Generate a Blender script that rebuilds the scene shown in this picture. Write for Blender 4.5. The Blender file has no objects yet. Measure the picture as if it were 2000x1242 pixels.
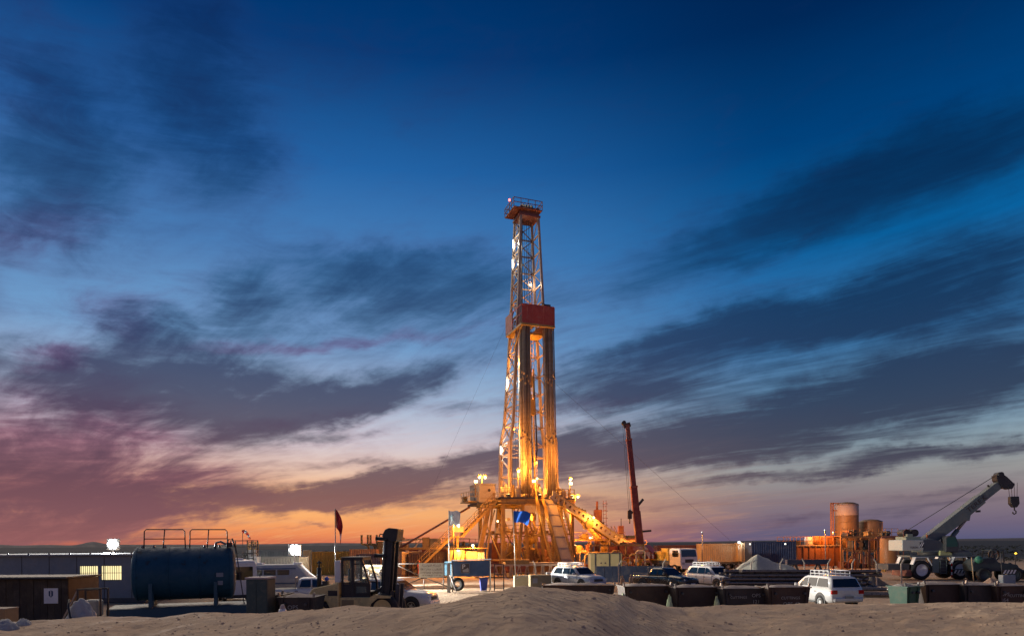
import bpy, bmesh, math, random
from mathutils import Vector, Matrix, noise as mnoise
R = math.radians
rnd = random.Random(7)
SC = bpy.context.scene
COL = SC.collection

# ------------------------------------------------------------------ camera
F_PX, CX, CY, CAM_H, ROLL = 2000 * 24 / 36, 1000, 1061, 3.7, R(0.4)
cam_data = bpy.data.cameras.new('camera')
cam_data.lens, cam_data.sensor_width = 24, 36
cam_data.shift_y = (CY - 621) / 2000
cam_data.clip_start, cam_data.clip_end = 0.1, 30000
cam = bpy.data.objects.new('camera', cam_data)
COL.objects.link(cam)
cam.matrix_world = Matrix.Translation((0, 0, CAM_H)) @ Matrix.Rotation(R(90), 4, 'X') @ Matrix.Rotation(-ROLL, 4, 'Z')
SC.camera = cam

def at(px, py, D):
    """world point that stands D metres away at a place in the photograph"""
    dx, dy = px - CX, CY - py
    c, s = math.cos(-ROLL), math.sin(-ROLL)
    return Vector(((c * dx - s * dy) * D / F_PX, D, CAM_H + (s * dx + c * dy) * D / F_PX))

def gx(px, D):
    return at(px, 1061, D).x

# ------------------------------------------------------------------ render settings
SC.render.engine = 'CYCLES'
SC.cycles.use_denoising = True
SC.cycles.max_bounces = 6
SC.cycles.diffuse_bounces = 3
SC.cycles.sample_clamp_indirect = 6
SC.view_settings.view_transform = 'Standard'
SC.view_settings.look = 'None'
SC.view_settings.exposure = 0
SC.view_settings.gamma = 1

def lin(r, g, b):
    f = lambda c: (c / 255) / 12.92 if c <= 10.3 else ((c / 255 + 0.055) / 1.055) ** 2.4
    return (f(r), f(g), f(b), 1)

# ------------------------------------------------------------------ world: dusk sky
class E:
    """shader maths by operators"""
    nt = None
    def __init__(s, sock): s.s = sock
    @staticmethod
    def m(op, *a, clamp=False):
        n = E.nt.nodes.new('ShaderNodeMath'); n.operation = op; n.use_clamp = clamp
        for i, v in enumerate(a):
            if isinstance(v, E): E.nt.links.new(v.s, n.inputs[i])
            else: n.inputs[i].default_value = v
        return E(n.outputs[0])
    def __add__(s, o): return E.m('ADD', s, o)
    def __radd__(s, o): return E.m('ADD', o, s)
    def __sub__(s, o): return E.m('SUBTRACT', s, o)
    def __rsub__(s, o): return E.m('SUBTRACT', o, s)
    def __mul__(s, o): return E.m('MULTIPLY', s, o)
    def __rmul__(s, o): return E.m('MULTIPLY', o, s)
    def __truediv__(s, o): return E.m('DIVIDE', s, o)

def e_ramp(fac, stops, interp='LINEAR'):
    n = E.nt.nodes.new('ShaderNodeValToRGB')
    E.nt.links.new(fac.s, n.inputs[0])
    cr = n.color_ramp; cr.interpolation = interp
    while len(cr.elements) < len(stops): cr.elements.new(0.5)
    for el, (p, c) in zip(cr.elements, stops):
        el.position = p; el.color = c
    return E(n.outputs[0])

def e_mix(f, a, b):
    n = E.nt.nodes.new('ShaderNodeMix'); n.data_type = 'RGBA'
    for sock, v in ((n.inputs[0], f), (n.inputs[6], a), (n.inputs[7], b)):
        if isinstance(v, E): E.nt.links.new(v.s, sock)
        else: sock.default_value = v
    return E(n.outputs[2])

def e_noise(vec, scale, detail, rough=0.5, dist=0.0, color=False):
    n = E.nt.nodes.new('ShaderNodeTexNoise')
    n.inputs['Scale'].default_value = scale; n.inputs['Detail'].default_value = detail
    n.inputs['Roughness'].default_value = rough; n.inputs['Distortion'].default_value = dist
    E.nt.links.new(vec.s, n.inputs['Vector'])
    return E(n.outputs['Color' if color else 0])

def e_vec(x, y, z=0.0):
    n = E.nt.nodes.new('ShaderNodeCombineXYZ')
    for i, v in enumerate((x, y, z)):
        if isinstance(v, E): E.nt.links.new(v.s, n.inputs[i])
        else: n.inputs[i].default_value = v
    return E(n.outputs[0])

def e_smooth(v, a, b, t0=0.0, t1=1.0):
    n = E.nt.nodes.new('ShaderNodeMapRange'); n.interpolation_type = 'SMOOTHSTEP'
    E.nt.links.new(v.s, n.inputs[0])
    for i, k in enumerate((a, b, t0, t1)): n.inputs[1 + i].default_value = k
    return E(n.outputs[0])

def e_vmath(op, a, b=None, scale=None):
    n = E.nt.nodes.new('ShaderNodeVectorMath'); n.operation = op
    for i, v in enumerate((a, b)):
        if isinstance(v, E): E.nt.links.new(v.s, n.inputs[i])
        elif v is not None: n.inputs[i].default_value = v
    if scale is not None: n.inputs['Scale'].default_value = scale
    return E(n.outputs['Value' if op == 'LENGTH' else 0])

world = bpy.data.worlds.new('World')
SC.world = world
world.use_nodes = True
E.nt = world.node_tree
E.nt.nodes.clear()

def az_el(px, py):
    """compass direction and height above the horizon, in milliradian-like units, of a place in the sky"""
    d = (at(px, py, 1000) - Vector((0, 0, CAM_H))).normalized()
    return math.atan2(d.x, d.y) * 1333, math.asin(d.z) * 1333

def build_sky():
    tc = E.nt.nodes.new('ShaderNodeTexCoord')
    sep = E.nt.nodes.new('ShaderNodeSeparateXYZ')
    E.nt.links.new(tc.outputs['Generated'], sep.inputs[0])
    x, y, z = (E(sep.outputs[i]) for i in range(3))
    zc = E.m('MAXIMUM', z, 0.0)
    el = E.m('ARCSINE', zc) * 1333.0
    az = E.m('ARCTAN2', x, y) * 1333.0
    # distance in azimuth from the place where the sun went down
    sunaz = az_el(430, 1060)[0]
    dx = x * math.sin(sunaz / 1333) + y * math.cos(sunaz / 1333)     # cosine of azimuth distance (near horizon)
    hl = E.m('SQRT', x * x + y * y + 1e-5)
    cosaz = dx / hl
    w = e_smooth(cosaz, 0.70, 1.02)
    f = el / 1000.0                                                   # 1.0 = 43 degrees up
    g = lambda r, gg, b: lin(r, gg, b)
    warm = e_ramp(f, [(0.0, g(204, 104, 80)), (0.020, g(240, 142, 88)), (0.055, g(254, 178, 110)), (0.095, g(246, 180, 124)),
                      (0.135, g(238, 200, 176)), (0.19, g(214, 203, 210)), (0.27, g(168, 190, 216)), (0.37, g(116, 163, 208)),
                      (0.52, g(74, 130, 188)), (0.66, g(36, 100, 166)), (0.82, g(0, 60, 120)), (1.0, g(0, 40, 90))])
    cool = e_ramp(f, [(0.0, g(86, 88, 122)), (0.03, g(112, 100, 122)), (0.075, g(138, 122, 128)), (0.12, g(150, 150, 150)),
                      (0.17, g(138, 158, 170)), (0.24, g(108, 152, 184)), (0.35, g(60, 126, 182)), (0.50, g(8, 102, 166)),
                      (0.66, g(0, 66, 124)), (0.82, g(0, 40, 88)), (1.0, g(0, 25, 66))])
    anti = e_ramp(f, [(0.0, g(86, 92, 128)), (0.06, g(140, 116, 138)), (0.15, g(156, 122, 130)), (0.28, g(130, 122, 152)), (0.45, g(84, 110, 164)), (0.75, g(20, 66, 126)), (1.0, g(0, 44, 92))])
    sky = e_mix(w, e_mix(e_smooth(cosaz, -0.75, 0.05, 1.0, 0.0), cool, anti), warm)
    # ---------------- clouds: streaks drawn out by the wind on a flat layer, seen in perspective
    den = zc + 0.11
    px_, py_ = x / den, y / den
    th = R(-47)
    s_al = px_ * math.sin(th) + py_ * math.cos(th)
    s_ac = px_ * math.cos(th) - py_ * math.sin(th)
    wob = e_noise(e_vec(s_al * 0.6, s_ac * 0.8, 9.0), 1.3, 2, 0.5)
    s_ac2 = s_ac + (wob - 0.5) * 0.5
    streak = e_noise(e_vec(s_al * 0.50, s_ac2 * 2.4, 0.0), 2.0, 6, 0.6, 0.25)
    fine = e_noise(e_vec(s_al * 0.9, s_ac2 * 8.0, 3.7), 2.4, 5, 0.62, 0.15)
    puff = e_noise(e_vec(az * 0.0065 - el * 0.004, el * 0.017, 1.0), 1.0, 7, 0.64, 0.9)
    wisp = e_noise(e_vec(az * 0.010 - el * 0.010, el * 0.085 - az * 0.006, 4.0), 1.0, 4, 0.6, 0.5)
    # the broad cloud masses
    p0 = e_vec(az, el)
    warpc = e_noise(e_vec(az * 0.0085, el * 0.016, 7.0), 1.0, 5, 0.6, 0.0, color=True)
    warp = e_vmath('MULTIPLY', e_vmath('SUBTRACT', warpc, (0.5, 0.5, 0.5)), (150, 72, 0))
    p = e_vmath('ADD', p0, warp)
    sp = E.nt.nodes.new('ShaderNodeSeparateXYZ'); E.nt.links.new(p.s, sp.inputs[0])
    pxs, pys = E(sp.outputs[0]), E(sp.outputs[1])
    def blob(c, t):
        cx, cy, L, W, ang, s = c
        a, e = az_el(cx, cy)
        a1, e1 = az_el(cx + L * math.cos(R(ang)), cy - L * math.sin(R(ang)))
        n1, k1 = az_el(cx + W * math.sin(R(ang)), cy + W * math.cos(R(ang)))
        n = E.nt.nodes.new('ShaderNodeMapping'); n.vector_type = 'TEXTURE'
        E.nt.links.new((p if t is None else e_vec(pxs, pys, t)).s, n.inputs[0])
        n.inputs[1].default_value = (a, e, 0)
        n.inputs[2].default_value = (0, 0, math.atan2(e1 - e, a1 - a))
        n.inputs[3].default_value = (math.hypot(a1 - a, e1 - e), math.hypot(n1 - a, k1 - e), 1e6)
        r = e_smooth(e_vmath('LENGTH', E(n.outputs[0])), 0.0, 1.7, s * 1.2, 0.0)
        if t: E.nt.links.new(t.s, r.s.node.inputs[4])
        return r
    def total(lst):
        t = None
        for c in sorted(lst, key=lambda c: c[5]):
            t = blob(c, t)
        return t
    dark = total(SKY_DARK)
    pink = total(SKY_PINK)
    fl = e_smooth(az, -560, 60, 0.10, 0.24)
    tex = streak * 0.46 + fine * fl + puff * (0.54 - fl)
    low = e_smooth(el, 20, 330, 1.0, 0.0)
    d = dark * (e_smooth(el, 330, 600, 0.0, 0.55) + tex * e_smooth(el, 330, 600, 1.9, 0.85)) + (tex - 0.5) * 1.15 + (wisp - 0.5) * (0.30 + 0.75 * low)
    m_dark = e_smooth(d, -0.10, 1.22)
    m_pink = e_smooth(pink * (0.0 + 1.9 * tex) + (puff - 0.5) * 0.9 + (wisp - 0.5) * 0.4 * low, 0.0, 1.15)
    wc = e_smooth(cosaz, 0.60, 1.02)
    c_warm = e_ramp(f, [(0.0, g(142, 90, 90)), (0.06, g(122, 82, 90)), (0.12, g(98, 70, 84)), (0.20, g(70, 60, 82)),
                        (0.32, g(50, 58, 92)), (0.48, g(32, 66, 108)), (0.66, g(20, 46, 92)), (1.0, g(16, 36, 82))])
    c_cool = e_ramp(f, [(0.0, g(78, 72, 100)), (0.08, g(76, 68, 88)), (0.16, g(50, 48, 70)), (0.26, g(36, 44, 72)),
                        (0.40, g(20, 44, 78)), (0.58, g(8, 40, 78)), (0.75, g(2, 30, 66)), (1.0, g(0, 20, 54))])
    ccol = e_mix(wc, c_cool, c_warm)
    pcol = e_ramp(f, [(0.0, g(138, 92, 98)), (0.10, g(160, 98, 110)), (0.22, g(152, 94, 122)), (0.36, g(110, 86, 134)), (0.50, g(84, 70, 118)), (0.70, g(52, 60, 112)), (1, g(30, 50, 100))])
    ccol = e_mix(e_smooth(m_dark, 0.10, 0.72, 0.0, 1.0), e_mix(wc * 0.75, ccol, pcol), ccol)     # thin rims catch the glow
    # bright wisps lit from below
    lit = e_smooth(wisp * 0.6 + fine * 0.4, 0.46, 0.70) * e_smooth(el, 60, 360, 0.62, 0.0) * wc
    lcol = e_ramp(f, [(0.0, g(255, 176, 104)), (0.10, g(255, 206, 160)), (0.2, g(232, 214, 214)), (0.35, g(176, 196, 226)), (0.6, g(90, 140, 200))])
    sky = e_mix(lit, sky, lcol)
    sky = e_mix(m_pink * 0.88, sky, pcol)
    sky = e_mix(m_dark * 0.88, sky, ccol)
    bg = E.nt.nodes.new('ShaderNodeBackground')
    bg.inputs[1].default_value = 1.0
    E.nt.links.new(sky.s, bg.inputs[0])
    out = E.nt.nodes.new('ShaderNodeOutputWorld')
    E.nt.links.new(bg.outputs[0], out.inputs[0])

# cloud masses: place in the sky, half length, half width, slope, weight
SKY_DARK = [
    (480, 620, 520, 130, 4, 0.34), (340, 770, 460, 130, 0, 0.50), (1520, 730, 700, 190, 12, 0.40), (150, 900, 420, 150, 0, 0.52), (1700, 420, 500, 150, 18, 0.30), (820, 600, 320, 110, 0, 0.42), (60, 1015, 300, 50, 2, 0.66), (150, 300, 320, 200, 0, 0.34),
    (115, 250, 230, 120, 98, 0.72), (60, 420, 150, 90, 20, 0.62), (385, 180, 240, 120, -60, 0.70), (560, 90, 260, 90, -14, 0.30), (300, 330, 220, 60, 0, 0.35), (880, 150, 260, 90, 0, 0.25),
    (790, 565, 210, 70, -8, 0.95), (915, 535, 100, 60, 0, 0.7), (485, 590, 60, 60, 0, 0.75), (480, 640, 40, 60, 0, 0.3), (760, 625, 200, 28, 8, 0.45),
    (280, 650, 100, 48, 0, 1.05), (330, 755, 240, 64, -6, 1.3), (200, 725, 130, 26, 0, 0.55), (250, 830, 220, 34, 0, 0.55), (470, 745, 90, 26, 0, 0.4),
    (690, 780, 160, 38, 10, 1.35), (560, 815, 130, 32, 14, 1.1), (842, 728, 50, 20, 28, 0.6), (620, 858, 110, 12, 4, 0.7), (735, 845, 30, 8, 10, 0.5),
    (430, 977, 340, 25, 1, 1.25), (690, 960, 130, 24, 12, 1.15), (850, 925, 200, 28, 13, 1.35), (1020, 885, 120, 34, 12, 0.9), (700, 905, 120, 10, 3, 0.5),
    (110, 955, 300, 70, 0, 0.85), (90, 1022, 220, 20, 3, 0.7), (340, 905, 60, 22, 0, 0.55), (170, 900, 150, 34, 0, 0.5), (60, 880, 110, 24, -6, 0.5),
    (345, 1022, 46, 4, 8, 0.6), (440, 1015, 40, 4, 2, 0.5), (620, 1026, 44, 5, 4, 0.5), (730, 972, 20, 9, 4, 0.6), (900, 975, 120, 8, 3, 0.4), (950, 950, 120, 10, 6, 0.5),
    (1240, 882, 260, 46, 8, 1.3), (1560, 815, 340, 56, 12, 1.25), (1860, 735, 300, 64, 13, 1.2), (1830, 800, 240, 30, 10, 0.6), (1480, 878, 200, 14, 6, 0.45),
    (1250, 765, 220, 36, 9, 1.0), (1440, 720, 120, 18, 9, 0.6), (1230, 705, 190, 32, 12, 0.95), (1480, 640, 300, 48, 13, 1.2), (1820, 590, 320, 62, 12, 1.15), (1880, 510, 260, 56, 15, 0.8), (1700, 690, 260, 40, 12, 0.5),
    (1430, 470, 300, 56, 20, 0.72), (1650, 380, 320, 66, 19, 0.85), (1890, 290, 280, 70, 20, 0.78), (1260, 560, 110, 26, 18, 0.4),
    (1620, 915, 380, 12, 7, 0.95), (1850, 878, 240, 12, 6, 0.85), (1650, 868, 300, 12, 7, 0.6), (1300, 1032, 130, 10, 3, 0.4), (1540, 1012, 80, 10, 4, 0.45), (1850, 958, 130, 11, 8, 0.6), (1790, 990, 190, 14, 5, 0.5),
    (1090, 585, 40, 34, 0, 0.45), (940, 792, 120, 14, 6, 0.5), (1150, 985, 140, 10, 3, 0.5), (1330, 985, 150, 8, 3, 0.35), (960, 700, 200, 18, 7, 0.3),
]
SKY_PINK = [
    (60, 440, 150, 70, 10, 0.75), (95, 692, 62, 20, 0, 1.0), (240, 640, 70, 30, 0, 0.6), (120, 780, 230, 80, 0, 0.55), (160, 860, 260, 60, 0, 0.75),
    (100, 960, 330, 95, 0, 1.15), (330, 930, 160, 40, 0, 0.5), (650, 672, 380, 16, 6, 0.6), (560, 830, 200, 22, 8, 0.4), (20, 1025, 290, 50, 2, 1.2), (230, 590, 110, 40, 0, 0.4),
    (1160, 790, 120, 14, 5, 0.4), (60, 60, 140, 80, 0, 0.25), (60, 200, 120, 90, 0, 0.3),
]
build_sky()
world.cycles.sampling_method = 'MANUAL'
world.cycles.sample_map_resolution = 1024

# ------------------------------------------------------------------ afterglow of the sun (just set, left of the rig)
sun_data = bpy.data.lights.new('sun', 'SUN')
sun_data.energy = 1.7
sun_data.angle = R(60)
sun_data.color = (1.0, 0.80, 0.58)
sun = bpy.data.objects.new('sun', sun_data)
COL.objects.link(sun)
sun.rotation_euler = Vector((0.40, -0.62, -0.62)).normalized().to_track_quat('-Z', 'Y').to_euler()

# ------------------------------------------------------------------ materials
MAT = {}
def nodes_of(m):
    m.use_nodes = True
    nt = m.node_tree; nt.nodes.clear(); E.nt = nt
    return nt

def paint(name, col, rough=0.55, metal=0.0, wear=0.35, dirt=(0.20, 0.15, 0.10), scale=1.5, bump=0.08, rust=None, coat=0.0):
    """painted steel: uneven tone, dust and rubbed or rusty spots, slight unevenness"""
    if name in MAT: return MAT[name]
    m = bpy.data.materials.new(name); nt = nodes_of(m)
    tc = nt.nodes.new('ShaderNodeTexCoord'); v = E(tc.outputs['Object'])
    n1 = e_noise(v, scale, 5, 0.6, 0.4)
    n2 = e_noise(v, scale * 6, 4, 0.65)
    base = e_mix(e_smooth(n1, 0.30, 0.75, 0.0, 1.0), tuple(c * 0.86 for c in col) + (1,), tuple(min(1, c * 1.1) for c in col) + (1,))
    base = e_mix(e_smooth(n1 * 0.6 + n2 * 0.4, 0.47, 0.66, 0.0, wear), base, tuple(dirt) + (1,))
    if rust:
        base = e_mix(e_smooth(n2 * 0.7 + n1 * 0.3, 0.56, 0.64, 0.0, 0.85), base, tuple(rust) + (1,))
    b = nt.nodes.new('ShaderNodeBsdfPrincipled')
    nt.links.new(base.s, b.inputs['Base Color'])
    nt.links.new(e_smooth(n2, 0.3, 0.75, rough - 0.12, rough + 0.15).s, b.inputs['Roughness'])
    b.inputs['Metallic'].default_value = metal
    b.inputs['Coat Weight'].default_value = coat
    if bump:
        bp = nt.nodes.new('ShaderNodeBump'); bp.inputs['Strength'].default_value = bump; bp.inputs['Distance'].default_value = 0.03
        nt.links.new(n2.s, bp.inputs['Height']); nt.links.new(bp.outputs[0], b.inputs['Normal'])
    o = nt.nodes.new('ShaderNodeOutputMaterial'); nt.links.new(b.outputs[0], o.inputs[0])
    MAT[name] = m
    return m

def glass(name, col=(0.02, 0.025, 0.03), rough=0.05, alpha=1.0):
    if name in MAT: return MAT[name]
    m = bpy.data.materials.new(name); nt = nodes_of(m)
    b = nt.nodes.new('ShaderNodeBsdfPrincipled')
    b.inputs['Base Color'].default_value = tuple(col) + (1,)
    b.inputs['Roughness'].default_value = rough
    b.inputs['Specular IOR Level'].default_value = 0.8
    b.inputs['Alpha'].default_value = alpha
    o = nt.nodes.new('ShaderNodeOutputMaterial'); nt.links.new(b.outputs[0], o.inputs[0])
    MAT[name] = m
    return m

def glow(name, col, s):
    if name in MAT: return MAT[name]
    m = bpy.data.materials.new(name); nt = nodes_of(m)
    b = nt.nodes.new('ShaderNodeEmission')
    b.inputs[0].default_value = tuple(col) + (1,); b.inputs[1].default_value = s
    o = nt.nodes.new('ShaderNodeOutputMaterial'); nt.links.new(b.outputs[0], o.inputs[0])
    MAT[name] = m
    return m

def sand_material(name, a, b_, fine=1.0, plain=None, ripple=None):
    if name in MAT: return MAT[name]
    m = bpy.data.materials.new(name); nt = nodes_of(m)
    tc = nt.nodes.new('ShaderNodeTexCoord'); v = E(tc.outputs['Object'])
    n1 = e_noise(v, 0.35, 6, 0.6, 0.6)
    n2 = e_noise(v, 9.0 * fine, 6, 0.7)
    n3 = e_noise(v, 55.0 * fine, 3, 0.6)
    n4 = e_noise(v, 2.2 * fine, 5, 0.65, 0.4)
    base = e_mix(e_smooth(n1 * 0.5 + n4 * 0.5, 0.34, 0.68), tuple(a) + (1,), tuple(b_) + (1,))
    base = e_mix(e_smooth(n2, 0.56, 0.74, 0.0, 0.5), base, tuple(c * 0.62 for c in a) + (1,))
    base = e_mix(e_smooth(n3, 0.62, 0.78, 0.0, 0.45), base, tuple(min(1, c * 1.3) for c in b_) + (1,))
    if plain:                                    # stony scrub plain beyond the levelled yard
        sx = nt.nodes.new('ShaderNodeSeparateXYZ'); nt.links.new(tc.outputs['Object'], sx.inputs[0])
        base = e_mix(e_smooth(E(sx.outputs[1]) + (n1 - 0.5) * 60, 100, 150), base, tuple(plain) + (1,))
    b = nt.nodes.new('ShaderNodeBsdfPrincipled')
    nt.links.new(base.s, b.inputs['Base Color'])
    b.inputs['Roughness'].default_value = 0.95
    b.inputs['Specular IOR Level'].default_value = 0.15
    h = n2 * 0.6 + n3 * 0.25 + n4 * 1.2
    if ripple:                                   # wind ripples on the smooth flank of the heap
        sx = nt.nodes.new('ShaderNodeSeparateXYZ'); nt.links.new(tc.outputs['Object'], sx.inputs[0])
        X, Y = E(sx.outputs[0]), E(sx.outputs[1])
        ph = (Y * 0.75 + X * 0.62 + (n4 - 0.5) * 0.30 + (n1 - 0.5) * 0.8) * (2 * math.pi / 0.16)
        dx_, dy_ = (X - ripple[0]) / 2.3, (Y - ripple[1]) / 2.4
        h = h + (E.m('SINE', ph) * 0.5 + 0.5) * e_smooth(dx_ * dx_ + dy_ * dy_, 0.2, 1.3, 0.5, 0.0)
    bp = nt.nodes.new('ShaderNodeBump'); bp.inputs['Strength'].default_value = 0.8; bp.inputs['Distance'].default_value = 0.09 / fine
    nt.links.new(h.s, bp.inputs['Height']); nt.links.new(bp.outputs[0], b.inputs['Normal'])
    o = nt.nodes.new('ShaderNodeOutputMaterial'); nt.links.new(b.outputs[0], o.inputs[0])
    MAT[name] = m
    return m

def flat(name, col, rough=0.7, metal=0.0):
    return paint(name, col, rough, metal, wear=0.12, bump=0.0)

# ------------------------------------------------------------------ mesh helpers
class MB:
    """collects simple solids and becomes one mesh"""
    def __init__(s): s.v, s.f, s.sm = [], [], []
    def add(s, vs, fs, smooth=False):
        k = len(s.v); s.v += [tuple(v) for v in vs]; s.f += [tuple(i + k for i in f) for f in fs]; s.sm += [smooth] * len(fs); return s
    def box(s, c, d, rot=None):
        x, y, z = d[0] / 2, d[1] / 2, d[2] / 2
        P = [Vector(p) for p in ((-x, -y, -z), (x, -y, -z), (x, y, -z), (-x, y, -z), (-x, -y, z), (x, -y, z), (x, y, z), (-x, y, z))]
        if rot is not None: P = [rot @ p for p in P]
        c = Vector(c)
        return s.add([p + c for p in P], [(0, 3, 2, 1), (4, 5, 6, 7), (0, 1, 5, 4), (1, 2, 6, 5), (2, 3, 7, 6), (3, 0, 4, 7)])
    def bb(s, x0, x1, y0, y1, z0, z1):
        return s.box(((x0 + x1) / 2, (y0 + y1) / 2, (z0 + z1) / 2), (x1 - x0, y1 - y0, z1 - z0))
    def frame(s, a, b, up=(0, 0, 1)):
        a, b = Vector(a), Vector(b); d = (b - a); L = d.length; d = d / max(L, 1e-6)
        u = Vector(up)
        if abs(u.dot(d)) > 0.98: u = Vector((0, 1, 0))
        x = d.cross(u).normalized(); y = x.cross(d)
        return a, b, d, x, y
    def bar(s, a, b, w, h=None, up=(0, 0, 1)):
        h = w if h is None else h
        a, b, d, x, y = s.frame(a, b, up)
        P = []
        for q in (a, b):
            for i, j in ((-1, -1), (1, -1), (1, 1), (-1, 1)): P.append(q + x * i * w / 2 + y * j * h / 2)
        return s.add(P, [(0, 1, 2, 3), (7, 6, 5, 4), (0, 4, 5, 1), (1, 5, 6, 2), (2, 6, 7, 3), (3, 7, 4, 0)])
    def ibeam(s, a, b, w, h, t=0.03, up=(0, 0, 1)):
        a_, b_, d, x, y = s.frame(a, b, up)
        s.bar(a_ + y * (h / 2 - t / 2), b_ + y * (h / 2 - t / 2), w, t, up)
        s.bar(a_ - y * (h / 2 - t / 2), b_ - y * (h / 2 - t / 2), w, t, up)
        return s.bar(a_, b_, t, h - 2 * t - 0.002, up)
    def cyl(s, a, b, r, r2=None, n=10, cap=True):
        r2 = r if r2 is None else r2
        a, b, d, x, y = s.frame(a, b)
        P = []
        for q, k in ((a, r), (b, r2)):
            for i in range(n):
                t = 2 * math.pi * i / n; P.append(q + x * math.cos(t) * k + y * math.sin(t) * k)
        F = [(i, n + i, n + (i + 1) % n, (i + 1) % n) for i in range(n)]
        s.add(P, F, True)
        if cap:
            k = len(s.v) - 2 * n
            s.f += [tuple(k + i for i in range(n)), tuple(k + n + i for i in reversed(range(n)))]; s.sm += [False, False]
        return s
    def tube(s, pts, r, n=6):
        pts = [Vector(p) for p in pts]
        rings = []
        prev = None
        for i, p in enumerate(pts):
            d = (pts[min(i + 1, len(pts) - 1)] - pts[max(i - 1, 0)]).normalized()
            u = Vector((0, 0, 1)) if abs(d.z) < 0.9 else Vector((0, 1, 0))
            x = d.cross(u).normalized() if prev is None else (prev - d * prev.dot(d)).normalized()
            prev = x; y = d.cross(x)
            rr = r[i] if isinstance(r, (list, tuple)) else r
            rings.append([p + x * math.cos(2 * math.pi * k / n) * rr + y * math.sin(2 * math.pi * k / n) * rr for k in range(n)])
        V = [v for q in rings for v in q]
        F = [(i * n + k, i * n + (k + 1) % n, (i + 1) * n + (k + 1) % n, (i + 1) * n + k) for i in range(len(pts) - 1) for k in range(n)]
        F += [tuple(reversed(range(n))), tuple((len(pts) - 1) * n + k for k in range(n))]
        return s.add(V, F, True)
    def lathe(s, prof, n=24, c=(0, 0, 0), axis='Z', cap=True):
        V, F = [], []
        c = Vector(c)
        for r, z in prof:
            for i in range(n):
                t = 2 * math.pi * i / n
                p = Vector((r * math.cos(t), r * math.sin(t), z))
                if axis == 'X': p = Vector((p.z, p.x, p.y))
                if axis == 'Y': p = Vector((p.x, p.z, -p.y)) if False else Vector((p.y, p.z, p.x))
                V.append(p + c)
        m = len(prof)
        F = [(j * n + i, j * n + (i + 1) % n, (j + 1) * n + (i + 1) % n, (j + 1) * n + i) for j in range(m - 1) for i in range(n)]
        if cap: F += [tuple(reversed(range(n))), tuple((m - 1) * n + i for i in range(n))]
        else: F += [((m - 1) * n + i, (m - 1) * n + (i + 1) % n, (i + 1) % n, i) for i in range(n)]
        return s.add(V, F, True)
    def prism(s, poly, y0, y1, axis='Y'):
        """polygon in x,z (axis Y), in x,y (axis Z) or in y,z (axis X), drawn out along the axis"""
        n = len(poly)
        def mk(p, k): return {'Y': (p[0], k, p[1]), 'Z': (p[0], p[1], k), 'X': (k, p[0], p[1])}[axis]
        V = [mk(p, y0) for p in poly] + [mk(p, y1) for p in poly]
        F = [tuple(range(n)), tuple(reversed(range(n, 2 * n)))] + [(i, n + i, n + (i + 1) % n, (i + 1) % n) for i in range(n)]
        return s.add(V, F)
    def loft(s, rings, smooth=True, cap=True):
        n = len(rings[0]); V = [v for q in rings for v in q]
        F = [(i * n + k, i * n + (k + 1) % n, (i + 1) * n + (k + 1) % n, (i + 1) * n + k) for i in range(len(rings) - 1) for k in range(n)]
        s.add(V, F, smooth)
        if cap:
            k0 = len(s.v) - len(V)
            s.f += [tuple(k0 + k for k in reversed(range(n))), tuple(k0 + (len(rings) - 1) * n + k for k in range(n))]; s.sm += [False, False]
        return s
    def mesh(s, name='mesh', bevel=0.0):
        me = bpy.data.meshes.new(name); me.from_pydata(s.v, [], s.f)
        bm = bmesh.new(); bm.from_mesh(me)
        bmesh.ops.recalc_face_normals(bm, faces=bm.faces)
        if bevel:
            bmesh.ops.remove_doubles(bm, verts=bm.verts, dist=1e-5)
            bmesh.ops.bevel(bm, geom=[e for e in bm.edges if e.is_manifold and e.calc_face_angle(0) > 0.5], offset=bevel, segments=1, affect='EDGES', clamp_overlap=True)
            bm.to_mesh(me)
        else:
            bm.to_mesh(me)
            for p, k in zip(me.polygons, s.sm): p.use_smooth = k
        bm.free()
        return me
    def build(s, name, mat, parent=None, bevel=0.0):
        return link(name, s.mesh(name, bevel), mat, parent)

def link(name, me, mat=None, parent=None, loc=None, rot=None):
    if mat is not None and not me.materials: me.materials.append(mat)
    o = bpy.data.objects.new(name, me); COL.objects.link(o)
    if parent: o.parent = parent
    if loc is not None: o.location = loc
    if rot is not None: o.rotation_euler = rot
    return o

def tag(o, label=None, cat=None, group=None, kind=None):
    if label: o['label'] = label
    if cat: o['category'] = cat
    if group: o['group'] = group
    if kind: o['kind'] = kind
    return o

def thing(name, label, cat, loc=(0, 0, 0), rz=0.0, group=None):
    o = bpy.data.objects.new(name, None); COL.objects.link(o)
    o.location = loc; o.rotation_euler = (0, 0, rz); o.empty_display_size = 0.3
    return tag(o, label, cat, group)

def copy_tree(o, parent=None):
    c = o.copy(); COL.objects.link(c)
    c.parent = parent
    if parent is not None: c.matrix_parent_inverse = o.matrix_parent_inverse.copy()
    for ch in list(o.children):
        copy_tree(ch, c)
    return c

def again(o, loc, rz, label=None):
    c = copy_tree(o); c.location = loc; c.rotation_euler = (0, 0, rz)
    if label: c['label'] = label
    return c

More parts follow.
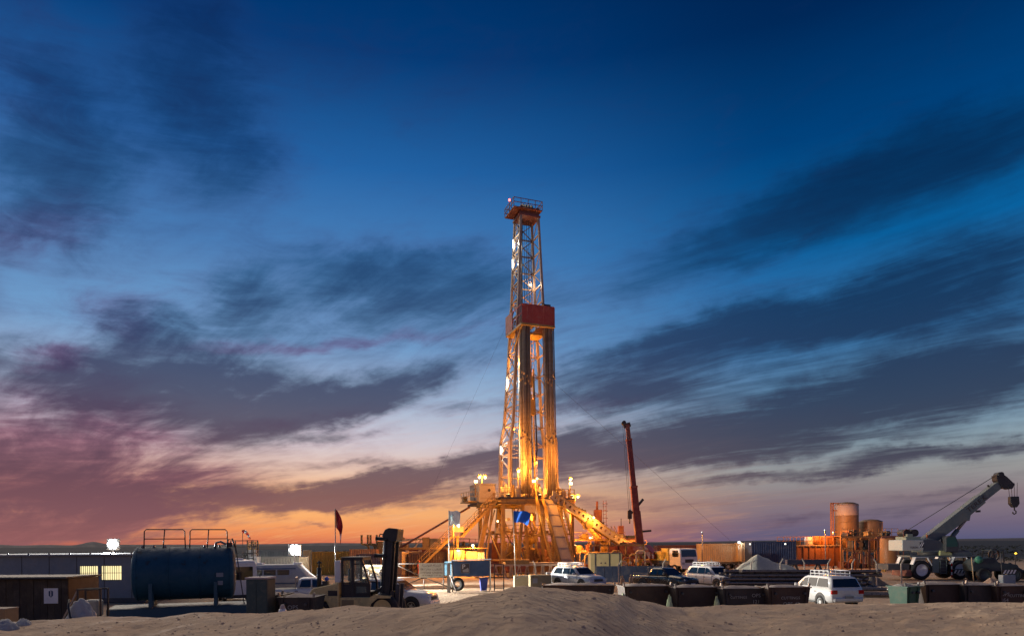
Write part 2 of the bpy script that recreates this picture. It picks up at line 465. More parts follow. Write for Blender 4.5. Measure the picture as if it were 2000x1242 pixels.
def lettering(txt, size, mat, parent, loc, rot=(R(90), 0, 0), align='CENTER', name='lettering', squeeze=1.0, font=None):
    cu = bpy.data.curves.new(name, 'FONT')
    cu.body = txt; cu.size = size; cu.align_x = align; cu.align_y = 'CENTER'; cu.extrude = 0.003
    cu.resolution_u = 2
    if font: cu.font = font
    tmp = bpy.data.objects.new('tmp', cu); COL.objects.link(tmp)
    bpy.context.view_layer.update()
    me = bpy.data.meshes.new_from_object(tmp.evaluated_get(bpy.context.evaluated_depsgraph_get()))
    bpy.data.objects.remove(tmp); bpy.data.curves.remove(cu)
    me.name = name
    me.materials.clear()
    if squeeze != 1.0: me.transform(Matrix.Diagonal((squeeze, 1, 1, 1)))
    return link(name, me, mat, parent, loc, rot)

def lamp(name, parent, loc, col, watts, radius=0.12, spot=None, aim=None, blend=0.6):
    d = bpy.data.lights.new(name, 'SPOT' if spot else 'POINT')
    d.energy, d.color, d.shadow_soft_size = watts, col, radius
    if spot: d.spot_size, d.spot_blend = R(spot), blend
    o = bpy.data.objects.new(name, d); COL.objects.link(o); o.parent = parent; o.location = loc
    if aim is not None: o.rotation_euler = Vector(aim).to_track_quat('-Z', 'Y').to_euler()
    return o

SODIUM = (1.0, 0.36, 0.05)
DAYLIGHT = (0.86, 0.95, 1.0)

# ------------------------------------------------------------------ ground, hills, berm
M_SAND = sand_material('site_sand', (0.36, 0.26, 0.18), (0.48, 0.36, 0.26), 0.6, plain=(0.04, 0.046, 0.056))
M_BERM = sand_material('berm_sand', (0.50, 0.36, 0.245), (0.62, 0.47, 0.325), 1.3, ripple=(0.75, 10.2))
M_HILL = paint('far_hills', (0.075, 0.07, 0.075), 0.95, wear=0.1, scale=0.004, bump=0)

def fbm(x, y, s, o=4):
    return mnoise.fractal(Vector((x * s, y * s, 3.1)), 1.0, 2.0, o)

def spaced(pts):
    out = []
    for a, b, st in pts:
        n = max(1, int(round((b - a) / st))); out += [a + (b - a) * i / n for i in range(n)]
    return out + [pts[-1][1]]

def heightfield(name, xs, ys, fn, mat, kind='structure'):
    V = [(x, y, fn(x, y)) for y in ys for x in xs]
    n = len(xs)
    F = [(j * n + i, j * n + i + 1, (j + 1) * n + i + 1, (j + 1) * n + i) for j in range(len(ys) - 1) for i in range(n - 1)]
    me = bpy.data.meshes.new(name); me.from_pydata(V, [], F)
    me.polygons.foreach_set('use_smooth', [True] * len(F))
    o = link(name, me, mat); tag(o, kind=kind)
    return o

def ground_z(x, y):
    k = min(1.0, max(0.0, (y - 45) / 30)) * 0.5 + 0.35
    flatten = 1.0 if abs(x) < 40 else 1 + min(3, (abs(x) - 40) / 40)
    return 0.05 * k * flatten * fbm(x, y, 0.22, 4) - 0.03

gxs = spaced([(-9000, -1500, 1500), (-1500, -300, 200), (-300, -80, 20), (-80, 80, 0.8), (80, 300, 20), (300, 1500, 200), (1500, 9000, 1500)])
gys = spaced([(-60, 10, 5), (10, 80, 0.7), (80, 160, 2.5), (160, 600, 40), (600, 2400, 300), (2400, 14000, 1500)])
heightfield('ground', gxs, gys, ground_z, M_SAND)

# the long heap of sand between the photographer and the yard: crest line by compass direction
CREST = [(-400, 1222), (0, 1216), (90, 1211), (200, 1204), (300, 1206), (400, 1196), (500, 1199), (600, 1191), (700, 1184), (800, 1186), (860, 1177),
         (968, 1160), (1000, 1149), (1022, 1146), (1080, 1148), (1150, 1153), (1200, 1159), (1250, 1174), (1310, 1185), (1420, 1184), (1560, 1179), (1700, 1179), (1860, 1178), (2000, 1176), (2400, 1172)]
def crest_at(u):
    for (a, p), (b, q) in zip(CREST, CREST[1:]):
        if a <= u <= b:
            t = (u - a) / (b - a); t = t * t * (3 - 2 * t); return p + (q - p) * t
    return CREST[0][1] if u < CREST[0][0] else CREST[-1][1]
def crest_d(u):
    return 12.5 + 1.6 * math.sin(u * 0.0043 + 0.8) - 1.0 * math.exp(-((u - 1060) / 240.0) ** 2)
def berm_z(x, y):
    u = CX + x / max(y, 2.0) * F_PX
    D = crest_d(u); zc = CAM_H - (crest_at(u) - CY + (u - CX) * 0.007) * D / F_PX
    near = 2.15 + 0.10 * math.sin(x * 0.9 + 1) + 0.16 * fbm(x, y, 0.45, 3) + 0.12 * math.sin(u * 0.012 + 0.6)
    if y <= D:
        t = max(0.0, (y - 5.0) / (D - 5.0)); t = t * t * (3 - 2 * t)
        z = near + (zc - near) * t
    else:
        t = min(1.0, (y - D) / 4.6); z = zc + (-0.35 - zc) * (t * t * (2.2 - 1.2 * t))
    damp = 1.0 - 0.55 * math.exp(-((y - D) / 0.8) ** 2)
    z += damp * (0.06 * fbm(x, y, 1.0, 4) + 0.022 * fbm(x + 9, y, 4.2, 4))
    # wind ripples on the smooth heap in the middle
    k = math.exp(-((u - 1060) / 230.0) ** 2) * math.exp(-((y - 10.2) / 2.0) ** 2)
    z += 0.03 * k * mnoise.noise(Vector((x * 0.9, y * 0.6, 8)))
    # footprints and tyre marks
    z -= 0.10 * max(0.0, fbm(x * 1.3 + 31, y * 0.8, 1.7, 2) - 0.40)
    return z
bxs = spaced([(-22, -11, 0.25), (-11, 11, 0.065), (11, 22, 0.25)])
bys = spaced([(2.5, 6.5, 0.25), (6.5, 14.5, 0.055), (14.5, 19.5, 0.3)])
berm = heightfield('sand_berm', bxs, bys, berm_z, M_BERM)

def ridge(name, px0, px1, D, prof, depth, seed):
    """a far ridge: its skyline is given by the height over the horizon, in photograph rows"""
    xs = [px0 + (px1 - px0) * i / 160 for i in range(161)]
    rows = [(0.0, -0.1), (0.25, 0.55), (0.5, 1.0), (0.8, 0.6), (1.2, -0.1)]
    V, n = [], len(xs)
    for k, hk in rows:
        d = D + depth * (k - 0.5)
        for u in xs:
            base = prof(u) * D / F_PX + CAM_H
            V.append(((u - CX) / F_PX * d, d, base * hk * (1 + 0.10 * mnoise.noise(Vector((u * 0.02, k * 3 + seed, 0)))) - (3 if hk < 0 else 0)))
    F = [(j * n + i, j * n + i + 1, (j + 1) * n + i + 1, (j + 1) * n + i) for j in range(len(rows) - 1) for i in range(n - 1)]
    me = bpy.data.meshes.new(name); me.from_pydata(V, [], F); me.polygons.foreach_set('use_smooth', [True] * len(F))
    o = link(name, me, M_HILL); tag(o, kind='structure'); return o
gs = lambda u, c, w, h: h * math.exp(-((u - c) / w) ** 2)
ridge('hills', -700, 1000, 3600, lambda u: 1.5 + gs(u, -20, 45, 4) + gs(u, 90, 50, 2.2) + gs(u, 182, 24, 7.5) + gs(u, 250, 50, 1.5) + gs(u, 330, 60, 1.2) + gs(u, 470, 60, 1.0) + gs(u, 640, 90, 2.2) + gs(u, 860, 60, 1.2), 500, 1)
ridge('far_ridge', 900, 2700, 5200, lambda u: 2.6 + 1.0 * math.sin(u * 0.004) + 0.6 * math.sin(u * 0.013), 600, 5)

# ------------------------------------------------------------------ paints used on the site
P_YEL = paint('rig_yellow', (0.36, 0.22, 0.06), 0.55, wear=0.65, dirt=(0.07, 0.035, 0.018))
P_CREAM = paint('rig_cream', (0.50, 0.41, 0.28), 0.55, wear=0.45, dirt=(0.16, 0.10, 0.06))
P_MAST = paint('mast_paint', (0.34, 0.25, 0.18), 0.5, wear=0.35, rust=(0.22, 0.10, 0.06))
P_RED = paint('board_red', (0.36, 0.045, 0.025), 0.55, wear=0.35)
P_OXIDE = paint('oxide_red', (0.20, 0.065, 0.045), 0.6, wear=0.4)
P_BLACK = paint('black_steel', (0.022, 0.022, 0.024), 0.5, wear=0.35, dirt=(0.09, 0.07, 0.055))
P_STEEL = paint('bare_steel', (0.32, 0.29, 0.26), 0.42, 0.7, wear=0.4)
P_PIPE = paint('drill_pipe_steel', (0.34, 0.25, 0.16), 0.75, 0.0, wear=0.5, dirt=(0.16, 0.08, 0.04), scale=0.9)
P_RUBBER = paint('rubber', (0.02, 0.02, 0.021), 0.85, wear=0.4, dirt=(0.14, 0.11, 0.085))
P_WHITE = paint('white_paint', (0.74, 0.74, 0.72), 0.35, wear=0.22, coat=0.3)
P_GREY = paint('grey_paint', (0.30, 0.31, 0.31), 0.5, wear=0.3)
P_DARK = paint('dark_grey', (0.06, 0.062, 0.065), 0.55, wear=0.3)
P_LIVERY = flat('dark_lettering', (0.05, 0.035, 0.03))
P_TEXT = flat('chalky_lettering', (0.42, 0.41, 0.38))
G_SODIUM = glow('sodium_lens', (1.0, 0.62, 0.25), 10)
G_WHITE = glow('floodlight_lens', (0.93, 0.98, 1.0), 8)
G_TUBE = glow('tube_lamp', (1.0, 0.95, 0.82), 4)
G_RED = glow('beacon_red', (1.0, 0.12, 0.10), 6)
G_WINDOW = glow('lit_room', (1.0, 0.83, 0.42), 1.25)

# ------------------------------------------------------------------ drilling rig
RIG = thing('drilling_rig', 'tall lit drilling rig with lattice mast and red racking platform', 'drilling rig', (2.2, 90, 0), R(20))
def sub(name, parent=RIG):
    o = bpy.data.objects.new(name, None); COL.objects.link(o); o.parent = parent; o.empty_display_size = 0.2; return o
LEV = [(9.4, 3.3, 2.0), (16.8, 3.15, 2.0), (19.2, 2.7, 1.75), (26.0, 2.25, 1.45), (34.6, 1.74, 1.38), (46.2, 1.22, 1.16)]
def mast_at(z):
    for (a, w, d), (b, w2, d2) in zip(LEV, LEV[1:]):
        if z <= b:
            t = max(0, (z - a) / (b - a)); return w + (w2 - w) * t, d + (d2 - d) * t
    return LEV[-1][1:]
MAST = sub('mast')
def corner(sx, sy, z):
    w, d = mast_at(z); return Vector((sx * w, sy * d, z))
for sx in (-1, 1):
    for sy in (-1, 1):
        m = MB()
        for (a, _, _), (b, _, _) in zip(LEV, LEV[1:]):
            m.bar(corner(sx, sy, a), corner(sx, sy, b + 0.05), 0.34 if a < 30 else 0.27, up=(1, 0, 0))
        m.build('leg', P_MAST, MAST)
lv = [9.4, 12.4, 15.2, 16.8, 19.2, 21.4, 23.6, 26.0, 28.6, 31.0, 33.2, 35.4, 37.6, 39.7, 41.9, 44.1, 46.2]
def brace(a, b, r, nm='brace', mat=P_MAST):
    return MB().bar(a, b, r).build(nm, mat, MAST)
for i, (a, b) in enumerate(zip(lv, lv[1:])):
    th = 0.12 if a < 30 else 0.10
    for sx in (-1, 1):
        brace(corner(sx, -1, a), corner(sx, 1, a), 0.16, 'girt')
        if i >= 2:
            if i % 2 == 0 or sx < 0: brace(corner(sx, -1, a), corner(sx, 1, b), th)
            if i % 2 == 1 or sx < 0: brace(corner(sx, 1, a), corner(sx, -1, b), th)
    brace(corner(-1, 1, a), corner(1, 1, a), 0.15, 'girt')
    if i >= 2: brace(corner(-1, 1, a), corner(1, 1, b), 0.10); brace(corner(1, 1, a), corner(-1, 1, b), 0.10)
# heavy foot panels where the mast spreads
for sx in (-1, 1):
    m = MB()
    for sy in (-1, 1):
        m.bar(corner(sx, sy, 9.4) + Vector((sx * -0.05, sy * -0.42, 0)), corner(sx, sy, 16.8) + Vector((0, sy * -0.42, 0)), 0.42, 0.30, up=(1, 0, 0))
    m.bar(corner(sx, -1, 13) , corner(sx, 1, 15.0), 0.2).bar(corner(sx, 1, 12.6), corner(sx, -1, 10.4), 0.2)
    m.build('foot_frame', P_MAST, MAST)
# ladder with hoops on the right rear leg
m = MB()
for z in range(0, 60):
    zz = 10 + z * 0.55
    if zz < 43: m.bar(corner(0.55, 1, zz) + Vector((-0.22, -0.25, 0)), corner(0.55, 1, zz) + Vector((0.22, -0.25, 0)), 0.05)
for s in (-0.22, 0.22): m.bar(corner(0.55, 1, 10) + Vector((s, -0.25, 0)), corner(0.55, 1, 43) + Vector((s, -0.25, 0)), 0.06)
m.build('ladder', P_MAST, MAST)
# crown
CROWN = sub('crown_block')
MB().bb(-1.45, 1.45, -1.35, 1.35, 46.2, 46.45).bb(-1.3, -1.0, -1.25, 1.25, 46.45, 47.5).bb(1.0, 1.3, -1.25, 1.25, 46.45, 47.5).bb(-1.0, 1.0, -1.2, -0.95, 46.5, 47.4).bb(-1.0, 1.0, 0.95, 1.2, 46.5, 47.4).build('crown_frame', P_OXIDE, CROWN)
MB().bb(-2.4, 1.55, -1.75, 1.75, 46.9, 47.0).build('walkway', P_OXIDE, CROWN)
for x in (-0.6, -0.2, 0.2, 0.6):
    MB().cyl((x - 0.06, 0, 47.5), (x + 0.06, 0, 47.5), 0.75, n=20).build('sheave', P_BLACK, CROWN)
m = MB()
pts = [(-2.4, -1.75), (1.55, -1.75), (1.55, 1.75), (-2.4, 1.75)]
for (x0, y0), (x1, y1) in zip(pts, pts[1:] + pts[:1]):
    for h in (0.55, 1.1): m.bar((x0, y0, 47 + h), (x1, y1, 47 + h), 0.07)
    for k in range(4):
        t = k / 4; m.bar((x0 + (x1 - x0) * t, y0 + (y1 - y0) * t, 47), (x0 + (x1 - x0) * t, y0 + (y1 - y0) * t, 48.1), 0.07)
m.build('railing', P_OXIDE, CROWN)
MB().cyl((-2.0, 1.0, 47), (-2.0, 1.0, 48.9), 0.04).build('beacon_pole', P_OXIDE, CROWN)
MB().lathe([(0.02, 0), (0.14, 0.06), (0.14, 0.22), (0.03, 0.34)], 12, (-2.0, 1.0, 48.9)).build('beacon', G_RED, CROWN)
# guide beam, travelling block, top drive, lines
MB().bar((-0.75, 0.55, 12.5), (-0.75, 0.55, 45.2), 0.48, 0.42, up=(0, 1, 0)).build('guide_beam', paint('guide_paint', (0.62, 0.66, 0.62), 0.45, wear=0.4, rust=(0.3, 0.18, 0.08)), MAST)
TB = sub('travelling_block')
MB().prism([(-0.55, 24.2), (0.55, 24.2), (0.62, 25.2), (0.4, 26.6), (-0.4, 26.6), (-0.62, 25.2)], -0.35, 0.35).build('block_housing', P_YEL, TB)
MB().cyl((0, 0, 23.3), (0, 0, 24.2), 0.14).build('hook', P_BLACK, TB)
TD = sub('top_drive')
MB().bb(-0.6, 0.9, -0.5, 0.5, 20.6, 22.6).bb(-0.4, 0.5, -0.35, 0.35, 22.6, 23.3).build('motor_housing', P_YEL, TD, 0.05)
MB().cyl((0.1, 0, 18.6), (0.1, 0, 20.6), 0.22).cyl((0.1, 0, 10.0), (0.1, 0, 18.6), 0.09).build('quill', P_STEEL, TD)
m = MB()
for k in range(8): m.cyl((-0.5 + k * 0.14, 0.25 - 0.5 * (k % 2), 26.5), (-0.6 + k * 0.17, 0.2 - 0.4 * (k % 2), 47), 0.03, n=5, cap=False)
m.cyl((-1.9, 0.2, 10), (-0.7, 0.3, 47), 0.035, n=5).cyl((-2.1, 0.5, 10), (-0.9, 0.5, 47), 0.035, n=5).cyl((-1.6, -0.2, 10), (-0.6, -0.2, 47), 0.05, n=5)
m.build('drilling_line', P_BLACK, MAST)
MB().tube([(1.2, 0.9, 26), (1.3, 0.3, 19), (1.2, -0.2, 16), (0.95, -0.3, 14.6), (0.65, -0.2, 14.4), (0.5, 0, 15.6), (0.45, 0, 19), (0.5, 0, 21)], 0.10, 8).build('kelly_hose', P_RUBBER, MAST)
MB().cyl((1.5, 1.4, 9.4), (1.2, 1.0, 27), 0.11).build('standpipe', P_YEL, MAST)
# tube lamps and cable trays on the left legs
for z in (43.2, 40.6, 24.8, 16.0):
    w, d = mast_at(z)
    MB().bar((-w - 0.25, 0.6 * d, z - 0.55), (-w - 0.25, 0.6 * d, z + 0.55), 0.10).build('tube_light', G_TUBE, MAST)
    lamp('mast_lamp', MAST, (-w + 0.25, 0.35 * d, z), (1.0, 0.93, 0.78), 150 if z > 30 else 260, 0.25)
for z, w_, x_ in ((38.2, 200, .9), (35.6, 220, -.4), (29.4, 520, .4), (27.5, 420, -1.2), (22.5, 520, .9), (18.8, 500, -1.6), (14.5, 500, 1.6)):
    MB().box((x_, 1.05, z), (.22, .14, .2)).build('mast_fitting', G_TUBE if z > 36 else P_YEL, MAST)
    lamp('mast_lamp', MAST, (x_, .85, z), SODIUM if z < 36 else (1.0, 0.72, 0.45), w_, 0.25)
# racking platform
BD = sub('racking_platform')
for k in range(6):
    xa_ = -2.5 + 4.4 * k / 6; MB().bb(xa_ + .012, xa_ + 4.4 / 6 - .012, -4.6 + .012 * (k % 2), -4.52, 31.2, 33.55).build('windwall_panel', P_RED, BD)
for z in (31.3, 33.4): MB().bb(-2.5, 1.9, -4.515, -4.44, z, z + .1).build('windwall_rail', P_OXIDE, BD)
MB().bb(-2.6, -2.5, -1.3, 1.2, 31.2, 33.5).build('side_windwall', P_RED, BD)
MB().bb(1.9, 2.0, -4.5, 0.6, 31.2, 33.5).build('side_windwall', P_RED, BD)
m = MB().bb(-2.6, 2.0, -4.6, -4.3, 30.9, 31.15).bb(-2.6, 2.0, -1.2, 1.2, 30.9, 31.15).bb(-2.6, -2.3, -4.3, -1.2, 30.9, 31.15).bb(1.7, 2.0, -4.3, -1.2, 30.9, 31.15)
m.bar((-2.4, -1.2, 28.6), (-2.4, -4.3, 30.9), 0.15).bar((1.8, -1.2, 28.6), (1.8, -4.3, 30.9), 0.15)
m.build('platform_frame', P_YEL, BD)
for k in range(9):
    y = -4.2 + k * 0.3
    for x0, x1 in ((-2.3, -0.5), (0.1, 1.7)): MB().bar((x0, y, 31.02), (x1, y, 31.02), 0.09).build('finger', P_OXIDE, BD)
MB().bar((-2.55, -4.5, 32.3), (-2.55, -1.3, 32.3), 0.06).bar((-2.55, -4.5, 33.4), (-2.55, -1.3, 33.4), 0.06).bar((-2.55, -3, 31.2), (-2.55, -3, 33.4), 0.06).build('railing', P_RED, BD)
MB().bb(1.0, 2.0, -3.2, -2.2, 33.5, 34.3).bar((1.1, -2.5, 34.3), (1.1, -2.5, 34.7), 0.1).build('winch', P_BLACK, BD)
# drill floor
FL = sub('drill_floor')
MB().bb(-5.6, 4.3, -5.2, 5.2, 9.2, 9.4).build('deck_plate', P_DARK, FL)
for y in (-5.1, 0, 5.1): MB().ibeam((-5.6, y, 8.85), (4.3, y, 8.85), 0.35, 0.68, 0.05).build('deck_beam', P_YEL, FL)
for x in (-5.4, -2.2, 1.0, 4.1): MB().ibeam((x, -4.9, 8.85), (x, 4.9, 8.85), 0.3, 0.6, 0.05).build('deck_beam', P_YEL, FL)
def railing(par, a, b, z, h=1.1, n=6, mat=P_YEL, nm='railing', w=0.055):
    m = MB(); a, b = Vector(a), Vector(b)
    for k in (0.5, 1.0): m.bar((a.x, a.y, z + h * k), (b.x, b.y, z + h * k), w)
    for i in range(n + 1):
        p = a.lerp(b, i / n); m.bar((p.x, p.y, z), (p.x, p.y, z + h), w)
    return m.build(nm, mat, par)
railing(FL, (-5.5, -5.15), (-0.9, -5.15), 9.4); railing(FL, (2.2, -5.15), (4.2, -5.15), 9.4, n=3); railing(FL, (4.25, -5.15), (4.25, 5.1), 9.4, n=8); railing(FL, (-5.5, 5.1), (4.2, 5.1), 9.4, n=8)
for (x0, x1, y0, y1, h, mat) in ((-4.6, -3.6, -3.2, -2.2, 1.4, P_CREAM), (-2.2, -1.0, 2.5, 4.4, 2.2, P_YEL), (0.5, 2.8, 2.6, 4.6, 2.4, P_OXIDE), (2.9, 3.9, -2.8, -1.6, 1.3, P_YEL), (-3.4, -2.8, -4.6, -4.0, 1.1, P_STEEL), (2.6, 3.3, -4.6, -4.0, 0.9, P_CREAM), (-0.7, 0.0, -4.9, -4.4, 1.2, P_BLACK), (3.0, 4.0, 0.5, 2.0, 1.7, P_CREAM)):
    m = MB().bb(x0, x1, y0, y1, 9.45, 9.4 + h)
    m.bar((x0 + 0.1, y0 - 0.04, 9.5), (x1 - 0.1, y0 - 0.04, 9.4 + h * 0.9), 0.05).cyl(((x0 + x1) / 2, (y0 + y1) / 2, 9.4 + h), ((x0 + x1) / 2, (y0 + y1) / 2, 9.75 + h), 0.12)
    m.build('floor_machinery', mat, FL)
for k in range(14):
    x = -5.2 + rnd.random() * 9; y = -4.9 + rnd.random() * 1.6
    MB().cyl((x, y, 9.4), (x + rnd.uniform(-0.1, 0.1), y, 9.8 + rnd.random() * 0.9), rnd.uniform(0.05, 0.14), n=7).build('floor_tool', P_YEL, FL)
MB().cyl((0.1, 0, 9.4), (0.1, 0, 9.75), 0.7, n=16).build('rotary_table', P_STEEL, FL)
# driller's cabin on the left
DH = sub('doghouse')
MB().bb(-7.9, -5.75, -3.6, 0.4, 8.75, 11.0).build('cabin_shell', P_CREAM, DH, 0.03)
MB().bb(-8.0, -5.65, -3.7, 0.5, 11.0, 11.1).build('cabin_roof', P_CREAM, DH)
MB().bb(-8.2, -5.6, -3.8, 0.5, 8.45, 8.72).build('cabin_base', P_DARK, DH)
lettering('CTF', 1.15, P_LIVERY, DH, (-7.915, -1.7, 10.15), (R(90), 0, R(-90)), squeeze=0.9)
lettering('06', 0.6, P_LIVERY, DH, (-7.915, -1.7, 9.3), (R(90), 0, R(-90)))
m = MB().cyl((-6.6, -3.63, 10.3), (-6.6, -3.6, 10.3), 0.18, n=14); m.build('vent', P_LIVERY, DH)
MB().bb(-7.7, -6.0, -3.63, -3.6, 9.32, 9.36).bb(-6.15, -5.85, -3.63, -3.6, 9.6, 10.0).build('trim', P_YEL, DH)
railing(DH, (-9.1, -3.2), (-9.1, 0.3), 9.0, n=3); railing(DH, (-9.1, -3.2), (-8.0, -3.2), 9.0, n=1)
MB().bb(-9.2, -8.0, -3.3, 0.4, 8.85, 8.97).bb(-9.0, -8.5, -.6, .2, 8.97, 9.7).build('side_balcony', P_YEL, DH)
# substructure
SS = sub('substructure')
for y in (-4.7, 4.7):
    MB().ibeam((-6.4, y, 0.55), (5.6, y, 0.55), 0.5, 0.9, 0.07).build('base_beam', P_YEL, SS)
for x in (-5.6, -2.4, 1.4, 4.4): MB().ibeam((x, -4.4, 0.55), (x, 4.4, 0.55), 0.4, 0.8, 0.06).build('base_beam', P_YEL, SS)
for y in (-4.7, 4.7):
    for x0, x1, r in ((-5.2, -5.2, 0.42), (-3.3, -2.6, 0.38), (-1.9, -2.4, 0.34), (0.2, -0.4, 0.36), (1.2, 1.9, 0.36), (3.1, 2.5, 0.34), (4.1, 4.1, 0.40)):
        MB().bar((x0, y, 1.0), (x1, y, 8.5), r, up=(0, 1, 0)).build('column', P_YEL, SS)
    for a, b in (((-5.2, 1.2), (-3.1, 8.3)), ((-2.4, 8.3), (-0.1, 1.2)), ((1.3, 1.2), (-0.2, 5)), ((2.0, 8.3), (4.0, 1.4)), ((-5.0, 5.2), (-2.9, 5.0)), ((-2.8, 4.6), (0.0, 4.6)), ((1.6, 4.8), (4.0, 4.8))):
        MB().bar((a[0], y, a[1]), (b[0], y, b[1]), 0.17).build('diagonal', P_YEL, SS)
for x in (-5.2, 4.1, -2.5, 1.6):
    MB().bar((x, -4.5, 1.2), (x, 4.5, 8.2), 0.16).build('diagonal', P_YEL, SS)
    MB().bar((x, -4.5, 4.9), (x, 4.5, 4.9), 0.18).build('crosstie', P_YEL, SS)
# splayed leg at the left
MB().bar((-8.6, -4.4, 0.6), (-6.9, -4.4, 8.4), 0.55, 0.4, up=(0, 1, 0)).bar((-7.4, -4.4, 0.6), (-6.5, -4.4, 8.0), 0.2).build('splayed_leg', P_YEL, SS)
BO = sub('blowout_preventer')
MB().lathe([(0.3, 1.0), (0.75, 1.05), (0.75, 1.9), (0.45, 2.0), (0.45, 2.3), (0.7, 2.4), (0.7, 3.1), (0.4, 3.2), (0.4, 3.6), (0.8, 3.7), (0.85, 4.3), (0.6, 4.8), (0.3, 4.9), (0.28, 7.0), (0.4, 7.05), (0.4, 8.4)], 18, (0.1, 0, 0)).build('stack', P_YEL, BO)
MB().bar((-1.4, 0, 2.8), (1.6, 0, 2.8), 0.45).bar((-1.1, 0, 1.5), (1.3, 0, 1.5), 0.4).cyl((1.6, 0, 2.8), (2.3, 0, 2.8), 0.12).build('ram', P_OXIDE, BO)
for k, (x, y, h) in enumerate(((-3.9, -2.5, 2.4), (-4.0, 2.0, 2.8), (2.9, -3.3, 2.2), (-1.2, -3.6, 1.9), (3.1, 2.2, 2.9), (-1.4, 3.4, 2.2))):
    MB().bb(x - 0.7, x + 0.7, y - 0.6, y + 0.6, 1.0, 1 + h).cyl((x - 0.2, y, 1 + h), (x - 0.2, y, 1.6 + h), 0.2).cyl((x + 0.3, y - 0.62, 1.0), (x + 0.3, y - 0.62, 0.9 + h), 0.07).build('cellar_equipment', (P_YEL, P_OXIDE, P_CREAM)[k % 3], SS)
m = MB()
for k in range(9):
    a = Vector((rnd.uniform(-5, 4), rnd.uniform(-4.4, -2), rnd.uniform(1.0, 3.0)))
    m.tube([a, a + Vector((0.8, 0.2, 0.5)), a + Vector((1.4, 0.3, 0.1)), a + Vector((2.2, 0.5, 0.7))], 0.09)
m.build('piping', P_YEL, SS)
for k in range(26):
    x, y, z = rnd.uniform(-6, 4.6), rnd.uniform(-4.6, -1.0), rnd.choice((1.0, 1.0, 1.0, 4.9, 5.0, 6.6)); w, h = rnd.uniform(.3, .9), rnd.uniform(.4, 1.5) if z < 4 else rnd.uniform(.3, .9)
    MB().bb(x - w / 2, x + w / 2, y - .4, y + .3, z, z + h).cyl((x, y - .55, z + h * .55), (x, y - .4, z + h * .55), h * .22, n=10).bar((x - w / 2, y - .45, z), (x + w / 2, y - .45, z + h), .06).build('cellar_unit', rnd.choice((P_YEL, P_OXIDE, P_CREAM, P_YEL)), SS)
for k in range(18):
    a = Vector((rnd.uniform(-6, 4), rnd.uniform(-5, -3.4), rnd.uniform(1, 7.5))); b = a + Vector((rnd.uniform(-1.8, 1.8), 0, rnd.choice((-1, 1)) * rnd.uniform(.4, 2.4))); b.z = max(.8, min(8.3, b.z))
    MB().cyl(a, b, .06, n=6).cyl(b, b + Vector((0, .8, 0)), .06, n=6).build('pipe_run', rnd.choice((P_YEL, P_OXIDE)), SS)
for x in (-4.2, -.9, 3.0): railing(SS, (x - 1.1, -5.0), (x + 1.1, -5.0), 4.95, n=3, h=1.0)
# box under the deck between the columns
MB().bb(-1.0, 1.4, -5.35, -5.2, 7.4, 8.5).bb(-2.6, -1.1, -5.32, -5.2, 7.5, 8.4).build('spacer_panel', P_CREAM, SS)
# ramp towards the catwalk
RP = sub('pipe_ramp')
A, B = Vector((0.75, -5.3, 9.15)), Vector((0.75, -10.6, 1.1))
MB().bar(A, B, 1.5, 0.12).build('ramp_plate', P_CREAM, RP)
for k in range(6):
    p = A.lerp(B, (k + .5) / 6) + Vector((0, -.05, .045)); MB().bar(p - Vector((.72, 0, 0)), p + Vector((.72, 0, 0)), .07, .03).build('ramp_batten', P_CREAM, RP)
for s in (-.8, .8): MB().bar(A + Vector((s, 0, -0.05)), B + Vector((s, 0, -0.05)), 0.16, 0.45).build('stringer', P_YEL, RP)
MB().bar((0.2, -8.0, 4.9), (0.2, -7.0, 0.6), 0.18).bar((1.3, -8.0, 4.9), (1.3, -7.0, 0.6), 0.18).bar((0.2, -9.3, 2.9), (0.2, -8.9, 0.6), 0.18).bar((1.3, -9.3, 2.9), (1.3, -8.9, 0.6), 0.18).build('trestle', P_YEL, RP)
def stair(par, a, b, w, n, nm='stair', rail=True, mat=P_YEL, side=None):
    """a straight flight with stringers, one object for each tread, and handrails"""
    st = sub(nm, par)
    a, b = Vector(a), Vector(b); d = b - a; hd = Vector((d.x, d.y, 0)).normalized(); sd = Vector((-hd.y, hd.x, 0)) * (w / 2)
    for s in (-1, 1): MB().bar(a + sd * s, b + sd * s, 0.07, 0.28).build('stringer', mat, st)
    tr = MB().bar(-sd, sd, 0.26, 0.04).mesh('tread')
    for i in range(n): link('tread', tr, mat, st, a.lerp(b, (i + 0.5) / n))
    if rail:
        for s in (-1, 1):
            m = MB()
            for h in (0.55, 1.05): m.bar(a + sd * s + Vector((0, 0, h)), b + sd * s + Vector((0, 0, h)), 0.055)
            for i in range(6):
                p = a.lerp(b, i / 5) + sd * s; m.bar(p, p + Vector((0, 0, 1.05)), 0.055)
            m.build('handrail', mat, st)
    return st
stair(RIG, (-0.75, -5.4, 9.2), (-0.75, -10.6, 0.9), 0.85, 26, 'front_stair')
stair(RIG, (2.0, -5.4, 9.2), (2.0, -10.2, 0.9), 0.7, 24, 'ladder_stair')
LS = stair(RIG, (-6.3, -5.3, 8.9), (-10.6, -5.3, 4.7), 1.1, 16, 'left_stair')
stair(RIG, (-11.9, -5.3, 4.6), (-16.6, -5.3, 0.3), 1.1, 16, 'lower_left_stair')
LD = sub('stair_landing')
MB().bb(-12.0, -10.5, -5.95, -4.65, 4.5, 4.62).build('landing_plate', P_YEL, LD)
MB().bar((-11.2, -5.3, 0.5), (-11.2, -5.3, 4.5), 0.3).bar((-11.9, -5.3, 0.5), (-11.2, -5.3, 1.6), 0.15).build('landing_post', P_YEL, LD)
railing(LD, (-12.0, -5.95), (-10.5, -5.95), 4.6, n=2)
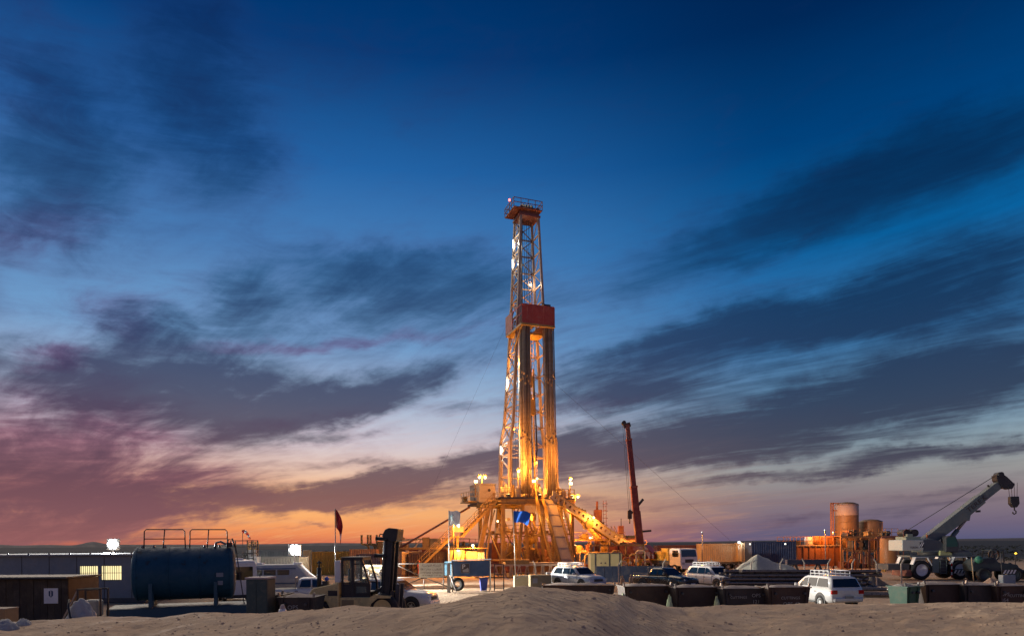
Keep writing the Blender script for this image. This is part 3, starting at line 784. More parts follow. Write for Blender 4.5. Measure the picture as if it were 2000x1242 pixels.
MB().bb(-11.9, -10.6, -6.0, -5.97, 5.1, 5.75).build('landing_board', P_CREAM, LD)
MB().bb(-7.0, -5.6, -5.95, -4.6, 8.85, 8.97).build('upper_landing', P_YEL, LD)
stair(RIG, (5.6, 1.0, 9.1), (12.2, 1.0, 3.0), 0.9, 22, 'right_stair')
stair(RIG, (13.0, 1.0, 5.0), (15.2, 1.0, 0.8), 0.9, 14, 'lower_right_stair')
RL = sub('right_landing')
MB().bb(4.35, 5.7, -0.2, 1.6, 9.0, 9.12).bb(12.0, 13.2, 0.4, 1.6, 2.9, 3.02).bar((12.6, 1, 0.2), (12.6, 1, 2.9), 0.22).bar((5.3, 1.0, 0.2), (5.3, 1.0, 9.0), 0.18).build('landing_plate', P_YEL, RL)
railing(RL, (4.4, -0.2), (6.2, -0.2), 9.1, n=2); railing(RL, (12.0, 0.4), (13.2, 0.4), 3.0, n=2)
# perforated girder running down to the right
GI = sub('inclined_girder')
a, b = Vector((0.8, -5.75, 9.75)), Vector((14.6, -5.75, 1.45))
d = (b - a).normalized(); up = Vector((-d.z, 0, d.x)) * (1 if d.x > 0 else -1)
H = 0.95
MB().bar(a + up * (H / 2 - 0.13), b + up * (H / 2 - 0.13), 0.08, 0.26).bar(a - up * (H / 2 - 0.16), b - up * (H / 2 - 0.16), 0.08, 0.32).build('web_edge', P_CREAM, GI)
n = 22; L = (b - a).length
for i in range(n):
    p = a + d * (L * (i + 0.5) / n)
    MB().bar(p - d * (L / n * 0.29), p + d * (L / n * 0.29), 0.078, H - 0.5).build('web_plate', P_CREAM, GI)
MB().bar(a + up * (H / 2), b + up * (H / 2), 0.5, 0.05).bar(a - up * (H / 2), b - up * (H / 2), 0.4, 0.05).build('flange', P_CREAM, GI)
MB().bar(a + Vector((0, 1.2, 0)), b + Vector((0, 1.2, 0)), 0.08, 0.8).bar(a + Vector((0, 0.6, -0.2)), b + Vector((0, 0.6, -0.2)), 1.1, 0.05).build('far_web', P_YEL, GI)
MB().cyl((5.9, -6.1, 6.05), (5.9, -5.85, 6.05), 0.55, n=16).cyl((5.4, -6.05, 5.8), (5.4, -5.85, 5.8), 0.4, n=14).build('hose_reel', P_YEL, GI)
MB().bar((9.2, -5.4, 0.3), (9.2, -5.4, 4.3), 0.2).bar((13.6, -5.4, 0.3), (13.6, -5.4, 1.6), 0.2).build('girder_post', P_YEL, GI)
m = MB()
for k in range(9):
    p = a + d * (4.5 + k * 0.5) + Vector((0, 0.5, 0.65)); m.box(p, (0.45, 0.4, 0.3 + 0.2 * (k % 3)))
m.build('cable_bundle', P_BLACK, GI)
# slide pipe from the cabin to the mud tanks
MB().cyl((-8.6, -2.0, 8.3), (-17.0, 1.0, 3.2), 0.13, n=8).build('escape_slide', P_OXIDE, RIG)
# guy wires
MB().cyl((1.4, 0.4, 27.2), (29.0, -8, 1.5), 0.013, n=5).cyl((-2.4, 0.5, 33.0), (-9.5, 14, 12), 0.009, n=5).build('guy_wire', P_BLACK, RIG)
# lamps of the rig
LM = sub('rig_lights')
def lamp_post(base, h, heads, watts, col=SODIUM, lens=G_SODIUM, r=0.17):
    x, y, z = base
    MB().cyl((x, y, z), (x, y, z + h), 0.06).bar((x - 0.55 * (heads > 1), y, z + h), (x + 0.55 * (heads > 1), y, z + h), 0.08).build('lamp_post', P_YEL, LM)
    for k in range(heads):
        hx = x + (k - (heads - 1) / 2) * 0.75
        MB().lathe([(0.05, 0.5), (0.22, 0.42), (0.26, 0.2), (0.20, 0.16)], 14, (hx, y - 0.15, z + h - 0.25)).build('lamp_hood', P_YEL, LM)
        MB().lathe([(0.03, -r), (r * 0.75, -r * 0.6), (r, 0), (r * 0.7, r * 0.6), (0.03, r)], 14, (hx, y - 0.15, z + h - 0.15)).build('lamp_lens', lens, LM)
        lamp('lamp_light', LM, (hx, y - 0.6, z + h - 0.25), col, watts, 0.2)
lamp_post((-6.9, -1.6, 11.1), 1.1, 2, 1500)
lamp_post((5.2, -1.8, 9.2), 3.0, 1, 2600)
lamp_post((6.1, -1.4, 9.1), 0.9, 2, 900)
lamp_post((-3.1, -4.5, 9.4), 3.4, 1, 1500)
for x, y, z, w in ((-0.3, -4.6, 10.6, 500), (2.3, 1.0, 10.8, 1400), (-2.0, 3.0, 10.8, 1200), (0.2, -2.6, 12.0, 700), (-1.6, -3.9, 6.8, 700), (3.2, -3.9, 6.9, 600), (-4.3, 0.0, 6.6, 500), (0.6, 1.6, 7.2, 400), (6.4, -6.25, 6.9, 900), (12.4, -6.25, 3.4, 1100), (9.0, 0.0, 4.4, 1500), (6.0, -1.5, 3.4, 1300), (-12.5, -8.5, 6.2, 2200)):
    o = MB().lathe([(0.02, -0.13), (0.12, -0.05), (0.13, 0.05), (0.02, 0.13)], 10, (x, y, z)).build('bulkhead_lamp', G_SODIUM if z > 6.9 or x < -10 else G_SODIUM, LM)
    if x < -8: MB().cyl((x, y, 0), (x, y, z), 0.06).build('lamp_post', P_YEL, LM)
    lamp('lamp_light', LM, (x, y - 0.25, z), SODIUM, w, 0.15)

for x, y, z, aim, w in ((-1.4, -5.5, 11.4, (.15, -.8, -.6), 3400), (3.6, -5.5, 11.2, (.35, -.8, -.6), 2600), (-8.4, -3.9, 11.3, (-.45, -.7, -.6), 2600)):
    MB().cyl((x, y + .2, 9.4), (x, y + .2, z), .05).build('lamp_post', P_YEL, LM)
    MB().box((x, y, z), (.36, .2, .28)).build('flood_lens', G_SODIUM, LM)
    lamp('lamp_light', LM, (x, y - .35, z - .1), SODIUM, w, .2, 150, aim, .5)

for x, y, aim, w in ((-4.6, -4.9, (.20, .16, 1), 5200), (4.0, -4.9, (-.12, .13, 1), 5200), (-.4, -5.0, (.02, .12, 1), 3600)):
    MB().box((x, y, 9.62), (.36, .3, .26)).build('uplight_housing', P_BLACK, LM); MB().box((x, y, 9.765), (.28, .22, .03)).build('uplight_lens', G_SODIUM, LM)
    lamp('lamp_light', LM, (x, y, 9.9), SODIUM, w, .2, 62, aim, .6)
# racked stands of drill pipe, each one standing on the drill floor
RM = RIG.matrix_basis
def rigw(x, y, z): return Matrix.Translation((2.2, 90, 0)) @ Matrix.Rotation(R(20), 4, 'Z') @ Vector((x, y, z))
pipe_me = {}
P_PIPES = [P_PIPE] + [paint('drill_pipe_%d' % k, c, 0.75, 0.0, wear=0.5, dirt=(0.10, 0.05, 0.025), scale=0.9) for k, c in enumerate(((0.26, 0.18, 0.11), (0.46, 0.35, 0.24), (0.18, 0.12, 0.075)))]
def stand(x, y, dx, group, label):
    k = rnd.randrange(6); key = (round(dx, 2), k)
    if key not in pipe_me:
        m = MB().cyl((0, 0, 0), (-dx, 0, 22.9), 0.075, n=7)
        for z in (0.0, 6.6 + k * 0.3, 14.2 + (k * 7 % 6) * 0.3, 22.2): m.cyl((-dx * z / 22.9, 0, z + 0.01), (-dx * (z + 0.5) / 22.9, 0, z + 0.5), 0.095, n=7)
        pipe_me[key] = m.mesh('drill_pipe_stand'); pipe_me[key].materials.append(P_PIPES[k % 4])
    o = link('drill_pipe_stand', pipe_me[key], None, None, rigw(x, y, 9.4), (0, 0, R(20)))
    tag(o, label, 'drill pipe', group)
for i in range(5):
    for j in range(5):
        stand(-2.1 + i * 0.21 + rnd.uniform(-.03, .03), -4.25 + j * 0.34, 0.06, 'drill pipe racked on the left side of the drill floor', 'drill pipe standing upright in the left bundle of the rig')
for i in range(5):
    for j in range(5):
        stand(1.35 + i * 0.22 + rnd.uniform(-.03, .03), -4.25 + j * 0.34, 0.34, 'drill pipe racked on the right side of the drill floor', 'drill pipe standing upright in the right bundle of the rig')

# ------------------------------------------------------------------ cars
GL = glass('car_glass', (0.012, 0.015, 0.018), 0.06)
P_TAIL = paint('tail_lamp_red', (0.45, 0.01, 0.01), 0.2, wear=0.05, bump=0)
P_HEAD = paint('head_lamp', (0.55, 0.58, 0.6), 0.12, 0.3, wear=0.05, bump=0)
P_PLASTIC = paint('black_plastic', (0.025, 0.025, 0.027), 0.6, wear=0.3, dirt=(0.16, 0.13, 0.10), bump=0)
P_RIM = paint('wheel_rim', (0.40, 0.40, 0.40), 0.4, 0.6, wear=0.3)

def wheel(par, x, y, r, w, rim=P_RIM):
    s = 1 if y > 0 else -1
    o = bpy.data.objects.new('wheel', None); COL.objects.link(o); o.parent = par; o.location = (x, y, r)
    MB().lathe([(r * 0.62, -w / 2), (r * 0.93, -w / 2), (r, -w * 0.3), (r, w * 0.3), (r * 0.93, w / 2), (r * 0.62, w / 2)], 22, axis='Y', cap=False).build('tyre', P_RUBBER, o)
    m = MB().lathe([(r * 0.12, s * w * 0.40), (r * 0.50, s * w * 0.34), (r * 0.64, s * w * 0.48), (r * 0.66, s * w * 0.30), (r * 0.1, s * w * 0.2)], 22, axis='Y')
    for k in range(5):
        t = k * 1.2566; m.box((math.cos(t) * r * 0.34, s * w * 0.42, math.sin(t) * r * 0.34), (0.05, 0.02, 0.05))
    m.build('rim', rim, o)
    return o

def ring(x, zb, zs, zt, w, wt, wb=0.9):
    return [(x, -w * wb, zb), (x, -w, zb + 0.14), (x, -w, zs), (x, -wt, zt), (x, wt, zt), (x, w, zs), (x, w, zb + 0.14), (x, w * wb, zb)]

def car(name, label, loc, heading, body, kind='suv', group=None, bumper=None, tail=False):
    t = thing(name, label, 'pickup truck' if kind == 'pickup' else 'car', loc, heading, group)
    bumper = bumper or body
    if kind == 'pickup':
        st = [(2.55, .48, .74, .82, .80, .60), (2.45, .42, .86, 1.0, .89, .72), (2.0, .40, .95, 1.08, .91, .78), (1.1, .40, 1.0, 1.16, .92, .82), (0.7, .40, 1.02, 1.18, .92, .85), (-0.85, .42, 1.04, 1.16, .92, .86), (-0.9, .42, 1.02, 1.10, .92, .88), (-2.5, .46, 1.02, 1.10, .92, .88), (-2.58, .5, .95, 1.05, .90, .84)]
        gh = [(1.02, 1.16), (0.36, 1.68), (0.1, 1.74), (-0.6, 1.73), (-0.82, 1.66), (-0.95, 1.14)]; xw, xr = 1.5, -1.55
        wins = [[(0.62, 1.2), (0.28, 1.60), (-0.05, 1.64), (-0.05, 1.2)], [(-0.13, 1.2), (-0.13, 1.64), (-0.66, 1.62), (-0.78, 1.2)]]
        tyre = 0.37
    else:
        st = [(2.42, .48, .74, .84, .80, .60), (2.33, .42, .86, 1.0, .90, .72), (1.9, .40, .97, 1.12, .94, .80), (1.15, .40, 1.02, 1.20, .95, .84), (0.6, .40, 1.04, 1.22, .95, .86), (-2.1, .42, 1.06, 1.22, .95, .86), (-2.36, .46, 1.02, 1.20, .92, .84), (-2.44, .52, .92, 1.08, .88, .80)]
        gh = [(1.18, 1.20), (0.46, 1.74), (0.2, 1.81), (-1.6, 1.83), (-2.05, 1.77), (-2.36, 1.18)]; xw, xr = 1.45, -1.40
        wins = [[(0.78, 1.25), (0.32, 1.66), (0.02, 1.70), (0.02, 1.25)], [(-0.06, 1.25), (-0.06, 1.70), (-0.86, 1.70), (-0.86, 1.25)], [(-0.96, 1.25), (-0.96, 1.70), (-1.78, 1.69), (-2.0, 1.25)]]
        tyre = 0.40
    b = MB().loft([ring(*s) for s in st])
    wl, wtp, zl, zh = 0.885, 0.70, 1.16, gh[2][1]
    def yy(z): return wl + (wtp - wl) * (z - zl) / (zh - zl)
    b.loft([[(x, -yy(zl), zl - 0.02), (x, -yy(max(z - 0.06, zl)) , max(z - 0.06, zl)), (x, -yy(z) * 0.9, z), (x, yy(z) * 0.9, z), (x, yy(max(z - 0.06, zl)), max(z - 0.06, zl)), (x, yy(zl), zl - 0.02)] for x, z in gh])
    b.build('body', body, t)
    for s in (-1, 1):
        for w in wins:
            v = [(x, s * (yy(z) + 0.012), z) for x, z in w]
            MB().add(v + [(x, y - s * 0.03, z) for x, y, z in v], [(0, 1, 2, 3), (0, 4, 5, 1), (1, 5, 6, 2), (2, 6, 7, 3), (3, 7, 4, 0), (7, 6, 5, 4)]).build('side_window', GL, t)
        MB().box((0.05, s * 0.955, 0.98), (0.18, 0.03, 0.035)).build('door_handle', P_PLASTIC, t); MB().box((-0.95, s * 0.955, 0.98), (0.18, 0.03, 0.035)).build('door_handle', P_PLASTIC, t)
        MB().bb(-0.03, -0.015, s * 0.954 - 0.004, s * 0.954 + 0.004, 0.5, 1.18).build('door_gap', P_PLASTIC, t); MB().bb(0.90, 0.915, s * 0.954 - 0.004, s * 0.954 + 0.004, 0.55, 1.1).build('door_gap', P_PLASTIC, t)
        MB().box((0.72, s * 1.05, 1.28), (0.10, 0.22, 0.16)).build('mirror', body, t, 0.02)
        MB().bb(-0.95, 0.95, s * 0.93 - 0.05, s * 0.93 + 0.07, 0.36, 0.43).build('side_step', P_PLASTIC, t)
        fx = st[1][0]
        MB().box((fx - 0.02, s * 0.66, 0.84), (0.16, 0.36, 0.17)).build('headlight', P_HEAD, t, 0.03)
        rx = st[-2][0]
        MB().box((rx - 0.03, s * 0.76, 0.98 if kind != 'suv' else 1.0), (0.14, 0.34 if kind == 'suv' else 0.2, 0.22)).build('taillight', P_TAIL, t, 0.03)
        for x in (xw, xr):
            MB().cyl((x, s * 0.90, 0.47), (x, s * 0.965, 0.47), tyre + 0.08, n=24).build('wheel_arch', P_PLASTIC, t)
            wheel(t, x, s * 0.87, tyre, 0.25)
    f = gh[0]; g_ = gh[1]
    def pane(x0, z0, x1, z1, nm, o):
        a0, a1 = yy(z0) * 0.9, yy(z1) * 0.9
        n = Vector((z1 - z0, 0, -(x1 - x0))).normalized() * o
        v = [Vector((x0, -a0, z0)), Vector((x0, a0, z0)), Vector((x1, a1, z1)), Vector((x1, -a1, z1))]
        MB().add([p + n for p in v] + [p - n * 0.5 for p in v], [(0, 1, 2, 3), (7, 6, 5, 4), (0, 4, 5, 1), (1, 5, 6, 2), (2, 6, 7, 3), (3, 7, 4, 0)]).build(nm, GL, t)
    lerp = lambda p, q, k: (p[0] + (q[0] - p[0]) * k, p[1] + (q[1] - p[1]) * k)
    w0, w1 = lerp(f, g_, 0.1), lerp(f, g_, 0.93); pane(*w0, *w1, 'windscreen', 0.02)
    r0, r1 = lerp(gh[-1], gh[-2], 0.12), lerp(gh[-1], gh[-2], 0.86); pane(*r0, *r1, 'rear_window', -0.02)
    MB().box((st[0][0] - 0.02, 0, 0.80), (0.08, 0.92, 0.20)).build('grille', P_PLASTIC, t, 0.02)
    MB().box((st[0][0] + 0.0, 0, 0.54), (0.16, 1.62, 0.22)).build('front_bumper', bumper, t, 0.05)
    MB().box((st[-1][0] - 0.01, 0, 0.60), (0.16, 1.66, 0.22)).build('rear_bumper', bumper, t, 0.05)
    MB().box((st[0][0] + 0.09, 0, 0.55), (0.02, 0.5, 0.11)).build('number_plate', P_WHITE, t)
    MB().box((st[-1][0] - 0.10, 0, 0.74), (0.02, 0.5, 0.12)).build('number_plate', P_GREY, t)
    if kind == 'pickup':
        MB().bb(-2.45, -1.05, -0.78, 0.78, 1.085, 1.106).build('bed_floor', P_PLASTIC, t)
        m = MB()
        for s in (-1, 1): m.bar((-2.5, s * 0.86, 1.28), (-1.0, s * 0.86, 1.28), 0.05).bar((-1.0, s * 0.86, 1.08), (-1.0, s * 0.86, 1.75), 0.05).bar((-2.5, s * 0.86, 1.08), (-2.5, s * 0.86, 1.28), 0.05)
        m.bar((-1.0, -0.86, 1.75), (-1.0, 0.86, 1.75), 0.05)
        m.build('bed_rail', P_STEEL, t)
    else:
        m = MB()
        for z in (1.93, 2.10):
            m.bar((-1.7, -0.62, z), (0.0, -0.62, z), 0.035).bar((-1.7, 0.62, z), (0.0, 0.62, z), 0.035).bar((0, -0.62, z), (0, 0.62, z), 0.035).bar((-1.7, -0.62, z), (-1.7, 0.62, z), 0.035)
        for k in range(5):
            for s in (-1, 1): m.bar((-1.7 + k * 0.425, s * 0.62, 1.78), (-1.7 + k * 0.425, s * 0.62, 2.10), 0.035)
            m.bar((-1.7 + k * 0.425, -0.62, 1.93), (-1.7 + k * 0.425, 0.62, 1.93), 0.03)
        for k in range(4): m.bar((0, -0.4 + k * 0.27, 1.93), (0, -0.4 + k * 0.27, 2.10), 0.035)
        m.build('roof_rack', P_WHITE, t)
    return t

P_SILVER = paint('silver_paint', (0.52, 0.54, 0.57), 0.32, 0.25, wear=0.4, dirt=(0.34, 0.29, 0.23), scale=1.1, coat=0.4)
P_CARWHITE = paint('car_white', (0.72, 0.71, 0.69), 0.32, wear=0.4, dirt=(0.42, 0.34, 0.26), scale=1.1, coat=0.4)
P_CARBLACK = paint('car_black', (0.018, 0.018, 0.022), 0.25, wear=0.3, coat=0.6)
def spot(px, D): return (gx(px, D), D, 0.0)
car('offroad_car', 'silver off-road car with white roof rack parked beside the blue flag pole', spot(1128, 55), R(-54), P_SILVER)
car('pickup_truck', 'black double cab pickup truck parked between two pale cars', spot(1299, 53.5), R(-52), P_CARBLACK, 'pickup')
car('offroad_car', 'white off-road car with black bumper parked beside the black pickup', spot(1393, 54), R(-66), P_CARWHITE, bumper=P_PLASTIC)
car('offroad_car', 'white off-road car seen from behind beside the dark waste skips', spot(1603, 38.6), R(98), P_CARWHITE)
car('offroad_car', 'white car nose and front wheel showing past the forklift mast', spot(765, 37.5), R(-12), P_CARWHITE)
car('pickup_truck', 'white pickup truck cab showing over the forklift hood', spot(612, 41.5), R(14), P_CARWHITE, 'pickup')

# ------------------------------------------------------------------ minibus and van at the left
def van(name, label, loc, heading, L, W, H, nose, stripe=None, body=P_CARWHITE):
    t = thing(name, label, 'van', loc, heading)
    h = H
    prof = [(-L / 2, .45, h * .88, h * .95), (-L / 2 + .12, .40, h * .93, h), (L / 2 - nose, .40, h * .93, h), (L / 2 - nose * .55, .40, h * .62, h * .70), (L / 2 - .12, .40, h * .42, h * .47), (L / 2, .5, h * .34, h * .38)]
    MB().loft([[(x, -W * .46, zb), (x, -W / 2, zb + .12), (x, -W / 2, zs * .55 + .2), (x, -W * .47, zs), (x, -W * .40, zt), (x, W * .40, zt), (x, W * .47, zs), (x, W / 2, zs * .55 + .2), (x, W / 2, zb + .12), (x, W * .46, zb)] for x, zb, zs, zt in prof]).build('body', body, t)
    for s in (-1, 1):
        n = 4 if L > 5.5 else 3
        x0 = -L / 2 + .5; seg = (L - nose - .9) / n
        for k in range(n):
            MB().bb(x0 + k * seg + .06, x0 + (k + 1) * seg - .06, s * W * .487 - .012, s * W * .487 + .012, h * .55, h * .84).build('side_window', GL, t)
        if stripe: MB().bb(-L / 2 + .1, L / 2 - nose * .8, s * W * .5 - .006, s * W * .5 + .006, h * .38, h * .44).build('stripe', stripe, t)
        if stripe: MB().bb(-L / 2 + .1, L / 2 - nose, s * W * .478 - .006, s * W * .478 + .02, h * .86, h * .89).build('stripe', stripe, t)
        MB().bb(-L / 2 - .02, -L / 2 + .06, s * W * .42 - .08, s * W * .42 + .08, h * .36, h * .54).build('taillight', P_TAIL, t)
        for x in (L / 2 - 1.0, -L / 2 + 1.1):
            MB().cyl((x, s * (W / 2 - .06), .42), (x, s * (W / 2 + .008), .42), .44, n=20).build('wheel_arch', P_PLASTIC, t)
            wheel(t, x, s * (W / 2 - .10), .36, .24)
    MB().bb(-L / 2 - .015, -L / 2 + .02, -W * .36, W * .36, h * .56, h * .86).build('rear_window', GL, t)
    MB().bb(-L / 2 - .06, -L / 2 + .05, -W * .45, W * .45, .42, .62).build('rear_bumper', P_PLASTIC, t)
    a, b = Vector((L / 2 - nose * .98 + .05, 0, h * .90)), Vector((L / 2 - nose * .58, 0, h * .70))
    MB().bar(a, b, W * .76, .03).build('windscreen', GL, t)
    for k in (-0.2, 0.25): MB().bb(L * k - .3, L * k + .3, -.3, .3, h - .03, h + .12).build('roof_vent', P_WHITE, t, .03)
    return t
P_STRIPE = flat('stripe_blue', (0.03, 0.07, 0.16))
van('van', 'white high-roofed van with red tail lamp behind the blue fuel tank', spot(461, 45), R(118), 5.2, 1.95, 2.75, 1.2)
van('minibus', 'white minibus with dark blue stripe parked under the floodlight', spot(540, 50), R(4), 6.2, 2.0, 2.3, 1.5, P_STRIPE, paint('dusty_white', (.34, .36, .38), .45, wear=.3))

# ------------------------------------------------------------------ heavy forklift
P_BEIGE = paint('forklift_beige', (0.80, 0.58, 0.24), 0.5, wear=0.45, dirt=(0.2, 0.15, 0.09))
CABGL = glass('cab_glass', (0.36, 0.46, 0.38), 0.05, 0.16)
def forklift():
    t = thing('forklift', 'large beige forklift with black mast and glazed cab', 'forklift', (gx(702, 33), 33, 0), R(-3))
    MB().prism([(-2.15, .75), (-2.2, 1.35), (-2.0, 1.66), (-0.75, 1.92), (-0.75, .55), (-1.15, .55), (-1.35, 1.05), (-1.85, 1.1)], -0.95, 0.95).build('counterweight', P_BEIGE, t, .05)
    MB().bb(-.75, .95, -.85, .85, .55, 1.22).build('chassis', P_BEIGE, t, .03)
    MB().bb(-.62, -.05, -.87, -.85, .75, 1.1).build('side_hatch', paint('hatch_brown', (0.34, 0.24, 0.11), .55), t)
    MB().bb(-1.25, -.80, -.96, -.952, 1.30, 1.55).build('ventilation_grille', P_LIVERY, t)
    MB().prism([(.45, .7), (.75, 1.22), (1.0, 1.36), (1.75, 1.30), (1.75, 1.2), (1.15, 1.2), (.85, .95), (.7, .6)], -1.15, -.6).build('fender', P_BEIGE, t)
    MB().prism([(.45, .7), (.75, 1.22), (1.0, 1.36), (1.75, 1.30), (1.75, 1.2), (1.15, 1.2), (.85, .95), (.7, .6)], .6, 1.15).build('fender', P_BEIGE, t)
    for s in (-1, 1):
        wheel(t, 1.35, s * .86, .70, .45, P_BEIGE); wheel(t, -1.62, s * .78, .52, .36, P_BEIGE)
    MB().bb(-.98, -.70, -.80, -.2, 1.92, 2.95).build('air_cleaner_box', P_WHITE, t, .03)
    # cab
    m = MB()
    for s in (-1, 1):
        m.bar((-.62, s * .72, 1.2), (-.62, s * .72, 3.02), .10).bar((-.12, s * .72, 1.2), (-.12, s * .72, 3.02), .12).bar((.30, s * .72, 3.02), (.66, s * .72, 1.85), .09).bar((.66, s * .72, 1.85), (.66, s * .72, 1.2), .09)
        m.bar((-.62, s * .72, 3.02), (.32, s * .72, 3.02), .12).bar((-.62, s * .72, 1.9), (.66, s * .72, 1.86), .07).bar((-.62, s * .72, 1.25), (.66, s * .72, 1.25), .1).bar((-.05, s * .72, 2.78), (.36, s * .72, 2.78), .05)
    m.bar((.31, -.72, 3.0), (.31, .72, 3.0), .1).bar((-.62, -.72, 3.0), (-.62, .72, 3.0), .1)
    m.build('cab_frame', P_BLACK, t)
    MB().bb(-.68, .38, -.78, .78, 3.06, 3.12).build('cab_roof', P_BLACK, t, .02)
    MB().bb(-.66, .62, -.70, .70, 1.22, 1.45).build('cab_floor', P_BLACK, t)
    MB().bb(-.62, .62, -.735, -.715, 1.3, 1.84).build('lower_door', P_BLACK, t)
    MB().bb(.05, .52, -.745, -.737, 1.42, 1.72).build('door_window', CABGL, t)
    for s in (-.705, .705):
        MB().bb(-.56, -.18, s - .006, s + .006, 1.95, 2.95).build('side_window', CABGL, t)
        MB().prism([(-.06, 1.92), (.60, 1.92), (.30, 2.95), (-.06, 2.95)], s - .006, s + .006).build('side_window', CABGL, t)
    MB().bb(-.45, .0, -.3, .3, 1.45, 1.95).bb(-.5, -.38, -.3, .3, 1.95, 2.55).build('driver_seat', P_PLASTIC, t, .04)
    MB().cyl((.45, 0, 1.4), (.30, 0, 2.0), .05).cyl((.28, 0, 1.98), (.25, 0, 2.03), .2, n=14).build('steering_wheel', P_BLACK, t)
    MB().cyl((-1.85, -.4, 1.6), (-1.85, -.4, 2.62), .11).cyl((-1.85, -.4, 2.62), (-1.85, -.4, 2.95), .04).cyl((-1.95, -.4, 2.85), (-1.72, -.4, 2.85), .04).build('exhaust_stack', P_BLACK, t)
    MB().lathe([(.02, 0), (.10, .03), (.10, .15), (.02, .22)], 12, (-1.45, -.5, 1.98)).build('beacon', paint('beacon_blue', (.03, .06, .4), .2, wear=0, bump=0), t)
    MB().box((-1.5, -.5, 1.86), (.28, .3, .25)).build('filter_housing', P_BLACK, t, .04)
    # mast, tilted back a little
    mt = bpy.data.objects.new('mast', None); COL.objects.link(mt); mt.parent = t; mt.location = (1.35, 0, .35); mt.rotation_euler = (0, R(4), 0)
    for s in (-1, 1):
        MB().ibeam((0, s * .58, 0), (0, s * .58, 3.85), .16, .34, .05, up=(1, 0, 0)).build('outer_channel', P_BLACK, mt)
        MB().ibeam((.12, s * .42, .2), (.12, s * .42, 3.95), .13, .28, .04, up=(1, 0, 0)).build('inner_channel', P_BLACK, mt)
        MB().cyl((-.22, s * .50, .2), (-.22, s * .50, 2.0), .085, n=12).build('lift_cylinder', P_BLACK, mt)
        MB().cyl((-.22, s * .50, 2.0), (-.22, s * .50, 3.75), .05, n=12).build('lift_rod', P_STEEL, mt)
        MB().cyl((-.34, s * .30, .3), (-.32, s * .30, 3.6), .022, n=6).cyl((-.02, s * .25, .3), (0, s * .25, 3.7), .03, n=6).build('lift_chain', P_STEEL, mt)
        MB().cyl((-.75, s * .45, .95), (-.1, s * .5, 1.35), .07).build('tilt_cylinder', P_BLACK, mt)
    MB().prism([(-.36, 3.75), (-.22, 4.05), (-.05, 4.14), (.40, 4.12), (.36, 3.55), (.15, 3.45), (-.2, 3.6)], -.68, .68).build('top_crosshead', P_BLACK, mt, .03)
    for z in (1.0, 2.4): MB().bb(-.12, .02, -.55, .55, z, z + .3).build('crossmember', P_BLACK, mt)
    for z in (3.60, 2.80): MB().cyl((-.60, -.62, z), (-.08, -.62, z), .09, n=12).cyl((-.64, -.62, z), (-.58, -.62, z), .11, n=12).build('hydraulic_roller', P_BLACK, mt)
    MB().tube([(-.5, -.62, 3.65), (-.45, -.62, 3.82), (-.3, -.62, 3.80)], .03).build('hose', P_RUBBER, mt)
    MB().bb(.22, .40, -.75, .75, .35, 1.15).build('carriage', P_BLACK, mt)
    for s in (-.45, .45): MB().bar((.52, s, 1.5), (.52, s, -.15), .12, .2, up=(1, 0, 0)).bar((.46, s, -.15), (1.75, s, -.15), .2, .07).build('fork', P_DARK, mt)
    return t
forklift()

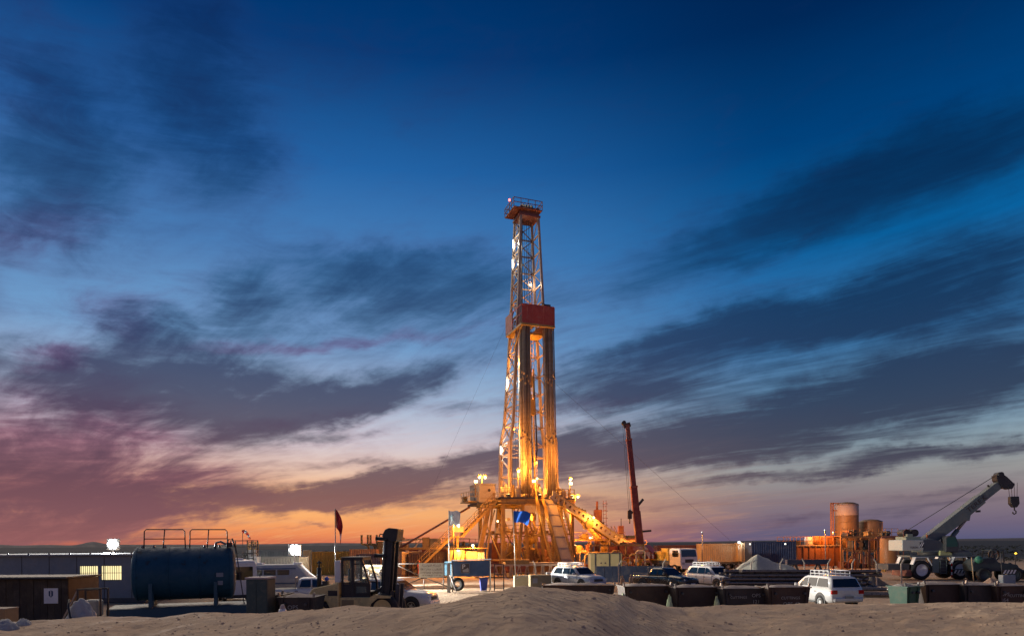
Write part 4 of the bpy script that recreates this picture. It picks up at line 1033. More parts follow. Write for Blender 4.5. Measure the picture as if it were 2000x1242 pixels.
# ------------------------------------------------------------------ blue fuel tank on a skid
P_TANK = paint('tank_blue', (0.002, 0.060, 0.110), 0.72, wear=0.3, dirt=(0.012, 0.03, 0.04), scale=0.5, rust=(.02, .03, .035))
P_SKID = paint('skid_blue', (0.008, 0.075, 0.12), 0.5, wear=0.4, dirt=(0.06, 0.06, 0.05))
def fuel_tank():
    t = thing('fuel_tank', 'dark blue cylindrical fuel tank on a skid with two top railings', 'tank', (gx(362, 34.6), 34.6, 0), R(22))
    r = 1.32; zc = 2.33
    dome = [(.04, .16), (.5, .15), (.9, .115), (1.14, .06), (1.25, .01), (1.30, -.05)]
    prof = [(a, -2.22 - b) for a, b in dome] + [(r, -2.12), (r, 2.12)] + [(a, 2.22 + b) for a, b in reversed(dome)]
    MB().lathe(prof, 40, (0, 0, zc), 'X').build('tank_shell', P_TANK, t)
    for x in (-2.1, -.7, .7, 2.1):
        MB().lathe([(r + .002, x - .035), (r + .018, x - .025), (r + .018, x + .025), (r + .002, x + .035)], 40, (0, 0, zc), 'X', False).build('weld_band', P_TANK, t)
    for x in (-1.45, 1.42):
        MB().prism([(-.95, .72), (.95, .72), (.95, 1.5), (.6, 1.28), (0, 1.12), (-.6, 1.28), (-.95, 1.5)], x - .09, x + .09, 'X').build('saddle', P_TANK, t)
        MB().bb(x - .075, x + .075, -1.44, -1.33, .7, 1.9).build('side_post', P_SKID, t)
    for y in (-1.25, 1.25): MB().ibeam((-3.3, y, .48), (3.4, y, .48), .22, .46, .04).build('skid_beam', P_SKID, t)
    for x in (-3.2, -1.6, 0, 1.6, 3.3): MB().bar((x, -1.14, .45), (x, 1.14, .45), .18, .3).build('skid_crossbeam', P_SKID, t)
    MB().bb(-3.3, 3.4, -1.36, -1.345, .27, .69).build('skid_plate', P_SKID, t)
    MB().bb(-3.3, 3.4, -1.2, 1.2, .705, .73).build('skid_deck', P_SKID, t)
    for x0, x1 in ((-1.82, .02), (.22, 1.98)):
        m = MB()
        m.tube([(x0, -.35, 3.55), (x0 + .02, -.35, 4.42), (x0 + .10, -.35, 4.52), (x1 - .10, -.35, 4.52), (x1 - .02, -.35, 4.42), (x1, -.35, 3.55)], .028, 8)
        m.bar((x0 + .02, -.35, 4.05), (x1 - .02, -.35, 4.05), .045).cyl(((x0 + x1) / 2 - .08, -.35, 3.55), ((x0 + x1) / 2, -.35, 4.52), .028)
        m.build('top_railing', P_BLACK, t)
    for x in (-1.9, -1.4, -.9, .9, 1.4, 1.6): MB().cyl((x, -.2, 3.6), (x, -.2, 3.74), .06, n=8).build('top_fitting', P_STEEL, t)
    MB().tube([(1.4, -.4, 3.6), (1.45, -.4, 3.85), (1.65, -.4, 3.9), (1.95, -.4, 3.75), (2.05, -.4, 3.62)], .06, 8).build('filler_pipe', P_STEEL, t)
    MB().tube([(1.95, -.5, 3.62), (2.0, -.5, 4.0), (2.2, -.5, 4.05), (2.35, -.5, 3.6)], .045, 8).bb(2.0, 2.2, -.6, -.4, 3.62, 3.85).build('vent_pipe', P_BLACK, t)
    m = MB()
    for y in (-.85, -.45): m.bar((2.35, y, 3.7), (2.75, y, .73), .05)
    for k in range(9):
        p = Vector((2.35, -.85, 3.5)).lerp(Vector((2.75, -.85, .9)), k / 8); m.bar(p, p + Vector((0, .4, 0)), .04)
    m.build('ladder', P_BLACK, t)
    P_PL = flat('placard', (.22, .25, .28))
    for x, z, w, h in ((1.62, 2.25, .32, .20), (1.64, 1.88, .24, .28)):
        y = -math.sqrt(r * r - (z - zc) ** 2) - .014
        MB().box((x, y, z), (w, .012, h)).build('placard', P_PL, t)
fuel_tank()

# ------------------------------------------------------------------ white rough-terrain crane at the right
P_CRANE = paint('crane_white', (0.115, 0.145, 0.145), 0.45, wear=0.3)
P_CRANEG = paint('crane_green_grey', (0.22, 0.27, 0.22), 0.5, wear=0.35)
def stripes(par, c, w, h, n, nm='hazard_board', ang=0.5):
    """striped board: one object for the board, one for each painted bar"""
    b = MB().box(c, (w, .02, h)).build(nm, P_BLACK, par)
    for k in range(n):
        x = c[0] - w / 2 + w * (k + .5) / n; q = w / n * .27
        y = c[1] - .013
        MB().add([(x - q - h * .25, y, c[2] - h * .45), (x + q - h * .25, y, c[2] - h * .45), (x + q + h * .25, y, c[2] + h * .45), (x - q + h * .25, y, c[2] + h * .45),
                  (x - q - h * .25, y + .004, c[2] - h * .45), (x + q - h * .25, y + .004, c[2] - h * .45), (x + q + h * .25, y + .004, c[2] + h * .45), (x - q + h * .25, y + .004, c[2] + h * .45)],
                 [(0, 1, 2, 3), (7, 6, 5, 4), (0, 4, 5, 1), (1, 5, 6, 2), (2, 6, 7, 3), (3, 7, 4, 0)]).build('stripe', P_WHITE, par)
def rt_crane():
    t = thing('mobile_crane', 'white rough-terrain crane with raised telescopic boom and hook block', 'crane', (gx(1820, 66), 66, 0), R(0))
    for x in (-1.83, 1.83):
        for s in (-1, 1): wheel(t, x, s * 1.15, .92, .62, P_WHITE)
        for s in (-1.22, 1.22):
            MB().bar((x - .85, s, 1.45), (x - .55, s, 2.12), .5, .06, up=(0, 0, 1)).build('mudguard', P_WHITE, t)
            MB().bar((x - .55, s, 2.12), (x + .55, s, 2.12), .5, .06).build('mudguard', P_WHITE, t)
            MB().bar((x + .55, s, 2.12), (x + .95, s, 1.35), .5, .06).build('mudguard', P_WHITE, t)
    MB().bb(-2.9, 3.6, -.75, .75, .75, 1.5).build('chassis', P_DARK, t)
    MB().bb(-2.75, 3.7, -1.1, 1.1, 2.16, 2.3).build('deck', P_CRANE, t)
    MB().bb(-.75, -.08, -1.3, -.7, .65, 1.98).build('tool_box', P_CRANEG, t, .03)
    MB().bb(-.04, .55, -1.3, -.7, .55, 1.7).build('step_box', P_DARK, t)
    m = MB()
    for k in range(5): m.bar((-.04, -1.36, .6 + k * .3), (.55, -1.36, .6 + k * .3), .05)
    for x in (-.04, .55): m.bar((x, -1.36, .5), (x, -1.36, 1.95), .05)
    m.build('access_ladder', P_CRANE, t)
    MB().prism([(0.1, 2.3), (.1, 2.75), (.75, 2.75), (1.2, 2.5), (1.2, 2.3)], -1.15, .2).build('battery_box', paint('crane_yellowgreen', (.52, .53, .24), .5), t)
    MB().prism([(1.25, 2.3), (1.35, 2.78), (2.85, 2.72), (3.2, 2.3)], -1.1, 1.1).build('engine_hood', P_CRANE, t, .04)
    MB().bb(2.9, 4.2, -1.05, 1.05, 1.2, 2.1).build('front_frame', P_DARK, t, .05)
    MB().bb(-4.9, -2.9, -1.2, 1.2, .95, 1.5).build('outrigger_beam', P_DARK, t)
    MB().bb(-3.2, -2.7, -1.25, 1.25, .35, .95).build('outrigger_box', P_OXIDE, t)
    MB().bb(3.6, 4.1, -1.9, 1.9, .5, .95).build('outrigger_beam', P_DARK, t)
    stripes(t, (1.6, -1.75, .78), 1.25, .36, 4, 'hazard_board')
    MB().bb(.95, 1.9, -1.72, -1.2, .95, 1.02).build('outrigger_float', P_CRANE, t)
    for k in range(6): MB().bb(.78, .86, -1.72, -1.64, .2 + k * .27, .2 + k * .27 + .268).build('marker_pole_band', P_WHITE if k % 2 else P_TAIL, t)
    # upper works
    MB().cyl((-.3, 0, 2.3), (-.3, 0, 2.6), .95, n=24).build('turntable', P_DARK, t)
    MB().prism([(-1.45, 2.6), (-1.45, 3.75), (-.9, 3.95), (.3, 3.6), (.9, 2.9), (.9, 2.6)], -.95, .95).build('slewing_frame', P_CRANE, t)
    MB().bb(-3.55, -1.5, -1.2, 1.2, 2.75, 3.78).build('counterweight', paint('counterweight_white', (.50, .51, .45), .5, wear=.3), t, .06)
    lettering('TEREX', .26, P_LIVERY, t, (-2.45, -1.212, 3.05))
    stripes(t, (-1.72, -1.212, 3.3), .34, .5, 2, 'hazard_plate')
    MB().bb(-3.0, -1.6, -.9, .9, 3.78, 4.1).bb(-2.9, -2.4, -.95, -.5, 4.1, 4.35).build('winch_frame', P_CRANEG, t)
    for x in (-2.7, -1.95): MB().cyl((x, -.6, 4.45), (x, .6, 4.45), .34, n=16).build('winch_drum', P_BLACK, t)
    MB().tube([(-3.1, -.7, 4.0), (-3.15, -.7, 4.6), (-2.9, -.7, 4.8), (-2.6, -.7, 4.7)], .05).build('hose', P_OXIDE, t)
    MB().cyl((-.95, -.8, 3.9), (-.95, -.8, 4.1), .03).lathe([(.02, 0), (.09, .02), (.09, .15), (.02, .2)], 10, (-.95, -.8, 4.1)).build('beacon', paint('beacon_orange', (.6, .15, .02), .3, wear=0, bump=0), t)
    cb = MB().prism([(.5, 2.6), (.5, 3.9), (.75, 4.15), (1.45, 4.1), (1.75, 3.4), (1.7, 2.6)], -1.35, -.55).build('cab', P_DARK, t, .04)
    MB().prism([(.58, 3.1), (.58, 3.85), (.8, 4.05), (1.4, 4.0), (1.62, 3.4), (1.6, 3.1)], -1.365, -1.352).build('window', paint('cab_green_glass', (.03, .10, .07), .1, wear=0, bump=0), cb)
    # boom
    bm_ = bpy.data.objects.new('boom', None); COL.objects.link(bm_); bm_.parent = t
    ang = math.atan2(9.42 - 3.45, 6.95 + .75); bm_.location = (-.75, 0, 3.45); bm_.rotation_euler = (0, -ang, 0)
    MB().prism([(-.6, -.3), (-.3, .5), (6.9, .48), (6.9, -.45), (5.0, -.5), (4.6, -.85), (4.2, -.62), (.8, -.5)], -.42, .42).build('base_section', P_CRANE, bm_, .02)
    MB().bb(6.9, 8.9, -.34, .34, -.34, .40).build('first_extension', P_CRANE, bm_)
    MB().bb(8.9, 9.3, -.28, .28, -.26, .34).build('second_extension', P_CRANE, bm_)
    MB().prism([(9.1, -.45), (9.1, .55), (9.35, .95), (9.6, .7), (9.85, .9), (10.05, .2), (10.2, -.85), (9.75, -.95)], -.36, .36).build('boom_head', P_BLACK, bm_)
    for z in (.72, -.72): MB().cyl((9.75, -.4, z), (9.75, .4, z), .26, n=14).build('sheave', P_BLACK, bm_)
    MB().bar((8.3, 0, .4), (8.3, 0, .62), .12).bar((5.6, -.46, -.52), (5.9, -.46, -.72), .2).build('boom_bracket', P_BLACK, bm_)
    lettering('TEREX', .62, P_LIVERY, bm_, (6.1, -.428, .0), squeeze=1.25)
    c0, c1 = Vector((1.15, 0, 3.1)), Vector((3.35, 0, 5.75))
    MB().cyl(c0, c0.lerp(c1, .6), .22, n=14).build('lift_cylinder', P_CRANE, t)
    MB().cyl(c0.lerp(c1, .6), c1, .14, n=14).build('lift_rod', P_STEEL, t)
    MB().cyl((-2.3, 0, 4.75), (6.3, 0, 10.0), .03, n=6).build('hoist_rope', P_BLACK, t)
    hd = Vector((7.9, 0, 9.55))
    for k in range(4): MB().cyl((hd.x - .5 + k * .3, 0, hd.z - .3), (hd.x - .35 + k * .24, 0, 7.85), .022, n=5).build('hoist_fall', P_BLACK, t)
    hk = MB().prism([(7.5, 7.9), (8.35, 7.9), (8.4, 7.2), (8.15, 6.85), (7.8, 6.85), (7.5, 7.2)], -.2, .2).build('hook_block', P_BLACK, t, .04)
    MB().tube([(8.0, 0, 6.85), (8.0, 0, 6.6), (8.16, 0, 6.48), (8.14, 0, 6.28), (7.98, 0, 6.2), (7.84, 0, 6.3), (7.85, 0, 6.42)], .06, 8).build('hook', P_BLACK, hk)
    return t
rt_crane()

# ------------------------------------------------------------------ red boom truck crane behind the rig
P_CRED = paint('crane_red', (0.12, 0.016, 0.010), 0.45, wear=0.3)
def truck_crane():
    t = thing('truck_crane', 'truck crane with a steep red boom and white cab', 'crane', (gx(1298, 85), 85, 0), R(-66))
    up = bpy.data.objects.new('upper_works', None); COL.objects.link(up); up.parent = t; up.location = (-.75, -1.35, 0); up.rotation_euler = (0, 0, R(36))
    MB().bb(-4.2, 3.2, -1.1, 1.1, 1.0, 1.5).build('chassis', P_DARK, t)
    cab = MB().prism([(2.6, .9), (2.6, 2.9), (3.0, 3.0), (4.5, 2.95), (4.75, 1.9), (4.75, .9)], -1.25, 1.25).build('cab', P_WHITE, t, .06)
    MB().bar((4.60, 0, 2.82), (4.78, 0, 2.0), 2.1, .04).build('windscreen', GL, cab)
    for s in (-1, 1): MB().bb(3.2, 4.3, s * 1.26 - .01, s * 1.26 + .01, 2.0, 2.75).build('side_window', GL, cab)
    MB().bb(4.72, 4.86, -1.2, 1.2, .6, 1.0).build('bumper', P_WHITE, cab)
    for s in (-.9, .9): MB().bb(4.74, 4.82, s - .18, s + .18, 1.1, 1.35).build('headlight', P_HEAD, cab)
    MB().bb(4.75, 4.8, -.6, .6, 1.3, 1.7).build('grille', P_LIVERY, cab)
    for x in (3.6, 2.0, -1.8, -3.1):
        for s in (-1, 1): wheel(t, x, s * 1.1, .55, .38, P_WHITE)
    MB().bb(-1.6, 2.3, -1.2, -.5, 1.5, 2.6).bb(.9, 2.2, -1.2, 0, 1.5, 3.0).build('engine_box', paint('crane_yellow', (.6, .36, .06), .5), t, .04)
    MB().prism([(-4.4, 1.7), (-4.4, 3.3), (-2.6, 3.7), (-.6, 3.4), (.6, 2.2), (.6, 1.7)], -1.1, 1.1).build('slewing_body', P_CRED, up, .04)
    MB().bb(-5.4, -4.0, -1.25, 1.25, 2.0, 3.4).build('counterweight', P_CRED, up, .05)
    for k in range(5): MB().cyl((-3.8 + k * .55, -.8, 3.5), (-3.8 + k * .55, .8, 3.5), .2 + .1 * (k % 2), n=10).build('winch', P_BLACK, up)
    # boom leans slightly to the left in the picture plane: set in the crane's own frame
    bo = bpy.data.objects.new('boom', None); COL.objects.link(bo); bo.parent = up; bo.location = (-1.6, 0, 3.2); bo.rotation_euler = (0, 0, R(30))
    tip = Vector((-1.4, 0.4, 15.6)); dr = tip.normalized()
    MB().bar((0, 0, -.3), dr * 7.6, .78, .78, up=(0, 1, 0)).build('base_section', P_CRED, bo)
    MB().bar(dr * 7.6, dr * 13.6, .6, .6, up=(0, 1, 0)).build('middle_section', P_CRED, bo)
    MB().bar(dr * 13.6, dr * 15.5, .48, .48, up=(0, 1, 0)).build('top_section', P_OXIDE, bo)
    for q in (7.55, 13.55): MB().bar(dr * (q - .12), dr * (q + .12), .88 if q < 9 else .7, .88 if q < 9 else .7, up=(0, 1, 0)).build('section_collar', P_OXIDE, bo)
    MB().bar(dr * 15.3 + Vector((-.5, 0, 0)), dr * 15.3 + Vector((.35, 0, .2)), .4, .55).cyl(dr * 15.6 + Vector((-.45, -.35, .1)), dr * 15.6 + Vector((-.45, .35, .1)), .26, n=12).build('boom_head', P_BLACK, bo)
    MB().bar(dr * 5.2 + Vector((.3, 0, 0)), dr * 5.6 + Vector((1.0, 0, .4)), .3).bar(dr * 4.2 + Vector((-.5, 0, 0)), dr * 4.6 + Vector((-.9, 0, 0)), .35).bar(dr * 1.5 + Vector((.4, 0, .4)), dr * 1.5 + Vector((1.6, 0, .5)), .25).build('boom_fitting', P_BLACK, bo)
    for k in (-.95, -.75): MB().cyl(dr * 15.4 + Vector((k + .35, 0, 0)), (tip.x + k + 1.05, .2, 4.5), .022, n=5).build('hoist_rope', P_BLACK, bo)
    MB().bb(tip.x - .05, tip.x + .45, 0, .4, 3.5, 4.55).cyl((tip.x + .2, .2, 2.9), (tip.x + .2, .2, 3.5), .07).build('hook_block', P_BLACK, bo)
    MB().cyl(dr * 1.0 + Vector((.5, 0, -1.2)), dr * 4.5 + Vector((.35, 0, 0)), .2).build('lift_cylinder', P_CRED, bo)
    return t
truck_crane()

# ------------------------------------------------------------------ containers and cabins
def corrugated(w, h, n, dep=.05):
    """front sheet of a container, in x,z, folded in trapezoids"""
    m = MB(); V = []
    xs = []
    for k in range(n):
        a = -w / 2 + w * k / n; s = w / n
        xs += [(a, 0), (a + s * .3, 0), (a + s * .4, dep), (a + s * .9, dep)]
    xs.append((w / 2, 0))
    for z in (0, h): V += [(x, y, z) for x, y in xs]
    q = len(xs)
    m.add(V, [(i, i + 1, q + i + 1, q + i) for i in range(q - 1)])
    return m
def container(label, px, D, w, d, h, mat, yaw=0, z0=0.0, n=None, name='shipping_container', cat='container', doors=False):
    t = thing(name, label, cat, (gx(px, D), D, z0), yaw)
    MB().bb(-w / 2 + .06, w / 2 - .06, -d / 2 + .10, d / 2 - .06, .08, h - .05).build('shell', mat, t)
    me = corrugated(w - .2, h - .28, n or int(w / .28)).mesh('side_sheet')
    link('side_sheet', me, mat, t, (0, -d / 2 + .02, .14)); link('side_sheet', me, mat, t, (0, d / 2 - .02, .14), (0, 0, math.pi))
    me2 = corrugated(d - .2, h - .28, int(d / .28)).mesh('end_sheet')
    for s in (-1, 1): link('end_sheet', me2, mat, t, (s * (w / 2 - .02), 0, .14), (0, 0, s * R(90)))
    for sx in (-1, 1):
        for sy in (-1, 1): MB().box((sx * (w / 2 - .06), sy * (d / 2 - .06), h / 2), (.125, .125, h)).build('corner_post', mat, t)
    for sy in (-1, 1):
        MB().bb(-w / 2 + .12, w / 2 - .12, sy * (d / 2 - .06) - .055, sy * (d / 2 - .06) + .055, h - .13, h - .003).build('top_rail', mat, t)
        MB().bb(-w / 2 + .12, w / 2 - .12, sy * (d / 2 - .06) - .055, sy * (d / 2 - .06) + .055, .0, .14).build('bottom_rail', mat, t)
    if doors:
        for s in (-1, 1):
            MB().bb(s * .04 if s > 0 else -w / 2 + .14, w / 2 - .14 if s > 0 else -.04, -d / 2 - .03, -d / 2 + .015, .16, h - .15).build('door', mat, t)
            for q in (.25, .7): MB().cyl((s * w / 2 * q, -d / 2 - .05, .1), (s * w / 2 * q, -d / 2 - .05, h - .1), .022, n=6).build('lock_rod', P_STEEL, t)
    return t
C_YEL = paint('container_yellow', (.56, .32, .04), .5, wear=.35)
C_ORG = paint('container_orange', (.55, .27, .10), .5, wear=.35)
C_PLUM = paint('container_plum', (.10, .055, .055), .55, wear=.3)
C_TAN = paint('container_tan', (.50, .36, .20), .55, wear=.4)
C_BROWN = paint('timber_and_shade_brown', (.11, .06, .035), .6, wear=.35)
C_GREEN = paint('container_greygreen', (.22, .27, .25), .55, wear=.3)
C_NAVY = paint('container_navy', (.012, .03, .085), .5, wear=.3)
C_BLUE = paint('cabin_bluegrey', (.20, .23, .25), .55, wear=.3)
C_OLIVE = paint('olive_tan', (.24, .19, .09), .55, wear=.35)
container('yellow steel container beyond the forklift cab roof', 652, 86, 4.9, 2.5, 2.85, C_YEL, R(3))
container('orange container beside the red flag, next to the yellow one', 712, 84, 3.2, 2.5, 3.15, C_ORG, R(3))
container('dark plum container with closed doors behind the forklift mast', 722, 76, 2.6, 2.5, 2.65, C_PLUM, R(4), doors=True)
container('pale orange container end with tall ribs behind the gate', 786, 82, 2.4, 6.0, 2.85, C_TAN, R(-14))
container('shaded side of the pale orange container, painted dark brown, below the yellow stairs', 838, 81, 4.6, 2.4, 2.75, C_BROWN, R(2))  # dark side of the container above, its shade put into the brown
container('grey green ribbed container right under the far floodlight', 545, 76, 6.4, 2.4, 3.15, C_GREEN, R(-3))
container('low pale grey container behind the minibus roof', 548, 60, 4.2, 2.3, 2.7, paint('container_pale', (.40, .42, .38), .55), R(-3))
container('small white box container left of the pale grey container', 498, 58, .65, .8, 2.75, P_WHITE, R(0), n=4)
container('tan container on a flat trailer in sodium light', 1403, 94, 5.4, 2.5, 2.5, C_TAN, R(-2), 1.0)
container('narrow tan container end at the right of the trailer', 1449, 92, 1.1, 2.4, 2.55, C_TAN, R(4), 1.05)
container('long navy blue container behind the gravel heap', 1504, 86, 5.5, 2.5, 2.75, C_NAVY, R(0), 1.0)
container('long dark maroon container beyond the red crane', 1320, 99, 6.0, 2.5, 3.3, paint('container_maroon', (.13, .05, .055), .55), R(0))
for px, D, w in ((1403, 94, 5.8), (1504, 86, 5.9)):
    t = thing('flat_trailer', 'flat trailer under the tan container' if px < 1450 else 'flat trailer under the navy blue container', 'trailer', (gx(px, D), D, 0))
    MB().bb(-w / 2, w / 2, -1.2, 1.2, .72, .98).build('bed', P_DARK, t)
    for x in (-w / 2 + .8, w / 2 - 1.9, w / 2 - .8):
        for s in (-1, 1): wheel(t, x, s * .95, .36, .25)

# tan generator box with dark straps
t = thing('generator_box', 'tan generator box with dark corner straps under the inclined girder', 'generator', (gx(1181, 74), 74, 0), R(0))
MB().bb(-1.7, 1.7, -1.1, 1.1, .35, 2.55).build('housing', C_OLIVE, t, .04)
for x in (-1.15, 0.35, 1.45): MB().bb(x - .07, x + .07, -1.13, 1.13, .35, 2.58).build('strap', P_BLACK, t)
MB().bb(-1.75, 1.75, -1.15, 1.15, 2.58, 2.64).build('roof', P_BLACK, t)
MB().bb(-1.75, 1.75, -1.15, 1.15, .05, .35).build('skid', P_YEL, t)
for x in (-.55, -.1): MB().cyl((x, -1.13, 1.55), (x, -1.1, 1.55), .09, n=12).build('gauge', P_LIVERY, t)
# beige box with round fans
t = thing('cooling_unit', 'beige cooling unit with three round fans beside the forklift cab', 'cooling unit', (gx(735, 58), 58, 0), R(0))
MB().bb(-1.15, 1.15, -.9, .9, .1, 1.95).build('housing', paint('cooler_beige', (.50, .44, .27), .55), t, .04)
for x, z in ((-.75, 1.35), (0, .95), (.72, 1.35)):
    o = MB().lathe([(.33, 0), (.36, .02), (.36, .05), (.30, .05), (.28, 0)], 24, (x, -.96, z), 'Y', False).build('fan', P_DARK, t)
    MB().cyl((x, -.915, z), (x, -.905, z), .29, n=20).build('fan_opening', P_BLACK, o)
    for k in range(5):
        a = k * 1.2566; MB().box((x + math.cos(a) * .15, -.93, z + math.sin(a) * .15), (.22, .015, .09), Matrix.Rotation(-a, 3, 'Y')).build('fan_blade', P_GREY, o)
MB().bb(-.5, .4, -.908, -.9, 1.72, 1.80).build('name_plate', P_LIVERY, t)

# exhaust goosenecks and pumps on the mud tanks left of the rig
t = thing('mud_pump_skid', 'yellow pump skid with four tall bent exhaust pipes left of the rig', 'pump skid', (gx(745, 88), 88, 0), R(0))
MB().bb(-3.4, 3.6, -1.2, 1.2, 2.6, 3.1).build('deck', P_YEL, t)
for x in (-3, 0, 3): MB().bar((x, -1, 0), (x, -1, 2.6), .25).build('leg', P_YEL, t)
for x in (-2.55, -1.75, -1.4, -.6):
    MB().tube([(x + .9, 0, 3.1), (x + .85, 0, 3.5), (x + .5, 0, 3.72), (x + .1, 0, 3.75), (x, 0, 3.9), (x, 0, 4.95)], .14, 8).build('exhaust_pipe', P_YEL, t)
for x, h, w in ((.2, 1.0, 1.0), (1.8, .9, 1.4), (3.0, .6, .9)): MB().bb(x - w / 2, x + w / 2, -.9, .9, 3.1, 3.1 + h).cyl((x, -.95, 3.1 + h * .6), (x, -.9, 3.1 + h * .6), .3, n=12).build('engine', P_YEL, t, .05)
MB().lathe([(.05, 0), (.8, .1), (.75, .5), (.3, .75), (.05, .8)], 18, (2.3, 0, 4.0)).build('air_filter', P_YEL, t)
t = thing('mud_tank', 'long yellow mud tank with railing and cabinets between gate and rig', 'mud tank', (gx(845, 86), 86, 0), R(0))
MB().bb(-3.6, 3.4, -1.2, 1.2, .6, 3.05).build('tank_body', P_OXIDE, t)
MB().bb(-4.6, 4.6, -1.4, 1.4, 3.05, 3.3).build('walkway', P_YEL, t)
MB().bb(-.3, 1.0, -.8, .4, 3.3, 4.35).build('cabinet', C_OLIVE, t, .03); MB().bb(-1.2, -.35, -.8, .2, 3.3, 4.55).build('pump_housing', P_YEL, t)
MB().bar((-4.2, -.6, 3.3), (-3.9, -.6, 4.1), .2).bar((-4.0, -.6, 4.15), (-1.0, -.6, 4.35), .25, .22).bar((-2.2, -.6, 3.3), (-1.4, -.6, 4.2), .12).build('davit', P_CREAM, t)
for x in (-3.0, -1.4, .4, 2.2): MB().bb(x - .2, x + .2, -1.44, -1.4, 2.5, 3.0).build('hatch', P_CREAM, t)
railing(t, (-4.6, 1.35), (4.6, 1.35), 3.3, n=8)
# lit pump house behind the blue shelter
t = thing('pump_house', 'small pump house glowing yellow under a sodium lamp behind the shelter', 'hut', (gx(918, 80), 80, 0), R(0))
MB().bb(-2.3, -.6, -.8, .8, .9, 3.0).build('lit_panel', paint('panel_yellow', (.72, .52, .12), .5), t)
MB().bb(-.5, .9, -.7, .9, .9, 2.9).build('cabinet', P_CREAM, t, .04)
for x in (1.0, 1.2, 1.45, 1.65): MB().cyl((x, -.7, .6), (x, -.7, 2.7), .08).build('gas_bottle', P_WHITE, t)
MB().bb(-2.6, 2.0, -1.1, 1.1, .45, .9).build('plinth', P_OXIDE, t)
for k in range(4): MB().bar((-2.2 + k * .45, -.85, .9), (-1.75 + k * .45, -.85, 2.9), .06).build('brace', P_OXIDE, t)
for x in (-2.5, 2.0): MB().bar((x, -.95, .9), (x, -.95, 3.15), .1).build('roof_post', P_YEL, t)
MB().bb(-2.7, 2.1, -1.2, 1.2, 3.15, 3.22).build('roof', P_YEL, t)
MB().cyl((.4, -1.0, 3.2), (.4, -1.0, 3.45), .04).lathe([(.02, -.16), (.13, -.08), (.16, 0), (.12, .1), (.02, .16)], 12, (.4, -1.2, 3.5)).build('lamp', G_SODIUM, t)
lamp('hut_lamp', t, (.4, -1.6, 3.5), SODIUM, 1300, .15); MB().box((-1.3, -1.1, 2.95), (.3, .12, .12)).build('strip_lamp', G_TUBE, t); lamp('hut_lamp', t, (-1.3, -1.4, 2.7), (1, .62, .2), 160, .15)
t = thing('service_skid', 'long low orange service skid at the foot of the rig', 'skid', (gx(1000, 81), 81, 0), R(4))
MB().bb(-3.5, 2.0, -.8, .8, 1.7, 1.85).build('deck', P_YEL, t)
for x in (-3.2, -1.4, .3, 1.8): MB().bar((x, 0, 0), (x, 0, 1.7), .25).build('leg', P_YEL, t)
for x, h in ((-2.4, 1.2), (-.6, .8), (1.0, 1.0)): MB().bb(x - .6, x + .6, -.6, .6, .3, .3 + h).cyl((x, -.65, .7), (x, -.6, .7), .25, n=12).build('pump', P_OXIDE, t, .05)

# ------------------------------------------------------------------ pipe rack with trestles in front of the rig
t = thing('pipe_rack', 'low yellow pipe rack on A-shaped trestles in front of the rig', 'pipe rack', (gx(1012, 75), 75, 0), R(1))
for k in range(11):
    x = -4.2 + k * .86
    MB().bar((x - .28, 0, 0), (x - .06, 0, 1.15), .11).bar((x + .28, 0, 0), (x + .06, 0, 1.15), .11).bar((x - .18, 0, .5), (x + .18, 0, .5), .08).bb(x - .14, x + .14, -.5, .5, 1.15, 1.25).build('trestle', P_CREAM, t)
MB().bb(-4.8, 5.2, -.5, -.3, 1.25, 1.42).bb(-4.8, 5.2, .3, .5, 1.25, 1.42).build('rail_beam', P_CREAM, t)
MB().bb(-4.8, 5.2, -.55, .55, .0, .1).build('base_plate', P_YEL, t)
MB().bb(-1.4, 1.2, -.45, .45, 1.45, 1.9).build('tool_tray', P_YEL, t)
for i in range(6):
    o = MB().cyl((-4.5 + .2 * (i % 2), 0, 0), (4.6 - .3 * (i % 3), 0, 0), .085, n=8).build('casing_pipe', P_CREAM)
    o.location = (gx(1060, 76.6) , 76.2 + i * .2, 1.5); tag(o, 'pale casing pipe lying flat behind the trestle rack before the rig', 'pipe', 'casing pipes laid behind the trestle rack')
t = thing('pipe_bearer', 'grey timber bearer frame holding the casing pipes before the rig', 'rack', (gx(1060, 76.6), 76.7, 0))
for x in (-3.6, 0, 3.6): MB().bb(x - .15, x + .15, -.8, .8, 0, 1.41).build('bearer', P_GREY, t)

